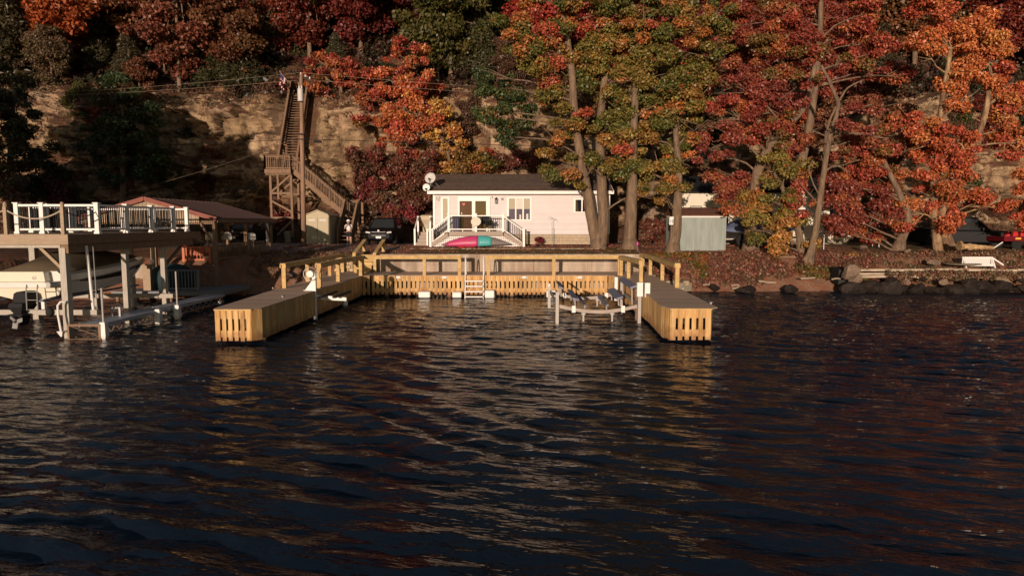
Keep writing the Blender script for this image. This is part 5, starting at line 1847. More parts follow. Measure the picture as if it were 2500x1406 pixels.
# rope posts at the front edge
rp = [rx(25, UY0 + .06), rx(163, UY0 + .06), -17.5]
for x in rp:
    m = MB()
    m.box(x - .05, x + .05, UY0 - .06, UY0 + .04, UZ - .0, UZ + .82)
    m.lathe([(.06, .82), (.055, .86), (.06, .9), (.04, .96), (.0, .98)], (x, UY0 - .01, UZ), 10)
    m.build('rope_post', MAT['tan_wood'], ud)
for a, b, mt in ((rp[0], rp[1], 'rope'), (rp[2], rp[0], 'rope')):
    m = MB()
    m.tube([(a + (b - a) * t, UY0 - .01, UZ + .74 - .27 * (1 - (2 * t - 1) ** 2)) for t in np.linspace(0, 1, 17)], .022, 7)
    m.build('rope', MAT[mt], ud)
m = MB()
e = V3(rx(243, RY), RY, UZ + .72)
s = V3(rp[1], UY0, UZ + .74)
m.tube([s.lerp(e, t) - V3(0, 0, .18 * (1 - (2 * t - 1) ** 2)) for t in np.linspace(0, 1, 13)], .016, 6)
m.build('rope', MAT['wire'], ud)

# motorboat, stern to the lake
bt = thing('motorboat', 'white motorboat under a brown canvas cover, hoisted on a lift', 'boat', (-15.55, 21.6, 0.95))
BX, BY = -15.55, 21.6
st_y = [0, 0.8, 2.0, 3.4, 4.6, 5.5, 6.1, 6.45]
hb = [1.16, 1.2, 1.24, 1.22, 1.08, 0.8, 0.42, 0.06]
gw = [1.62, 1.64, 1.70, 1.80, 1.93, 2.02, 2.08, 2.12]
chz = [1.20, 1.20, 1.21, 1.27, 1.40, 1.58, 1.78, 1.98]
kz = [0.97, 0.95, 0.95, 0.97, 1.05, 1.25, 1.55, 1.92]
deckz = [1.97, 1.99, 2.03, 2.10, 2.16, 2.18, 2.17, 2.15]
chb = [0.98, 1.0, 1.03, 0.98, 0.8, 0.52, 0.22, 0.03]
m = MB()
rings = []
for i, yy in enumerate(st_y):
    X, Y_ = BX, BY + yy
    pts = [(-hb[i], gw[i]), (-chb[i], chz[i]), (-chb[i] * .5, (chz[i] + kz[i]) / 2 - .02), (0, kz[i]), (chb[i] * .5, (chz[i] + kz[i]) / 2 - .02), (chb[i], chz[i]), (hb[i], gw[i])]
    rings.append([V3(X + a, Y_, z) for a, z in pts])
m.loft(rings)
m.build('hull', MAT['boat_white'], bt)
m = MB()
rings = []
for i, yy in enumerate(st_y):
    X, Y_ = BX, BY + yy
    pts = [(-hb[i] * 1.005, gw[i] + .004), (hb[i] * 1.005, gw[i] + .004), (hb[i] * .97, (gw[i] + deckz[i]) / 2 + .03), (hb[i] * .84, deckz[i]), (-hb[i] * .84, deckz[i]), (-hb[i] * .97, (gw[i] + deckz[i]) / 2 + .03)]
    rings.append([V3(X + a, Y_, z) for a, z in pts])
m.loft(rings)
m.build('deck_moulding', MAT['boat_white'], bt)
for sg in (-1, 1):     # dark stripe down each side, rub rail
    m = MB()
    rr = []
    for i, yy in enumerate(st_y[1:], 1):
        u = (yy - .8) / 5.6
        h0 = gw[i] - .02 - .16 * (1 - abs(2 * u - 1) ** 1.5) - .02
        f = lambda z: chb[i] + (hb[i] - chb[i]) * (z - chz[i]) / (gw[i] - chz[i])
        za, zb_ = gw[i] - .025, h0 - .02
        rr.append([V3(BX + sg * (f(za) + .006), BY + yy, za), V3(BX + sg * (f(zb_) + .006), BY + yy, zb_), V3(BX + sg * (f(zb_) - .004), BY + yy, zb_), V3(BX + sg * (f(za) - .004), BY + yy, za)])
    m.loft(rr)
    m.build('side_stripe', MAT['black'], bt)
    m = MB()
    m.tube([V3(BX + sg * hb[i] * 1.01, BY + yy, gw[i]) for i, yy in enumerate(st_y)], .022, 6)
    m.build('rub_rail', MAT['steel'], bt)
m = MB()   # swim platform and transom moulding
m.loft([[V3(BX + a * s, BY + yy, z) for a, z in ((-1.12, 1.50), (1.12, 1.50), (1.14, 1.60), (1.10, 1.66), (-1.10, 1.66), (-1.14, 1.60))] for yy, s in ((-.62, .90), (-.55, .98), (-.02, 1.0))])
m.build('swim_platform', MAT['boat_white'], bt)
m = MB()
m.loft([[V3(BX + a, BY + yy, z) for a, z in ((-1.0, 1.665), (.78, 1.665), (.74, 1.97), (-.86, 1.97))] for yy in (-.30, -.2, .05)])
m.build('transom_box', MAT['cream'], bt)
m = MB()
m.face([V3(BX + a, BY - .012, z) for a, z in ((-1.10, 1.49), (-.93, 1.18), (-.5, 1.08), (0, .97), (.5, 1.08), (.93, 1.18), (1.10, 1.49))][::-1])
m.build('transom', MAT['cream'], bt)
m = MB()
m.lathe([(.055, 0), (.06, .02), (.0, .025)], (BX + .45, BY - .30, 1.78), 12, Matrix.Rotation(R(90), 3, 'X'))
m.build('vent', MAT['steel'], bt)
m = MB()   # canvas cover rising to a peak over the windscreen, down to the bow
rr = []
for yy, zt, wd, ze_ in ((.1, 2.08, 1.0, 1.98), (.9, 2.30, 1.1, 2.0), (1.9, 2.58, 1.12, 2.04), (2.6, 2.68, 1.1, 2.08), (3.4, 2.60, 1.05, 2.12), (4.3, 2.44, .92, 2.17), (5.2, 2.32, .66, 2.2), (5.9, 2.24, .34, 2.18)):
    sg_ = .05
    rr.append([V3(BX + wd * a, BY + yy, ze_ - .06 + (zt - ze_ + .06) * b) for a, b in ((-1.03, 0), (-1.0, .15), (-.72, .55), (-.35, .86), (0, 1), (.35, .86), (.72, .55), (1.0, .15), (1.03, 0))])
m.loft(rr)
m.build('canvas_cover', MAT['canvas'], bt, smooth=True)
m = MB()   # stern drive
dc_ = V3(BX + .12, BY - .3, 0)
m.loft([[dc_ + V3(a * s, b, z) for a, b in ((-1, -.22), (1, -.22), (1, .26), (-1, .26))] for z, s in ((1.36, .10), (1.30, .2), (1.12, .24), (.98, .18))])
m.loft([[dc_ + V3(a * s, -.14 + b * s2, z) for a, b in ((-1, -1), (1, -1), (1, 1), (-1, 1))] for z, s, s2 in ((1.02, .2, .3), (.9, .22, .34), (.72, .13, .26), (.55, .08, .2), (.3, .05, .14))])
m.obox(dc_ + V3(0, -.3, .66), (.26, 0, 0), (0, .24, 0), (0, 0, .014))
m.tube([dc_ + V3(0, -.1, .45), dc_ + V3(0, -.52, .45)], [.07, .04], 8)
m.build('stern_drive', MAT['black'], bt)
m = MB()
for k in range(3):
    a = k * 2.09 + .3
    m.obox(dc_ + V3(math.cos(a) * .12, -.48, .45 + math.sin(a) * .12), (math.cos(a) * .1, 0, math.sin(a) * .1), (-math.sin(a) * .06, .03, math.cos(a) * .06), (0, .006, 0))
m.build('propeller', MAT['steel'], bt)
m = MB()
lx_ = BX + .42
for x in (lx_, lx_ + .34):
    m.tube([(x, BY - .62, 1.6), (x + .01, BY - .68, 1.4), (x + .03, BY - .72, .80)], .017, 6)
for z in (1.38, 1.12, .82):
    m.tube([(lx_, BY - .69, z), (lx_ + .36, BY - .69, z)], .014, 6)
m.build('boarding_ladder', MAT['steel'], bt)
m = MB()
m.tube([(BX + .9, BY - .02, 1.47), (BX + 1.0, BY - .1, 1.35), (BX + 1.12, BY, 1.24), (BX + 1.2, BY + .4, 1.22)], .012, 5)
m.build('tie_line', MAT['wire'], bt)

lf = thing('boat_hoist', 'grey beam boat hoist cradle holding the white motorboat', 'lift', (BX, 24, 0))
for y in (21.15, 26.0):
    m = MB()
    m.box(-17.4, UX + .22, y, y + .14, .62, .78)
    m.build('cross_beam', MAT['grey_post'], lf)
    for x in (BX - .75, BX + .75):
        m = MB()
        m.box(x - .05, x + .05, y + .02, y + .12, .78, 1.12)
        m.build('bunk_post', MAT['white'], lf)
for x in (BX - .75, BX + .75):
    m = MB()
    m.box(x - .07, x + .07, 21.1, 26.6, 1.04, 1.1)
    m.build('bunk', MAT['bunk'], lf)
for x, px in ((UX + .10, 0), (-16.95, 0)):
    m = MB()
    m.tube([(x - .12, 21.2, 2.8), (x, 21.2, .62)], .045, 8)
    m.build('guide_pole', MAT['white'], lf)
    m = MB()
    m.tube([(x + .08, 21.22, 2.8), (x + .1, 21.22, .66)], .012, 5)
    m.build('cable', MAT['steel'], lf)
m = MB()
m.ell((BX + 1.0, 21.1, .72), (.12, .1, .16), 10, 7)
tag(m.build('boat_fender', MAT['black_rubber'], loc=(BX + 1.0, 21.1, .56)), 'black rubber fender by the boat hoist beam', 'fender')

# narrow metal dock with leg posts
md = thing('metal_dock', 'narrow grey metal truss dock beside the raised deck posts', 'dock', (-12.85, 24, 0))
mx0, mx1 = -13.15, -12.45
for ya, yb_, sh in ((20.35, 24.4, 0), (24.45, 28.9, .06)):
    m = MB()
    m.box(mx0 + sh, mx1 + sh, ya, yb_, .42, .46)
    m.box(mx0 + sh - .03, mx0 + sh - .002, ya, yb_, .36, .47)
    m.box(mx1 + sh + .002, mx1 + sh + .03, ya, yb_, .36, .47)
    o = m.build('deck_panel', MAT['grey_metal_deck'], md)
    m = MB()
    m.bar((mx1 + sh, ya, .14), (mx1 + sh, yb_, .14), .03, .03)
    n = 9
    for i in range(n):
        y0_, y1_ = ya + (yb_ - ya) * i / n, ya + (yb_ - ya) * (i + 1) / n
        m.bar((mx1 + sh, y0_, .14), (mx1 + sh, (y0_ + y1_) / 2, .36), .02, .02)
        m.bar((mx1 + sh, (y0_ + y1_) / 2, .36), (mx1 + sh, y1_, .14), .02, .02)
    m.build('truss', MAT['steel'], o)
for x, y, zt in ((mx1 + .06, 20.3, 1.55), (mx1 + .18, 24.6, 1.75), (mx1 + .1, 23.4, .5)):
    m = MB()
    m.tube([(x, y, -.9), (x, y, zt)], .03, 8)
    m.build('leg_post', MAT['alu'], md)
    m = MB()
    m.loft([[V3(x + a * s, y + b * s, z) for a, b in ((-1, -1), (1, -1), (1, 1), (-1, 1))] for z, s in ((.52, .07), (.45, .09), (.1, .10), (-.06, .05))])
    m.build('leg_bracket', MAT['white'], md)
m = MB()
xa_, xb2 = mx0 - .28, mx1 + .02
for z in (.40, -.05):
    m.box(xa_, xb2, 20.18, 20.24, z, z + .07)
for x in (xa_, xb2 - .06):
    m.box(x, x + .06, 20.185, 20.235, .02, .40)
m.bar((xa_ + .1, 20.22, .4), (xb2 - .05, 20.22, .1), .02, .02)
m.build('end_frame', MAT['old_wood'], md)
m = MB()
m.box(mx0 - .02, mx0 + .04, 22.0, 22.06, .46, .72); m.box(mx0 + .24, mx0 + .3, 22.0, 22.06, .46, .72); m.box(mx0 - .02, mx0 + .3, 22.0, 22.06, .72, .76)
m.build('deck_bracket', MAT['steel'], md)
m = MB()
hp_ = at(150, 740, 20.1)
m.tube([at(158, 737, 20.2), at(148, 737, 20.15), at(141, 746, 20.1), at(142, 770, 20.1), at(150, 812, 20.1)], .035, 8)
m.loft([[at(150, 812, 20.1) + V3(a * s, b * s, z) for a, b in ((-1, -1), (1, -1), (1, 1), (-1, 1))] for z, s in ((.05, .09), (-.12, .02))])
tag(m.build('grab_rail', MAT['white']), 'white bent tube grab rail at the raised deck corner post', 'grab rail')

# ------------------------------------------------------------------ red-roofed pavilion on the shore
PX0, PX1, PXR, PY0, PY1 = -20.5, -13.85, -17.2, 32.0, 40.0
zR, zE = 4.66, 3.70
pv = thing('pavilion', 'open shore pavilion with dark red metal gable roof and tan front gable', 'pavilion', (-17.2, 36, gz(-17, 36)))
m = MB()
for sg, xe in ((-1, PX0), (1, PX1)):
    n = 18
    for i in range(n):
        ya, yb_ = PY0 - .15 + (PY1 - PY0 + .15) * i / n, PY0 - .15 + (PY1 - PY0 + .15) * (i + 1) / n
        m.prism([(PXR, ya, zR), (PXR, yb_, zR), (xe, yb_, zE), (xe, ya, zE)], (0, 0, .025))
        m.bar((PXR, ya, zR + .04), (xe, ya, zE + .04), .03, .035)
    m.build
pr = m.build('roof', MAT['red_roof'], pv)
m = MB()
for xe in (PX0, PX1):
    m.bar((PXR, PY0 - .19, zR - .02), (xe, PY0 - .19, zE - .02), .035, .2)
m.build('barge_board', MAT['red_trim'], pr)
m = MB()
m.box(PX1 - .02, PX1 + .02, PY0 - .1, PY1, zE - .17, zE - .01)
m.build('fascia', MAT['old_wood'], pr)
m = MB()
xr_ = rx(491, 32)
x = PX0 + .1
while x < xr_:
    x2 = min(x + .19, xr_)
    f = lambda t: zR - .06 - (zR - zE) * abs(t - PXR) / (PX1 - PXR)
    m.prism([(x, PY0 - .03, 3.52), (x2 - .012, PY0 - .03, 3.52), (x2 - .012, PY0 - .03, f(x2)), (x, PY0 - .03, f(x))], (0, .03, 0))
    x = x2
m.build('gable_wall', MAT['tan_wood'], pv)
for x, y in ((PX1 - .25, PY0 + .2), (PX1 - .25, PY0 + 3.9), (PX1 - .25, PY1 - .4), (-17, PY0 + .2), (PX0 + .3, PY0 + .2), (PX0 + .3, PY1 - .4), (-16.6, PY1 - .4)):
    m = MB()
    m.box(x - .08, x + .08, y - .08, y + .08, -.6 if y < 33 else 1.2, zE + .0)
    m.build('post', MAT['old_wood'], pv)
m = MB()
m.bar(at(488, 544, PY0), (PX1 - .25, PY0 + .2, 2.4), .09, .09)
m.bar((PX1 - .25, PY1 - 1.4, zE - .2), (PX1 - .25, PY1 - .4, zE - 1.1), .08, .08)
m.build('brace', MAT['old_wood'], pv).name = 'brace'
m = MB()
m.box(PX0, PX1 - .15, PY0 + .1, PY0 + .3, zE - .25, zE - .03)
m.box(PX1 - .35, PX1 - .15, PY0 + .3, PY1 - .2, zE - .2, zE - .03)
m.build('beam', MAT['old_wood'], pv)

# low grey dock, slatted bench with a covered dome, under and before the pavilion
ld = thing('low_dock', 'dark grey boarded low dock along the shore below the pavilion', 'dock', (-15.5, 31, 0))
m = MB()
x = -17.8
while x < -12.9:
    m.box(x, x + .135, 29.9, 33.0, .44, .48)
    x += .145
m.build('deck_boards', MAT['slate'], ld).name = 'deck_board'
m = MB()
m.box(-17.8, -12.88, 29.85, 29.895, .3, .49)
m.box(-12.875, -12.83, 29.85, 33.0, .3, .49)
m.build('edge_board', MAT['slate'], ld)
for x, y in ((-17.6, 30), (-15.2, 30), (-13, 30), (-13, 32.6)):
    m = MB()
    m.tube([(x, y, -1), (x, y, .44)], .08, 8)
    m.build('pile', MAT['old_wood'], ld)


def picket_rail(name, label, cat, p, q, h, mat, bal=.12, parent_kw=None, post_w=.09):
    p, q = V3(*p), V3(*q)
    o = thing(name, label, cat, (p + q) / 2)
    n = max(2, round((q - p).length / 1.5) + 1)
    for i in range(n):
        c = p.lerp(q, i / (n - 1))
        m = MB()
        m.box(c.x - post_w / 2, c.x + post_w / 2, c.y - post_w / 2, c.y + post_w / 2, c.z - .05, c.z + h)
        m.build('post', MAT[mat], o)
    m = MB()
    m.bar(p + V3(0, 0, h - .03), q + V3(0, 0, h - .03), .12, .07)
    m.build('rail', MAT[mat], o)
    m = MB()
    m.bar(p + V3(0, 0, .1), q + V3(0, 0, .1), .05, .08)
    m.build('rail', MAT[mat], o)
    m = MB()
    k = int((q - p).length / bal)
    for i in range(1, k):
        c = p.lerp(q, (i + .0) / k)
        m.bar(c + V3(0, 0, .1), c + V3(0, 0, h - .05), .03, .03, (0, 1, 0))
    m.build('baluster', MAT[mat], o)
    return o


picket_rail('slatted_railing', 'pale grey slatted railing on the low dock before the domed cover', 'railing', (rx(402, 30.2), 30.2, .48), (rx(481, 30.2), 30.2, .48), .95, 'slate', .14)
m = MB()
dcx = rx(418, 31.2)
m.loft([[V3(dcx + a * s, 31.2 + b * s * .8, z) for a, b in [(math.cos(t), math.sin(t)) for t in np.linspace(0, 2 * math.pi, 16, endpoint=False)]] for z, s in ((.48, .95), (1.0, 1.0), (1.3, .92), (1.55, .6), (1.64, .2))])
tag(m.build('domed_cover', MAT['dark_green'], smooth=True), 'dark domed cover standing on the low dock behind slatted railing', 'cover')
m = MB()
m.box(rx(352, 30.6), rx(370, 30.6), 30.4, 30.6, .48, 1.6)
m.box(rx(346, 30.6), rx(376, 30.6), 30.3, 30.7, 1.6, 1.66)
tag(m.build('gate_post', MAT['tan_wood']), 'pale capped wooden post at the left end of the low dock', 'post')
gz_o = 1.62
picket_rail('orange_railing', 'orange-red painted wooden railing below the pavilion roof', 'railing', (rx(449, 33.0), 33.0, gz_o), (rx(513, 33.0), 33.0, gz_o), .75, 'orange_paint', .16, post_w=.12)
picket_rail('dark_railing', 'dark shaded wooden railing under the pavilion, right of the orange one', 'railing', (rx(520, 33.05), 33.05, gz_o), (rx(645, 36.5), 36.5, gz_o + .2), .75, 'old_wood', .12)
fp = at(475, 603, 33.5)
fb = thing('flower_box', 'box of pink-red flowers above the orange railing', 'planter', (fp.x, 33.5, 2.0))
m = MB(); m.box(fp.x - .45, fp.x + .45, 33.35, 33.65, 1.9, 2.3); m.build('box', MAT['orange_paint'], fb)
link_mesh(leaf_mesh('flowers', [((fp.x + u, 33.5, 2.36 + rnd.uniform(0, .12)), (.16, .14, .1), rnd.choice([(.38, .05, .1), (.3, .03, .05), (.06, .07, .02)])) for u in np.linspace(-.4, .4, 9)], 150, .1, .07, org=(fp.x, 33.5, 2.0)), 'flowers', fb)
m = MB()   # stone wall below the orange railing
for c in range(9):
    x = rx(480, 33.2)
    while x < rx(514, 33.2):
        w_ = rnd.uniform(.2, .36)
        if x + w_ > rx(480, 33.2) + c * .0:
            m.obox((x + w_ / 2, 33.3 + rnd.uniform(-.04, .04), .4 + c * .145), (w_ / 2 - .012, 0, rnd.uniform(-.02, .02)), (0, .12, 0), (0, 0, .062))
        x += w_
tag(m.build('rubble_pier', MAT['stone']), 'tan rubble stone pier below the orange railing', 'stone pier')
m = MB()
m.box(rx(325, 31.8), rx(362, 31.8), 31.9, 32.1, .3, 1.55)
tag(m.build('low_wall', MAT['concrete']), 'short stained concrete wall at the shore behind the boat bow', 'wall')
for px, zt_, lb in ((374, 2.62, 'slim sunlit wooden post behind the raised deck, left one'), (368, 0, '')):
    if lb:
        m = MB()
        c = rx(px, 31.6)
        m.box(c - .07, c + .07, 31.5, 31.64, 1.2, 2.9)
        tag(m.build('wooden_post', MAT['tan_wood']), 'sunlit wooden post with a white ball light, behind the raised deck', 'post')
m = MB()
m.ell((rx(371, 31.4), 31.4, 1.72), (.09, .09, .1), 10, 7)
tag(m.build('globe_lamp', MAT['white'], smooth=True), 'small white globe lamp on the wooden post behind the deck', 'lamp')
m = MB()
m.box(rx(298, 29), rx(305, 29), 29, 29.1, 1.6, 2.75)
tag(m.build('hanging_board', MAT['tan_wood']), 'short tan board hanging below the raised deck edge', 'board')


# mailboxes on wooden stands along the lane
def mailbox(px, Y, label, rot, mat='white', group='mailboxes along the lane'):
    c = at(px, 585, Y)
    o = thing('mailbox', label, 'mailbox', (c.x, Y, gz(c.x, Y)), group)
    zb_ = c.z
    m = MB()
    Rm = Matrix.Rotation(rot, 3, 'Z')
    prof = [(-.2, 0), (.2, 0), (.2, .2)] + [(.2 * math.cos(a), .2 + .2 * math.sin(a)) for a in np.linspace(.3, math.pi - .3, 8)] + [(-.2, .2)]
    m.loft([[V3(c.x, Y, zb_) + Rm @ V3(a, y_, z) for a, z in prof] for y_ in (-.3, .3)])
    m.build('box', MAT[mat], o)
    m = MB()
    for dx in (-.15, .15):
        m.box(c.x + dx - .05, c.x + dx + .05, Y - .05, Y + .05, gz(c.x, Y) - .1, zb_)
    m.build('stand', MAT['tan_wood'], o)


mailbox(514, 35.5, 'white sunlit dome-topped mailbox on wooden legs under pavilion', .25)
mailbox(553, 36.2, 'white mailbox in blue shade, behind the pavilion post', .6, 'trans_grey')  # white box; its shade is put into the colour by the grey material
mailbox(611, 37.2, 'bluish-white mailbox in shade at the pavilion right end', .7, 'trans_grey')  # white box again, grey material stands in for its shaded tone
m = MB()
m.box(rx(651, 41), rx(662, 41), 41, 41.1, gz(-14, 41), at(650, 540, 41).z)
tag(m.build('notice_board', MAT['white']), 'upright white board panel left of the stair tower legs', 'panel')


# ------------------------------------------------------------------ vehicles
def car(name, label, loc, rz, L=4.7, Wd=1.9, Hh=1.68, paint='car_paint', suv=True, plate=True, pickup=False):
    o = thing(name, label, 'pickup truck' if pickup else 'car', loc, local=True, rz=rz)
    hw = Wd / 2
    # stations along y, front at y = 0: (y, half width, bottom, shoulder height, hood centre rise)
    S = [(0.0, .66, .42, .72, .78), (.10, .84, .30, .86, .92), (.45, .92, .24, .95, 1.02), (1.3, .95, .22, 1.0, 1.08), (2.4, .96, .22, 1.02, 1.08), (3.6, .96, .22, 1.04, 1.08), (4.35, .93, .26, 1.04, 1.08), (4.62, .84, .36, .98, 1.0), (4.7, .74, .46, .9, .92)]
    k = L / 4.7
    m = MB()
    rr = []
    for y, w_, b, sh, hc in S:
        w_ *= hw / .96
        rr.append([V3(a, y * k, z) for a, z in ((-w_ * .9, b), (w_ * .9, b), (w_, b + .12), (w_ * 1.0, (b + sh) / 2), (w_ * .97, sh - .06), (w_ * .86, sh), (0, hc), (-w_ * .86, sh), (-w_ * .97, sh - .06), (-w_ * 1.0, (b + sh) / 2), (-w_, b + .12))])
    m.loft(rr)
    body = m.build('body', MAT[paint], o, smooth=False)
    # cabin
    y0, y1, y2, y3 = (1.15, 1.95, 4.05, 4.55) if not pickup else (1.2, 1.85, 3.2, 3.35)
    y0, y1, y2, y3 = [v * k for v in (y0, y1, y2, y3)]
    wb, wt = hw * .88, hw * .70
    zb_, zt_ = 1.0, Hh
    m = MB()
    m.loft([[V3(-wb, y0, zb_), V3(wb, y0, zb_), V3(wb, y3, zb_), V3(-wb, y3, zb_)], [V3(-wt, y1 - .05, zt_ - .06), V3(wt, y1 - .05, zt_ - .06), V3(wt, y2, zt_ - .06), V3(-wt, y2, zt_ - .06)], [V3(-wt * .85, y1 + .2, zt_), V3(wt * .85, y1 + .2, zt_), V3(wt * .85, y2 - .2, zt_), V3(-wt * .85, y2 - .2, zt_)]])
    m.build('cabin', MAT[paint], o)
    # windscreen, rear and side glass, a few mm proud
    def quad(a, b, c, d, n):
        n = V3(*n)
        m = MB()
        m.prism([V3(*p) + n * .004 for p in (a, b, c, d)], n * .006)
        return m
    lerp = lambda a, b, t: tuple(a[i] + (b[i] - a[i]) * t for i in range(3))
    A, B, C_, D_ = (-wb, y0, zb_), (wb, y0, zb_), (wt, y1 - .05, zt_ - .06), (-wt, y1 - .05, zt_ - .06)
    q = [lerp(lerp(A, B, u), lerp(D_, C_, u), v) for u, v in ((.06, .08), (.94, .08), (.95, .94), (.05, .94))]
    quad(*q, (0, -.8, .6)).build('windscreen', MAT['car_glass'], o)
    for s in (-1, 1):
        A, B, C_, D_ = (s * wb, y0, zb_), (s * wb, y3, zb_), (s * wt, y2, zt_ - .06), (s * wt, y1 - .05, zt_ - .06)
        for u0, u1 in ((.18, .48), (.52, .80)) if not pickup else ((.22, .9),):
            q = [lerp(lerp(A, B, u), lerp(D_, C_, u), v) for u, v in ((u0, .12), (u1, .12), (u1, .9), (u0 if u0 > .3 else u0 + .02, .9))]
            quad(*q, (s, 0, .3)).build('side_window', MAT['car_glass'], o)
        m = MB()
        m.obox((s * hw * 1.06, y0 + .45, 1.1), (.1, 0, 0), (0, .05, 0), (0, 0, .07))
        m.build('wing_mirror', MAT[paint], o)
        m = MB()
        m.loft([[V3(s * hw * a, y, z) for a, z in ((.52, .80), (.80, .84), (.84, .76), (.55, .72))] for y in (-.01, .12)])
        m.build('headlight', MAT['lamp'], o)
    for y in (.95 * k, 3.75 * k):
        for s in (-1, 1):
            Rw = Matrix.Rotation(R(90), 3, 'Y')
            m = MB()
            m.lathe([(.2, -.11), (.33, -.11), (.36, -.07), (.36, .07), (.33, .11), (.2, .11)], (s * (hw - .09), y, .36), 22, Rw)
            wh = m.build('wheel', MAT['tyre'], o)
            m = MB()
            m.lathe([(.0, .085), (.05, .09), (.21, .075), (.21, -.075), (.05, -.09), (.0, -.085)], (s * (hw - .08), y, .36), 14, Rw)
            m.build('rim', MAT['steel'], wh)
    m = MB()
    m.box(-hw * .42, hw * .42, -.02, .05, .60, .80)
    for i in range(7):
        m.box(-hw * .4 + i * hw * .13, -hw * .4 + i * hw * .13 + .02, -.035, -.02, .61, .79)
    m.build('grille', MAT['black'], o)
    m = MB()
    m.box(-hw * .45, hw * .45, -.015, .02, .585, .60)
    m.box(-hw * .45, hw * .45, -.015, .02, .80, .815)
    m.lathe([(.0, 0), (.06, .0), (.06, .02), (0, .025)], (0, -.01, .88), 14, Matrix.Rotation(R(90), 3, 'X'))
    m.build('grille_trim', MAT['steel'], o)
    if plate:
        m = MB()
        m.box(-.16, .16, -.03, .12, .42, .54)
        m.build('number_plate', MAT['plate'], o)
    for s in (-.42, .42):
        m = MB()
        m.box(s - .12, s + .12, y1 + .35, y1 + .37, 1.02, 1.4)
    if pickup:
        m = MB()
        for s in (-1, 1):
            m.box(s * hw * .93 - .04, s * hw * .93 + .04, 3.4 * k, 4.6 * k, 1.0, 1.16)
        m.build('bed_side', MAT[paint], o)
    return o


sx_ = (925 - 1250) * 41.2 / FPX
car('parked_suv', 'black suv parked on the gravel drive, front plate white', (sx_, 41.2, gz(sx_, 41.2)), R(0), suv=True)
car('parked_car', 'dark car in deep shade under the pavilion, headlights to the lake', (rx(580, 41.5), 40.9, gz(-16, 41)), R(-6), L=4.4, Wd=1.75, Hh=1.5)
tr_ = V3(rx(2415, 39.5), 39.5, gz(27, 39.5))
car('pickup_truck', 'black pickup truck in shade beside the orange maple trunks', (tr_.x + 2.2, tr_.y + 1.0, tr_.z), R(68), L=5.6, Wd=2.0, Hh=1.85, pickup=True, plate=False)

# red utility trailer with fuel cans
tx = rx(2476, 38.9)
ut = thing('utility_trailer', 'dark red utility trailer with an orange plate at the far right', 'trailer', (tx + .6, 39, gz(tx, 38.9)))
zt0 = gz(tx, 38.9)
m = MB()
m.box(tx - .75, tx + 2.4, 38.75, 38.80, zt0 + .50, zt0 + .78)
m.box(tx - .75, tx - .70, 38.81, 40.3, zt0 + .50, zt0 + .78)
m.build('side_panel', MAT['red_paint'], ut)
m = MB(); m.box(tx - .69, tx + 2.4, 38.81, 40.3, zt0 + .52, zt0 + .56); m.build('bed', MAT['black'], ut)
m = MB(); m.box(tx - .12, tx + .2, 38.72, 38.745, zt0 + .60, zt0 + .71); m.build('number_plate', MAT['plate_y'], ut)
for x in (tx + .1, tx + 1.6):
    m = MB()
    m.lathe([(.12, -.08), (.28, -.08), (.3, 0), (.28, .08), (.12, .08), (.0, .06)], (x, 38.95, zt0 + .3), 18, Matrix.Rotation(R(90), 3, 'X'))
    m.build('wheel', MAT['tyre'], ut)
m = MB(); m.bar((tx - .72, 38.9, zt0 + .45), (tx - 1.2, 38.9, zt0 + .12), .05, .05); m.build('stand', MAT['white'], ut)
for i, (dx, hh, lb, rd) in enumerate(((-.42, .22, 'small red fuel can on the trailer, leftmost', .13), (.02, .32, 'upright red fuel can in the middle of the trailer', .14), (.48, .34, 'larger red fuel can on the trailer, right of two others', .19))):
    m = MB()
    c = V3(tx + dx, 39.0, zt0 + .79)
    m.loft([[c + V3(a * rd * s, b * rd * .8 * s, z) for a, b in ((-1, -.7), (-.7, -1), (.7, -1), (1, -.7), (1, .7), (.7, 1), (-.7, 1), (-1, .7))] for z, s in ((-.22, .95), (-.2, 1), (hh * .7 - .05, 1), (hh - .05, .6))])
    cn = thing('fuel_can', lb, 'fuel can', c, 'red fuel cans on the trailer')
    m.build('body', MAT['red_plastic'], cn)
    m = MB(); m.tube([c + V3(-rd * .5, 0, hh - .06), c + V3(-rd * .4, 0, hh + .04), c + V3(rd * .4, 0, hh + .04), c + V3(rd * .5, 0, hh - .06)], .018, 6); m.build('handle', MAT['red_plastic'], cn)
m = MB()
m.obox((tx + 1.3, 38.95, zt0 + .82), (.7, 0, .03), (0, .1, 0), (0, 0, .03))
tag(m.build('white_plank', MAT['white']), 'white plank lying across the red trailer side', 'plank')
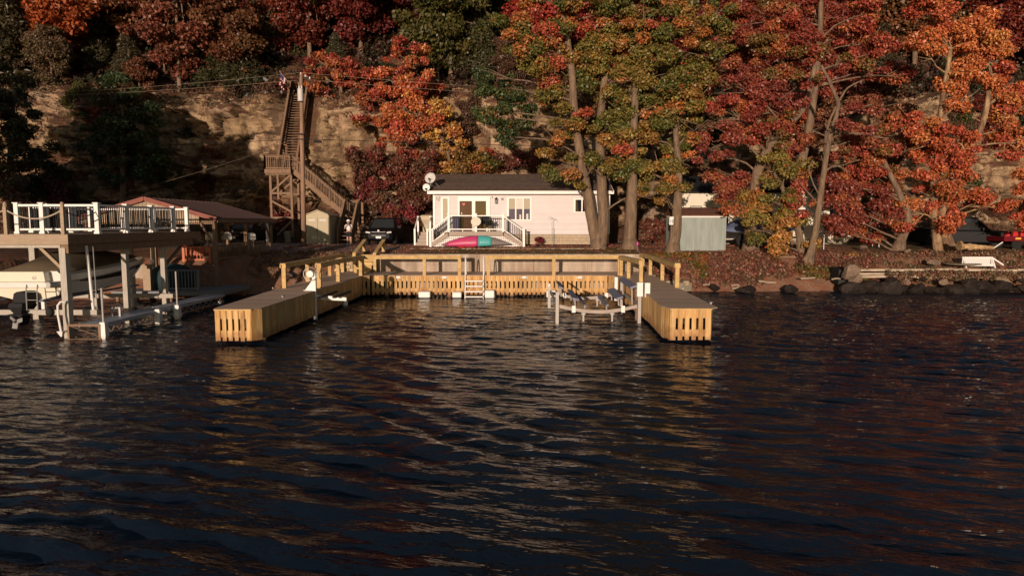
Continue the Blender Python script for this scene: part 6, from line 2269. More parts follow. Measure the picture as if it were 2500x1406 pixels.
# ------------------------------------------------------------------ stair tower, pole, shed and people left of the cottage
rnd.seed(21)
TY = 47.0
tx_ = lambda px, Y=TY: (px - 1250) * Y / FPX
tz = lambda py, Y=TY: at(1250, py, Y).z
zp = tz(415)
twr = thing('stair_tower', 'weathered wooden stair tower with landing, climbing the cliff in two flights', 'stair', (tx_(690), TY, gz(-15.5, 47)))
g0 = 2.0
X0, X1 = tx_(667), tx_(717)
Yb2 = TY + 1.5
for x, y in ((X0, TY), (X1, TY), (X0, Yb2), (X1, Yb2)):
    m = MB()
    m.box(x - .075, x + .075, y - .075, y + .075, g0 - .2, zp - .12)
    m.build('leg', MAT['old_wood'], twr)
for y in (TY - .06, Yb2 + .06):
    for za, zb_, s in ((tz(470), tz(427), 1), (tz(490), tz(518), -1), (tz(585), tz(538), 1)):
        m = MB()
        a, b = (X0, X1) if True else (X1, X0)
        m.bar((a, y, za), (b, y, zb_), .05, .14, (0, 1, 0)) if False else m.bar((a, y, za if s > 0 else za), (b, y, zb_), .05, .13)
        m.build('brace', MAT['old_wood'], twr)
    for pz_ in (tz(472), tz(532)):
        m = MB()
        m.bar((X0, y + .001, pz_), (X1, y + .001, pz_), .05, .14)
        m.build('brace', MAT['old_wood'], twr)
PXa, PXb = tx_(658), tx_(719)
m = MB()
y = TY - .3
while y < Yb2 + .3:
    m.box(PXa, PXb, y, y + .135, zp - .04, zp)
    y += .145
m.build('landing_boards', MAT['old_wood'], twr).name = 'landing_board'
m = MB()
m.box(PXa - .02, PXb + .02, TY - .36, TY - .305, zp - .26, zp + .02)
m.box(PXa - .02, PXb + .02, TY - .2, TY - .1, zp - .36, zp - .262)
m.build('rim_beam', MAT['old_wood'], twr)


def old_rail(p, q, h=.95, parent=twr, bal=.14, base=.1):
    p, q = Vector(p), Vector(q)
    m = MB()
    m.bar(p + V3(0, 0, h), q + V3(0, 0, h), .14, .04)
    m.bar(p + V3(0, 0, h - .09), q + V3(0, 0, h - .09), .04, .09)
    m.bar(p + V3(0, 0, base), q + V3(0, 0, base), .04, .09)
    o = m.build('railing', MAT['old_wood'], parent)
    m = MB()
    n = max(2, int((q - p).length / bal))
    for i in range(n + 1):
        c = p.lerp(q, i / n)
        s = .045 if i in (0, n) or i % 9 == 0 else .022
        m.box(c.x - s, c.x + s, c.y - s - .03, c.y + s - .03, c.z + (0 if s > .03 else base - .04), c.z + h)
    m.build('baluster', MAT['old_wood'], o)


def flight(p, q, width, side, n, parent=twr, rails=True, first=.25):
    """stair from p (low) to q (high), treads of given width along vector side"""
    p, q, side = Vector(p), Vector(q), Vector(side).normalized() * width / 2
    m = MB()
    for s in (-1, 1):
        m.bar(p + side * s - V3(0, 0, .12), q + side * s - V3(0, 0, .12), .05, .26)
    m.build('stringer', MAT['old_wood'], parent)
    m = MB()
    hd = (q - p)
    hd.z = 0
    hd = hd.normalized() * .14
    for i in range(1, n):
        c = p.lerp(q, i / n)
        m.obox(c, side * .96, hd, V3(0, 0, .02))
    m.build('tread', MAT['old_wood'], parent)
    if rails:
        for s in (-1, 1):
            old_rail(p + side * s, q + side * s, parent=parent)


old_rail((PXa, TY - .28, zp), (PXb - .05, TY - .28, zp))
old_rail((PXa, TY - .28, zp), (PXa, Yb2 + .3, zp))
# upper flight up the cliff
topY = 54.4
top = V3((742 - 1250) * topY / FPX, topY, at(742, 230, topY).z)
low = V3((709 - 1250) * (Yb2 + .2) / FPX, Yb2 + .2, zp + .05)
flight(low, top, 1.35, (1, 0, 0), 30)
m = MB()
m.box(top.x - .9, top.x + .9, topY, topY + 1.6, top.z - .05, top.z)
m.build('top_landing', MAT['old_wood'], twr)
old_rail((top.x - .9, topY + .1, top.z), (top.x - .9, topY + 1.5, top.z))
old_rail((top.x - .9, topY + 1.5, top.z), (top.x + .9, topY + 1.5, top.z))
for f in (.35, .7):
    c = low.lerp(top, f)
    for s in (-.6, .6):
        m = MB()
        m.bar((c.x + s, c.y, c.z - .2), (c.x + s, c.y, c.z - 2.6), .1, .1)
        m.build('leg', MAT['old_wood'], twr)
# lower flight running right, then toward the lane
l1 = V3(tx_(722), TY + .6, zp)
l0 = V3(tx_(843), TY + .6, tz(522))
flight(l0, l1, 1.1, (0, 1, 0), 15)
m = MB()
lx0_, lx1_ = tx_(843), tx_(878)
m.box(lx0_, lx1_, TY - .1, TY + 1.3, l0.z - .05, l0.z)
m.build('lower_landing', MAT['old_wood'], twr)
for x, y in ((lx0_, TY - .1), (lx1_, TY - .1), (lx0_, TY + 1.2), (lx1_, TY + 1.2)):
    m = MB()
    m.box(x - .07, x + .07, y - .07, y + .07, 2.0, l0.z + .9)
    m.build('leg', MAT['old_wood'], twr)
old_rail((lx0_ + .1, TY + 1.25, l0.z), (lx1_, TY + 1.25, l0.z))
flight(V3((lx0_ + lx1_) / 2, TY - 2.1, gz(-11, 45)), V3((lx0_ + lx1_) / 2, TY - .1, l0.z), .9, (1, 0, 0), 8)

# utility pole, transformer, wires
py_ = 40.6
pb_ = V3((743 - 1250) * py_ / FPX, py_, gz(-12.5, 40.6))
ptop = at(748, 182, py_).z
pole = thing('utility_pole', 'tall brown wooden utility pole with a pale grey transformer can', 'utility pole', pb_)
m = MB()
m.tube([pb_ - V3(0, 0, .3), pb_ + V3(.05, 0, 5), (pb_.x + .12, py_, ptop)], [.15, .13, .10], 12)
m.build('pole', MAT['pole_wood'], pole, smooth=True)
m = MB()
a = V3(pb_.x + .12, py_ - .1, ptop - .15)
m.bar(a + V3(-.1, 0, .05), a + V3(.55, .6, -.25), .09, .11)
m.build('cross_arm', MAT['bark_dark'], pole)
tcn = at(734, 248, py_ - .25)
m = MB()
m.lathe([(.0, 0), (.15, 0), (.165, .03), (.165, .68), (.15, .72), (.05, .76), (.0, .77)], tcn, 16)
m.build('transformer', MAT['trans_grey'], pole)
m = MB()
for s in (-.07, .07):
    m.lathe([(.02, .72), (.04, .76), (.03, .8), (.035, .84), (.01, .92)], tcn + V3(s, 0, 0), 8)
m.box(tcn.x + .14, pb_.x + .02, py_ - .28, py_ - .2, tcn.z + .25, tcn.z + .32)
m.box(tcn.x + .14, pb_.x + .02, py_ - .28, py_ - .2, tcn.z + .5, tcn.z + .57)
m.build('bushing', MAT['white'], pole)
for i in range(3):
    m = MB()
    m.lathe([(.02, 0), (.05, .04), (.03, .08), (.045, .12), (.0, .16)], (pb_.x + .12 + .2 * i, py_ - .05 + .2 * i, ptop - .05 - .08 * i), 8)
    m.build('insulator', MAT['white'], pole)
m = MB()
m.box(pb_.x - .16, pb_.x + .16, py_ - .25, py_ - .16, at(740, 329, py_).z - .03, at(740, 329, py_).z + .04)
m.build('bracket', MAT['black'], pole)


def wire(name, label, pts, r, mat='wire', sag=.3):
    m = MB()
    P_ = [Vector(p) for p in pts]
    line = []
    for a, b in zip(P_[:-1], P_[1:]):
        for t in np.linspace(0, 1, 18)[:-1]:
            line.append(a.lerp(b, t) - V3(0, 0, sag * (1 - (2 * t - 1) ** 2)))
    line.append(P_[-1])
    m.tube(line, r, 5)
    tag(m.build(name, MAT[mat]), label, 'wire')


W0 = V3(pb_.x + .12, py_, ptop + .1)
wire('power_line', 'topmost thin power line from the pole top, to both sides', [at(-60, 232, 52), W0, at(1900, 246, 46)], .008, 'wire_pale', .25)
wire('power_line', 'second thin power line just under the topmost one', [at(-60, 238, 52), W0 + V3(.25, .25, -.35), at(1900, 262, 46)], .008, 'wire_pale', .2)
wire('phone_cable', 'thick black cable strung low across cliff and pole', [at(-60, 366, 46), V3(pb_.x, py_ - .25, at(742, 341, py_).z), at(2600, 380, 44)], .018, 'wire', .12)
wire('service_drop', 'sloping service wire from the pole down to the left', [V3(pb_.x, py_ - .2, at(742, 352, py_).z + .4), at(300, 470, 38)], .005, 'wire_pale', .2)
m = MB()
jb = at(776, 346, 40.8)
m.tube([jb + V3(-.22, 0, 0), jb + V3(.22, 0, -.01)], .07, 8)
tag(m.build('cable_splice_case', MAT['black']), 'black splice case hung on the low cable right of the pole', 'splice case')
lp_ = at(801, 338, 40.9)
m = MB()
for s in (-.2, .2):
    m.tube([lp_ + V3(s + .14 * math.cos(t), 0, .14 * math.sin(t)) for t in np.linspace(0, 6.28, 17)], .012, 5, False)
tag(m.build('cable_loop', MAT['wire']), 'two coils of spare cable hanging on the low wire', 'cable coil')

# flag on a slanted staff at the stair top
f0 = at(709, 207, topY - .2)
f1 = at(682, 174, topY - .4)
fl = thing('flag', 'small striped american flag on a slanted staff at the top of the stair', 'flag', f0)
m = MB(); m.tube([f0, f1], .025, 6); m.build('staff', MAT['wire_pale'], fl)
m = MB()
dn = V3(-.12, 0, -1).normalized() * 1.0
along = (f0 - f1).normalized()
fa = f1 + along * .1
for i in range(7):
    for j in range(8):
        u0, u1, v0, v1 = i / 7, (i + 1) / 7, j / 8, (j + 1) / 8
        q = [fa + along * .62 * u + dn * v * 1.05 + V3(0, .08 * math.sin(v * 5 + u * 2), 0) for u, v in ((u0, v0), (u1, v0), (u1, v1), (u0, v1))]
        m.cur = 2 if (i < 4 and j < 3) else (0 if i % 2 == 0 else 1)
        m.face(q)
m.build('cloth', [MAT['flag_red'], MAT['flag_white'], MAT['flag_blue']], fl)

# tan shed
SY = 44.0
s0, s1 = tx_(747, SY), tx_(808, SY)
zs0 = gz(-12, 44)
zse, zsp = tz(527, SY), tz(514, SY)
shd = thing('garden_shed', 'small beige resin garden shed with double doors behind the pole', 'shed', ((s0 + s1) / 2, SY + 1, zs0))
m = MB()
m.loft([[V3(s0, y, zs0), V3(s1, y, zs0), V3(s1, y, zse), V3((s0 + s1) / 2, y, zsp - .02), V3(s0, y, zse)] for y in (SY, SY + 2)])
m.build('wall', MAT['shed_tan'], shd)
m = MB()
for e in (s0 - .06, s1 + .06):
    xm = (s0 + s1) / 2
    m.prism([(xm, SY - .08, zsp), (e, SY - .08, zse - .01), (e, SY + 2.1, zse - .01), (xm, SY + 2.1, zsp)], (0, 0, .05))
m.build('roof', MAT['shed_tan'], shd)
for a, b in ((s0 + .12, (s0 + s1) / 2 - .01), ((s0 + s1) / 2 + .01, s1 - .12)):
    m = MB()
    m.box(a, b, SY - .04, SY - .003, zs0 + .08, zse - .1)
    dr_ = m.build('door', MAT['shed_tan'], shd)
    m = MB()
    m.box(a + .12, b - .12, SY - .05, SY - .042, zse - .34, zse - .22)
    m.build('window', MAT['blind_white'], dr_)
m = MB(); m.box((s0 + s1) / 2 - .06, (s0 + s1) / 2 - .03, SY - .07, SY - .04, zs0 + .8, zs0 + 1.0); m.build('handle', MAT['black'], shd)

# bin, hose reel, shrubs under the tower
c = V3(tx_(704, 46), 46, gz(-15, 46))
bn = thing('rubbish_bin', 'round grey-tan rubbish bin under the stair tower', 'bin', c)
m = MB(); m.lathe([(.20, 0), (.25, .68), (.27, .7), (.0, .7)], c, 18); m.build('body', MAT['grey_gutter'], bn)
m = MB(); m.lathe([(.28, .705), (.27, .76), (.1, .8), (.0, .8)], c, 18); m.build('lid', MAT['grey_gutter'], bn)
c = V3(tx_(671, 46), 45.8, gz(-16, 46) + .38)
hr = thing('hose_reel', 'coiled red hose on a tall reel beside the tower leg', 'hose reel', c - V3(0, 0, .38))
m = MB()
for k in range(5):
    m.tube([c + V3((.12 + .025 * k) * math.cos(t), -.02 * k, .1 + (.3 + .02 * k) * math.sin(t)) for t in np.linspace(0, 6.28, 19)], .02, 5, False)
m.build('hose', MAT['red_paint'], hr)
m = MB(); m.box(c.x - .03, c.x + .03, c.y + .02, c.y + .06, c.z - .4, c.z + .5); m.build('stand', MAT['white'], hr)


def bush(px, py, Y, w_, h, pal, label, name='shrub', n=22, L=.2, W=.13, dens=70, base=None, group=None):
    c = at(px, py, Y)
    b = V3(c.x, c.y, base if base is not None else c.z - h * .5)
    o = thing(name, label, 'shrub', b, group)
    cl = []
    m = MB()
    for i in range(n):
        p = V3(c.x + rnd.uniform(-w_, w_) * .5, c.y + rnd.uniform(-w_, w_) * .35, b.z + h * rnd.uniform(.15, 1))
        s = rnd.uniform(.16, .3) * (w_ + h) / 2
        s = min(s, .6)
        cl.append((tuple(p), (s, s, s * .7), pick(P[pal])))
        if i % 3 == 0:
            m.tube([b + V3(rnd.uniform(-.1, .1), 0, -.15), (b + p) / 2 + V3(0, 0, .05), p], .018, 5)
    m.build('stem', MAT['bark_dark'], o)
    link_mesh(leaf_mesh('foliage', cl, dens, L, W, org=b), 'foliage', o)
    return o


P['PK'] = [((0.24, 0.028, 0.035), 4), ((0.19, 0.035, 0.028), 3), ((0.17, 0.06, 0.032), 2)]
P['BR'] = [((0.17, 0.062, 0.032), 4), ((0.20, 0.045, 0.028), 3), ((0.12, 0.06, 0.03), 2)]
bush(692, 550, 48.2, 1.2, 2.6, 'PK', 'crimson shrub growing inside the stair tower legs', base=2.2)
bush(913, 462, 48.4, 2.0, 1.8, 'PK', 'magenta sumac-like shrub on the bank above the suv', base=None)
bush(940, 500, 48.2, 2.4, 1.6, 'BR', 'rusty bush on the bank right of the magenta shrub')
bush(980, 520, 47.6, 2.2, 1.6, 'PK', 'pink-red bush on the bank left of the cottage')
bush(1020, 480, 48.6, 2.4, 2.2, 'BR', 'rust brown bush against the cliff beside the satellite dishes')
bush(900, 400, 49.0, 3.0, 2.0, 'BR', 'rusty bramble mound on the cliff face below the cave-like cracks')
bush(1000, 420, 49.2, 3.4, 2.4, 'BR', 'wide rusty bramble mound on the cliff, left of the yellow tree')
bush(1590, 575, 42.5, 2.4, 1.6, 'BR', 'rust bush in the gap between straight trunk and green shed')
bush(140, 250, 55.5, 5.0, 2.0, 'BR', 'brown brush on the far left cliff rim')
bush(1165, 400, 49.0, 2.6, 1.6, 'GO', 'green and orange bush over the cottage ridge')
bush(1260, 395, 49.5, 3.0, 1.2, 'BR', 'low red-brown brush strip above the cottage ridge')
bush(60, 420, 47.0, 4.0, 4.0, 'D', 'large dark green bush at the cliff foot, far left')
bush(110, 470, 48.5, 4.0, 2.4, 'BR', 'brown thicket at the cliff foot behind the boat deck')

# the person in the lane
pp_ = V3(tx_(853, 41.2), 41.2, gz(-10, 41.2))
per = thing('person', 'person in white top and black shorts standing in the lane, hands raised to the face', 'person', pp_)


def skin_body(name, joints, edges, mat, parent, sub=2):
    me = bpy.data.meshes.new(name)
    org = ORG[parent]
    me.from_pydata([tuple(Vector(j[0]) + pp_ - org) for j in joints], edges, [])
    me.materials.append(mat)
    o = link_mesh(me, name, parent)
    ORG[o] = org
    md_ = o.modifiers.new('skin', 'SKIN')
    md_.use_smooth_shade = True
    sv = me.skin_vertices[0].data
    for i, j in enumerate(joints):
        r = j[1] if hasattr(j[1], '__len__') else (j[1], j[1])
        sv[i].radius = r
    sv[0].use_root = True
    s = o.modifiers.new('sub', 'SUBSURF')
    s.levels = s.render_levels = sub
    return o


k = 1.47 / 1.7
J = [((0, 0, .92), (.15, .11)), ((0, -.01, 1.12), (.13, .1)), ((0, -.02, 1.34), (.16, .11)), ((0, -.02, 1.46), (.06, .06)), ((0, -.06, 1.54), (.075, .085)), ((0, -.075, 1.64), (.085, .1)), ((0, -.06, 1.71), (.05, .06)),
     ((.09, 0, .86), (.09, .1)), ((.10, -.02, .48), (.06, .065)), ((.10, .02, .09), (.04, .045)), ((.11, -.1, .035), (.04, .03)),
     ((-.09, 0, .86), (.09, .1)), ((-.10, .0, .48), (.06, .065)), ((-.10, .04, .09), (.04, .045)), ((-.11, -.08, .035), (.04, .03)),
     ((.18, -.02, 1.37), (.06, .06)), ((.27, -.10, 1.13), (.045, .045)), ((.12, -.30, 1.34), (.032, .032)), ((.06, -.33, 1.42), (.03, .018)),
     ((-.18, -.02, 1.37), (.06, .06)), ((-.27, -.10, 1.13), (.045, .045)), ((-.12, -.30, 1.34), (.032, .032)), ((-.06, -.33, 1.42), (.03, .018))]
E = [(0, 1), (1, 2), (2, 3), (3, 4), (4, 5), (5, 6), (0, 7), (7, 8), (8, 9), (9, 10), (0, 11), (11, 12), (12, 13), (13, 14), (2, 15), (15, 16), (16, 17), (17, 18), (2, 19), (19, 20), (20, 21), (21, 22)]
for h_, s in ((18, 1), (22, -1)):
    bx_ = J[h_][0]
    for q in range(4):
        J.append(((bx_[0] - s * .012 + s * (q - 1.5) * -.004, bx_[1] - .02, bx_[2] + .045 - q * .018), (.009, .009)))
        E.append((h_, len(J) - 1))
        J.append(((bx_[0] - s * (.045 + .006 * (1.5 - abs(q - 1.5))), bx_[1] - .03, bx_[2] + .05 - q * .018), (.008, .008)))
        E.append((len(J) - 2, len(J) - 1))
    J.append(((bx_[0] + s * .0, bx_[1] + .025, bx_[2] + .05), (.01, .01)))
    E.append((h_, len(J) - 1))
J = [(tuple(c * k for c in p), tuple(x * k for x in r)) for p, r in J]
skin_body('body', J, E, MAT['skin'], per)
cl_ = lambda pts: [(tuple(c * k for c in p), tuple(x * k for x in r)) for p, r in pts]
skin_body('shirt', cl_([((0, 0, .98), (.175, .135)), ((0, -.01, 1.14), (.16, .125)), ((0, -.02, 1.34), (.185, .135)), ((0, -.02, 1.43), (.1, .09)), ((.18, -.02, 1.375), (.08, .08)), ((.24, -.07, 1.22), (.07, .07)), ((-.18, -.02, 1.375), (.08, .08)), ((-.24, -.07, 1.22), (.07, .07))]), [(0, 1), (1, 2), (2, 3), (2, 4), (4, 5), (2, 6), (6, 7)], MAT['shirt'], per)
skin_body('shorts', cl_([((0, 0, .97), (.17, .13)), ((0, 0, .88), (.165, .135)), ((.1, -.005, .78), (.105, .115)), ((.105, -.015, .56), (.1, .105)), ((-.1, 0, .78), (.105, .115)), ((-.105, .0, .56), (.1, .105))]), [(0, 1), (1, 2), (2, 3), (1, 4), (4, 5)], MAT['shorts'], per)
m = MB()
hc_ = pp_ + V3(0, -.065, 1.655) * k
m.lathe([(.105, -.02), (.11, .04), (.085, .1), (.0, .12)], hc_, 14)
m.obox(hc_ + V3(0, -.13, -.005), (.085, 0, 0), (0, .07, -.012), (0, 0, .008))
m.build('cap', MAT['shirt'], per)
m = MB()
m.ell(hc_ + V3(0, .05, -.05), (.09, .07, .1), 10, 7)
m.build('hair', MAT['hair'], per)
for s in (-1, 1):
    m = MB(); m.ell(hc_ + V3(s * .035, -.098, -.035), (.012, .008, .008), 8, 5); m.build('eye', MAT['black'], per)
    m = MB(); m.ell(hc_ + V3(s * .088, -.01, -.05), (.012, .022, .03), 8, 5); m.build('ear', MAT['skin'], per)
    m = MB(); m.loft([[pp_ + V3((s * .105 + a * .045), b - .02, z) * k for a, b in ((-1, -.15), (1, -.15), (1.1, .0), (.8, .09), (-.8, .09), (-1.1, 0))] for z in (.0, .05, .075)]); m.build('shoe', MAT['shirt'], per)
m = MB(); m.prism([hc_ + V3(-.01, -.10, -.045), hc_ + V3(.01, -.10, -.045), hc_ + V3(.014, -.10, -.075), hc_ + V3(-.014, -.10, -.075)], (0, -.022, -.006)); m.build('nose', MAT['skin'], per)
m = MB(); m.ell(hc_ + V3(0, -.095, -.098), (.022, .006, .006), 8, 5); m.build('mouth', MAT['red_paint'], per)
m = MB()
m.obox(pp_ + V3(0, -.345, 1.455) * k, (.075, 0, 0), (0, .008, .002), (0, 0, .04))
tag(m.build('phone', MAT['black']), 'dark phone held up by the person in the lane', 'phone')
# ------------------------------------------------------------------ right of the cottage
rnd.seed(33)
GSY = 38.6
s0, s1 = rx(1657, GSY), rx(1771, GSY)
zb_g = gz(10, 38.6)
zeg, zrg = at(1700, 530, GSY).z, at(1700, 509, GSY + 1.6).z
sl0 = rx(1628, GSY + 2.2)
gs = thing('green_shed', 'pale grey-green boarded shed with rusty brown roof behind a trunk', 'shed', ((s0 + s1) / 2, GSY + 1.2, zb_g))
m = MB()
x = s0
while x < s1 - .02:
    x2 = min(x + .3, s1)
    m.box(x, x2 - .004, GSY - .012, GSY, zb_g, zeg)
    x = x2
m.loft([[V3(s0 - .0, GSY + .002, z), V3(s1, GSY + .002, z), V3(s1, GSY + 2.6, z), V3(sl0, GSY + 2.6, z)] for z in (zb_g - .2, zeg - .02)])
m.build('wall', MAT['shed_green'], gs)
m = MB()
m.box(s0 - .05, s1 + .12, GSY - .1, GSY - .02, zeg - .03, zeg + .05)
m.build('fascia', MAT['white'], gs)
m = MB()
m.prism([(s0 - .12, GSY - .12, zeg + .06), (s1 + .14, GSY - .12, zeg + .06), (s1 + .14, GSY + 1.5, zrg), (sl0 - .1, GSY + 1.5, zrg)], (0, 0, .05))
m.prism([(sl0 - .1, GSY + 1.5, zrg), (s1 + .14, GSY + 1.5, zrg), (s1 + .14, GSY + 2.8, zeg + .1), (sl0 - .1, GSY + 2.8, zeg + .1)], (0, 0, .05))
m.build('roof', MAT['brown_roof'], gs)
m = MB()
m.tube([at(1684, 509, GSY + .6), at(1686, 504, GSY + .6), at(1712, 504, GSY + .6), at(1714, 509, GSY + .6)], .025, 6)
m.build('roof_rail', MAT['black'], gs)
# number sign nailed to the leaning trunk
sg = at(1639, 540, 37.2)
sn = thing('number_sign', 'white number sign reading 19 beside the trunk at the green shed', 'sign', sg)
m = MB()
m.box(sg.x - .11, sg.x + .11, sg.y - .02, sg.y, sg.z - .2, sg.z + .2)
m.box(sg.x - .11, sg.x + .11, sg.y - .06, sg.y - .021, sg.z + .16, sg.z + .24)
m.build('board', MAT['plate'], sn)
m = MB()
m.box(sg.x - .02, sg.x + .02, sg.y, sg.y + .02, gz(9, 37.2) - .2, sg.z + .1)
m.build('post', MAT['old_wood'], sn)


def digits(txt, c, size, mat, parent):
    """the characters 1, 9 and 2 in straight strokes"""
    segs = {'1': [((.5, 0), (.5, 1)), ((.25, .78), (.5, 1))], '9': [((.15, .5), (.15, 1)), ((.15, 1), (.85, 1)), ((.85, 1), (.85, 0)), ((.15, .5), (.85, .5)), ((.2, 0), (.85, 0))], '2': [((.15, 1), (.85, 1)), ((.85, 1), (.85, .52)), ((.85, .52), (.15, .48)), ((.15, .48), (.15, 0)), ((.15, 0), (.85, 0))]}
    for i, ch_ in enumerate(txt):
        m = MB()
        for a, b in segs[ch_]:
            pa_, pb2 = [Vector(c) + V3((i * .62 + q[0] * .5) * size, 0, q[1] * size) for q in (a, b)]
            m.bar(pa_, pb2, .004, size * .14, (0, 0, 1) if abs(pa_.z - pb2.z) < 1e-4 else (1, 0, 0))
        m.build('numeral', MAT[mat], parent)


digits('19', (sg.x - .085, sg.y - .024, sg.z - .1), .16, 'black', sn)
digits('12', (hx(1066), HY - .03, hz(490)), .22, 'old_wood', house)

# white trailer home with a dark awning
TH = 43.5
t0, t1 = rx(1658, TH), rx(2075, TH)
zt0_ = gz(14, 43.5)
zte = at(1700, 472, TH).z
th = thing('trailer_home', 'long white trailer home with black awning roof behind red and green leaves', 'house', ((t0 + t1) / 2, TH + 2, zt0_))
m = MB()
z = zt0_ + .3
m.box(t0, t1, TH + .03, TH + 3.6, zt0_ + .3, zte)
while z < zte - .05:
    m.solid([(t0, TH - .01, z), (t1, TH - .01, z), (t1, TH + .004, z + .2), (t0, TH + .004, z + .2), (t0, TH + .03, z), (t1, TH + .03, z)], [(0, 1, 2, 3), (4, 5, 1, 0)])
    z += .2
m.build('wall', MAT['cream'], th)
m = MB(); m.box(t0 + .05, t1 - .05, TH + .1, TH + 3.5, zt0_ - .1, zt0_ + .3); m.build('skirting', MAT['grey_gutter'], th)
m = MB()
m.prism([(t0 - .1, TH - .35, zte + .02), (t1 + .1, TH - .35, zte + .02), (t1 + .1, TH + 1.9, zte + 1.15), (t0 - .1, TH + 1.9, zte + 1.15)], (0, 0, .06))
m.prism([(t0 - .1, TH + 1.9, zte + 1.15), (t1 + .1, TH + 1.9, zte + 1.15), (t1 + .1, TH + 4, zte + .02), (t0 - .1, TH + 4, zte + .02)], (0, 0, .06))
m.build('roof', MAT['black'], th)
for px in (1675, 1740, 1795):
    m = MB()
    m.bar((rx(px, TH) - .3, TH - .05, zte - .75), (rx(px, TH) + .1, TH - .3, zte - .02), .04, .04)
    m.build('awning_strut', MAT['alu'], th)
for pa_, pb2 in ((1752, 1775), (1850, 1880), (1930, 1965), (2020, 2045)):
    m = MB()
    m.box(rx(pa_, TH) - .06, rx(pb2, TH) + .06, TH - .05, TH - .015, zt0_ + 1.15, zt0_ + 2.25)
    w_ = m.build('window', MAT['white'], th)
    m = MB()
    m.box(rx(pa_, TH), rx(pb2, TH), TH - .06, TH - .052, zt0_ + 1.2, zt0_ + 2.2)
    m.build('pane', MAT['glass'], w_)

# boat trailer with a blue-grey tarp behind the leaves
bx_ = rx(1806, 40.2)
zt1 = gz(13, 40.2)
btl = thing('boat_trailer', 'trailer with pale spoked wheel and blue-grey tarped load beside the green shed', 'trailer', (bx_, 40.2, zt1))
m = MB()
rr = []
for x, zz, hh in ((-1.0, .95, .15), (-.6, .9, .5), (0, .88, .75), (1.2, .88, .8), (2.6, .9, .7), (3.6, 1.0, .3)):
    rr.append([V3(bx_ + x, 40.4 + a, zt1 + zz + b * hh) for a, b in ((-.6, 0), (-.55, .5), (-.2, .95), (.4, 1), (.8, .5), (.85, 0))])
m.loft(rr)
m.build('tarped_load', MAT['tarp'], btl, smooth=False)
m = MB()
m.box(bx_ - 1.3, bx_ + 3.6, 40.2, 40.3, zt1 + .5, zt1 + .62)
m.box(bx_ - 1.3, bx_ + 3.6, 40.9, 41.0, zt1 + .5, zt1 + .62)
m.bar((bx_ - 1.3, 40.25, zt1 + .56), (bx_ - 2.0, 40.6, zt1 + .5), .08, .1)
m.build('frame', MAT['black'], btl)
for xw in (rx(1813, 40.0), rx(1813, 40.0) + 1.9):
    m = MB()
    m.lathe([(.2, -.1), (.36, -.1), (.4, -.04), (.4, .04), (.36, .1), (.2, .1)], (xw, 40.05, zt1 + .4), 22, Matrix.Rotation(R(90), 3, 'X'))
    wh = m.build('wheel', MAT['tyre'], btl)
    m = MB()
    m.lathe([(.0, .11), (.06, .12), (.08, .08), (.23, .075), (.24, .03), (.24, -.05), (0, -.05)], (xw, 40.05, zt1 + .4), 16, Matrix.Rotation(R(90), 3, 'X'))
    m.build('hub', MAT['hub'], wh)
m = MB()
bp_ = V3(rx(1919, 40.5), 40.5, gz(16, 40.5))
m.tube([bp_, bp_ + V3(0, 0, 1.2)], .08, 8)
tag(m.build('blue_post', MAT['blue_paint']), 'short blue post under the low bushy maple', 'post')
m = MB()
bp_ = V3(rx(2010, 39.4), 39.4, gz(18, 39.4))
m.tube([bp_, bp_ + V3(0, 0, 1.5)], .03, 6)
tag(m.build('marker_post', MAT['steel']), 'thin pale metal post right of the bare leaning tree', 'post')
m = MB()
for a, b in (((2130, 604), (2131, 578)), ((2131, 578), (2145, 577)), ((2145, 577), (2146, 604)), ((2131, 590), (2145, 590))):
    m.tube([at(a[0], a[1], 40), at(b[0], b[1], 40)], .02, 6)
tag(m.build('garden_trestle', MAT['white']), 'small white tubular frame on the grass under the crimson maple', 'frame')

# split log, upturned bench, jon boat
m = MB()
rr = []
for i in range(15):
    f = i / 14
    c = at(2340 + 84 * f, 601 + 4 * f, 36.6)
    r_ = .22 * (1 - .5 * f) + rnd.uniform(-.03, .03) + (.04 if i in (0, 1) else 0)
    rr.append([c + V3(0, math.cos(a) * r_ * rnd.uniform(.8, 1.15), math.sin(a) * r_ * rnd.uniform(.7, 1.1)) for a in np.linspace(0, 2 * math.pi, 10, endpoint=False)])
m.loft(rr)
tag(m.build('fallen_log', MAT['log']), 'pale split fallen log at the bank top by the pickup', 'log')
bc = onz(2390, 652, 1.22)
bc = V3(bc.x, 35.4, gz(bc.x, 35.4))
ben = thing('upturned_bench', 'white slatted garden bench tipped on its back on the bank', 'bench', bc)
bz = at(2390, 648, 35.2).z
l_, r_ = at(2362, 640, 35.2), at(2428, 640, 35.2)
m = MB()
for i in range(14):
    x = l_.x + (r_.x - l_.x) * (i + .5) / 14
    m.obox((x, 35.35, bz + .18), (.045, 0, 0), (0, .12, .2), (0, -.012, .008))
m.bar((l_.x, 35.22, bz), (r_.x, 35.22, bz), .06, .07)
m.bar((l_.x, 35.48, bz + .4), (r_.x, 35.48, bz + .4), .06, .07)
m.build('backrest', MAT['white'], ben)
for x in (l_.x - .05, r_.x + .05):
    m = MB()
    m.bar((x, 35.2, bz - .15), (x, 35.5, bz + .42), .06, .08)
    m.bar((x - .2, 35.2, bz + .1), (x, 35.5, bz + .42), .06, .07)
    m.build('arm', MAT['white'], ben)
m = MB()
m.bar((r_.x, 35.45, bz + .42), (r_.x + .42, 35.1, bz + .02), .06, .07)
m.build('leg', MAT['white'], ben)
m = MB()
tcb = at(2360, 645, 34.9)
m.lathe([(.0, .0), (.85, .0), (.87, .03), (.85, .05), (.0, .05)], (tcb.x, 35.25, tcb.z - .03), 22)
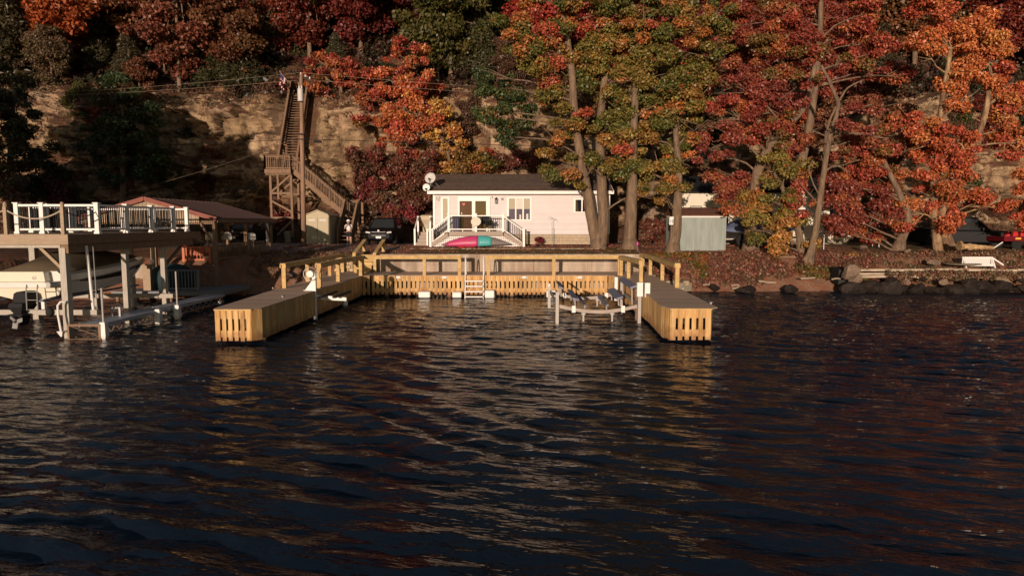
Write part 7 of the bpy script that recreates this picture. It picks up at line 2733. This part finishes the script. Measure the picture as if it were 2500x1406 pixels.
tag(m.build('round_board', MAT['jon']), 'dark round board lying before the upturned bench', 'board')
m = MB()
jb0, jb1 = rx(1652, 34.2), rx(1688, 34.2)
rr = []
for f, wd, hgt in ((0, .5, .42), (.2, .55, .45), (.8, .5, .45), (1, .25, .42)):
    x = jb0 - 1.6 + (jb1 - jb0 + 1.6) * f
    rr.append([V3(x, 34.2 + a * wd, .08 + b * hgt) for a, b in ((-1, 1), (-.8, 0), (.8, 0), (1, 1), (.9, 1), (.7, .1), (-.7, .1), (-.9, 1))])
m.loft(rr)
jn = thing('jon_boat', 'small olive-tan jon boat floating behind the right dock railing', 'boat', ((jb0 + jb1) / 2, 34.2, 0))
m.build('hull', MAT['jon'], jn)
for x in (jb0 - .5, jb1 - .35):
    m = MB()
    m.box(x - .13, x + .13, 33.76, 34.64, .40, .62)
    m.build('seat', MAT['tan_wood'], jn)

# timber bank wall: three courses of silvered planks
tw = thing('timber_retaining_wall', 'low bank wall of silvered horizontal timbers above dark boulders', 'wall', (rx(2280, 34.4), 34.4, .4))
for c in range(3):
    xx = rx(2062 + 8 * c, 34.4)
    m = MB()
    while xx < 30:
        x2 = xx + rnd.uniform(2.6, 3.6)
        zz = 1.12 - .17 * c + rnd.uniform(-.02, .02)
        m.obox(((xx + x2) / 2, 34.42 - .04 * c, zz), ((x2 - xx) / 2 - .01, 0, rnd.uniform(-.03, .03)), (0, .05, 0), (0, 0, .055))
        xx = x2
    m.build('timber_course', MAT['timber'], tw)
m = MB()
m.prism([(rx(2052, 34.4), 34.5, .35), (rx(2066, 34.4), 34.38, .35), (rx(2066, 34.4), 34.38, 1.16), (rx(2052, 34.4), 34.5, 1.12)], (0, .9, .08))
m.build('end_panel', MAT['black_rubber'], tw)


def rock(c, r, mat, label, group, seed):
    """an angular boulder of its own shape"""
    g_ = random.Random(seed)
    cuts = [(Vector((g_.gauss(0, 1), g_.gauss(0, 1), g_.gauss(0, 1))).normalized(), g_.uniform(.55, .95)) for _ in range(13)]
    nu, nv = 18, 12
    V_ = []
    for i in range(nv + 1):
        a = -math.pi / 2 + math.pi * min(max(i, .03), nv - .03) / nv
        ring = []
        for j in range(nu):
            d = Vector((math.cos(a) * math.cos(2 * math.pi * j / nu), math.cos(a) * math.sin(2 * math.pi * j / nu), math.sin(a)))
            rad = min([h / max(d.dot(n), .15) for n, h in cuts if d.dot(n) > .15] + [1.1])
            ring.append(Vector(c) + Vector((d.x * r[0], d.y * r[1], d.z * r[2])) * min(rad, 1.15) * g_.uniform(.97, 1.03))
        V_.append(ring)
    m = MB()
    m.loft(V_)
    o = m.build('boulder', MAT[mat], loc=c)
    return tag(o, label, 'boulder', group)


G1 = 'boulders below the timber wall'
sd_ = 1
x = rx(2062, 34)
i = 0
while x < 27.5:
    r_ = rnd.uniform(.2, .62)
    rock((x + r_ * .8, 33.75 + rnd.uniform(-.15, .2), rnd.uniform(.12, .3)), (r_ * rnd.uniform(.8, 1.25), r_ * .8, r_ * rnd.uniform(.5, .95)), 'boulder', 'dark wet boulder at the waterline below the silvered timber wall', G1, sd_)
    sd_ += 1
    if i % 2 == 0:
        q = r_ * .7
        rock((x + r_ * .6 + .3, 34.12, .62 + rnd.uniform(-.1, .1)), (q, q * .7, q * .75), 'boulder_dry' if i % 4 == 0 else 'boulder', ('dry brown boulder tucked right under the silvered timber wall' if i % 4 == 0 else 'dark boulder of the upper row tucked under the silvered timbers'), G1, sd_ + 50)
    x += r_ * rnd.uniform(1.1, 1.7)
    i += 1
rock(at(2078, 668, 33.9), (.5, .4, .42), 'boulder_dry', 'large brown boulder at the left end of the timber wall', G1, 200)
for px, py, Y, r_, lb in ((2278, 640, 35.6, .38, 'grey boulder on the leafy bank below the orange maple'), (2110, 603, 38, .25, 'small round stone at the lawn edge under the crimson maple'), (1930, 706, 33.9, .45, 'flat dark boulder at the waterline before the red ground cover'), (1820, 709, 34.0, .5, 'low dark boulder at the waterline left of a flat one'), (1745, 702, 34.4, .35, 'dark boulder at the waterline nearest the jon boat'), (2215, 612, 37, .2, 'small stone at the foot of the leaning stump-like trunk'), (700, 672, 33.6, .3, 'tan stone on the bank behind the left dock railing'), (1600, 552, 46, 1.2, 'large pale rock lit beyond the straight trunk')):
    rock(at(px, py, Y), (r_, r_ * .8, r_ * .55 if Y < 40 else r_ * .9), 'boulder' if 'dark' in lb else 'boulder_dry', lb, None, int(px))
# driftwood at the shore
for i, (a, b, lb) in enumerate((((1716, 696), (1732, 695), 'short pale driftwood stick nearest the jon boat'), ((1785, 697), (1805, 696), 'pale driftwood stick by the dark shore boulders'), ((1787, 704), (1803, 701), 'thin slanting driftwood stick at the waterline'), ((1852, 686), (1895, 690), 'bent pale driftwood pole at the water edge'), ((1955, 680), (1990, 678), 'pale driftwood pole on the bank left of the timber wall'), ((2030, 682), (2052, 680), 'short driftwood piece at the end of the timber wall'))):
    m = MB()
    p, q = at(a[0], a[1], 34.3), at(b[0], b[1], 34.35)
    m.tube([p, (p + q) / 2 + V3(0, 0, rnd.uniform(-.03, .03)), q], [.04, .045, .03], 6)
    tag(m.build('driftwood', MAT['timber']), lb, 'driftwood', 'driftwood along the shore')
m = MB()
m.box(rx(1575, 36.7), rx(2100, 36.7), 37.0, 37.12, gz(10, 37.1) - .15, gz(10, 37.1) + .03)
tag(m.build('lawn_edging', MAT['old_wood']), 'thin timber edging along the top of the red bank', 'edging')
m = MB()
m.box(rx(1000, 37.3), rx(1480, 37.3), 37.4, 37.48, gz(0, 37.4) - .1, gz(0, 37.4) + .03)
tag(m.build('lawn_edging', MAT['timber']), 'thin pale edging strip across the cottage lawn', 'edging')


# ------------------------------------------------------------------ ground cover and brush: masses nobody could count
def scatter(name, pts, sizes, cols, dens, L, W):
    cl = [(p, s, c) for p, s, c in zip(pts, sizes, cols)]
    o = link_mesh(leaf_mesh(name, cl, dens, L, W, jit=.3), name)
    o['kind'] = 'stuff'
    return o


rnd.seed(55)
pts, sz, cs = [], [], []
for i in range(1500):        # red creeper bank right of the dock
    x = rnd.uniform(7.2, 19.5)
    y = rnd.uniform(34.9, 37.2)
    z = gz(x, y)
    if fbm(np.array([x * .6]), np.array([y * .6]), 3, 2)[0] < .30:
        continue
    s = rnd.uniform(.12, .3)
    pts.append((x, y, z + s * .4))
    sz.append((s * 1.2, s, s * .8))
    g_ = vnoise(np.array([x * .7]), np.array([y * .7]), 9)[0]
    cs.append(pick(P['GO']) if g_ > .74 else pick(P['Y']) if g_ < .12 else rnd.choice([(.24, .07, .045), (.20, .06, .04), (.18, .08, .045), (.27, .11, .06), (.14, .09, .045)]))
scatter('creeper_ground_cover', pts, sz, cs, 62, .15, .10)
pts, sz, cs = [], [], []
for i in range(1600):        # sparse weeds on the bare right bank and the bank left of the dock
    x = rnd.uniform(19, 30) if i % 3 else rnd.uniform(-13.5, -7.4)
    y = (rnd.uniform(34.2, 37.6) if rnd.random() < .7 else rnd.uniform(34.05, 34.4)) if x > 0 else rnd.uniform(34, 36.5)
    s = rnd.uniform(.07, .24) if x > 0 else rnd.uniform(.06, .16)
    pts.append((x, y, (gz(x, y) if y > 34.45 or x < 0 else rnd.uniform(.62, 1.0)) + s * .3))
    sz.append((s * 1.3, s, s * .7))
    cs.append(rnd.choice([(.26, .10, .055), (.20, .11, .06), (.26, .15, .07), (.12, .10, .04), (.18, .09, .05)]))
scatter('bank_weeds', pts, sz, cs, 70, .11, .07)
pts, sz, cs = [], [], []
for i in range(4200):       # brush on the cliff foot and ledges
    x = rnd.uniform(-44, 44)
    s_ = rnd.uniform(cum[1] * .3, CLIFF_END + 3)
    on = fbm(np.array([x * .16]), np.array([s_ * .3]), 44, 3)[0]
    foot = s_ < cum[2] + .8
    if not foot and not (s_ > cum[4] - .8) and on < .50:
        continue
    if abs(x + 16.3) < 1.9 and s_ > cum[1]:
        continue
    p = hill_point(x, s_)
    r_ = rnd.uniform(.2, .5) * (1 if foot or s_ > cum[4] - .8 else .8)
    pts.append((p.x, p.y - .1, p.z + r_ * .2))
    sz.append((r_ * 1.2, r_ * .8, r_))
    cs.append(rnd.choice([(.13, .052, .03), (.16, .055, .032), (.11, .06, .036), (.09, .052, .03), (.06, .052, .022), (.13, .075, .04)]))
scatter('cliff_brush', pts, sz, cs, 26, .22, .08)
pts, sz, cs = [], [], []
for i in range(2600):       # dark undergrowth on the wooded slope
    x = rnd.uniform(-62, 62)
    y = rnd.uniform(53.5, 84)
    r_ = rnd.uniform(.5, 1.1)
    pts.append((x, y, hill_at_y(x, y) + r_ * .25))
    sz.append((r_ * 1.3, r_, r_ * .8))
    cs.append(rnd.choice([(.05, .022, .014), (.07, .02, .014), (.035, .032, .013), (.06, .034, .018), (.022, .026, .012)]))
scatter('woodland_undergrowth', pts, sz, cs, 9, .42, .24)
pts, sz, cs = [], [], []
for i in range(1500):       # loose fallen leaves on lawn and lane
    x = rnd.uniform(-13, 19)
    y = rnd.uniform(35.6, 41.5)
    if x < -7.2 and y < 37:
        continue
    pts.append((x, y, gz(x, y) + .02))
    sz.append((.22, .22, .012))
    cs.append(rnd.choice([(.25, .08, .04), (.30, .13, .05), (.18, .06, .04)]))
o = link_mesh(leaf_mesh('fallen_leaves', [(p, s, c) for p, s, c in zip(pts, sz, cs)], 130, .07, .05), 'fallen_leaves')
o['kind'] = 'stuff'
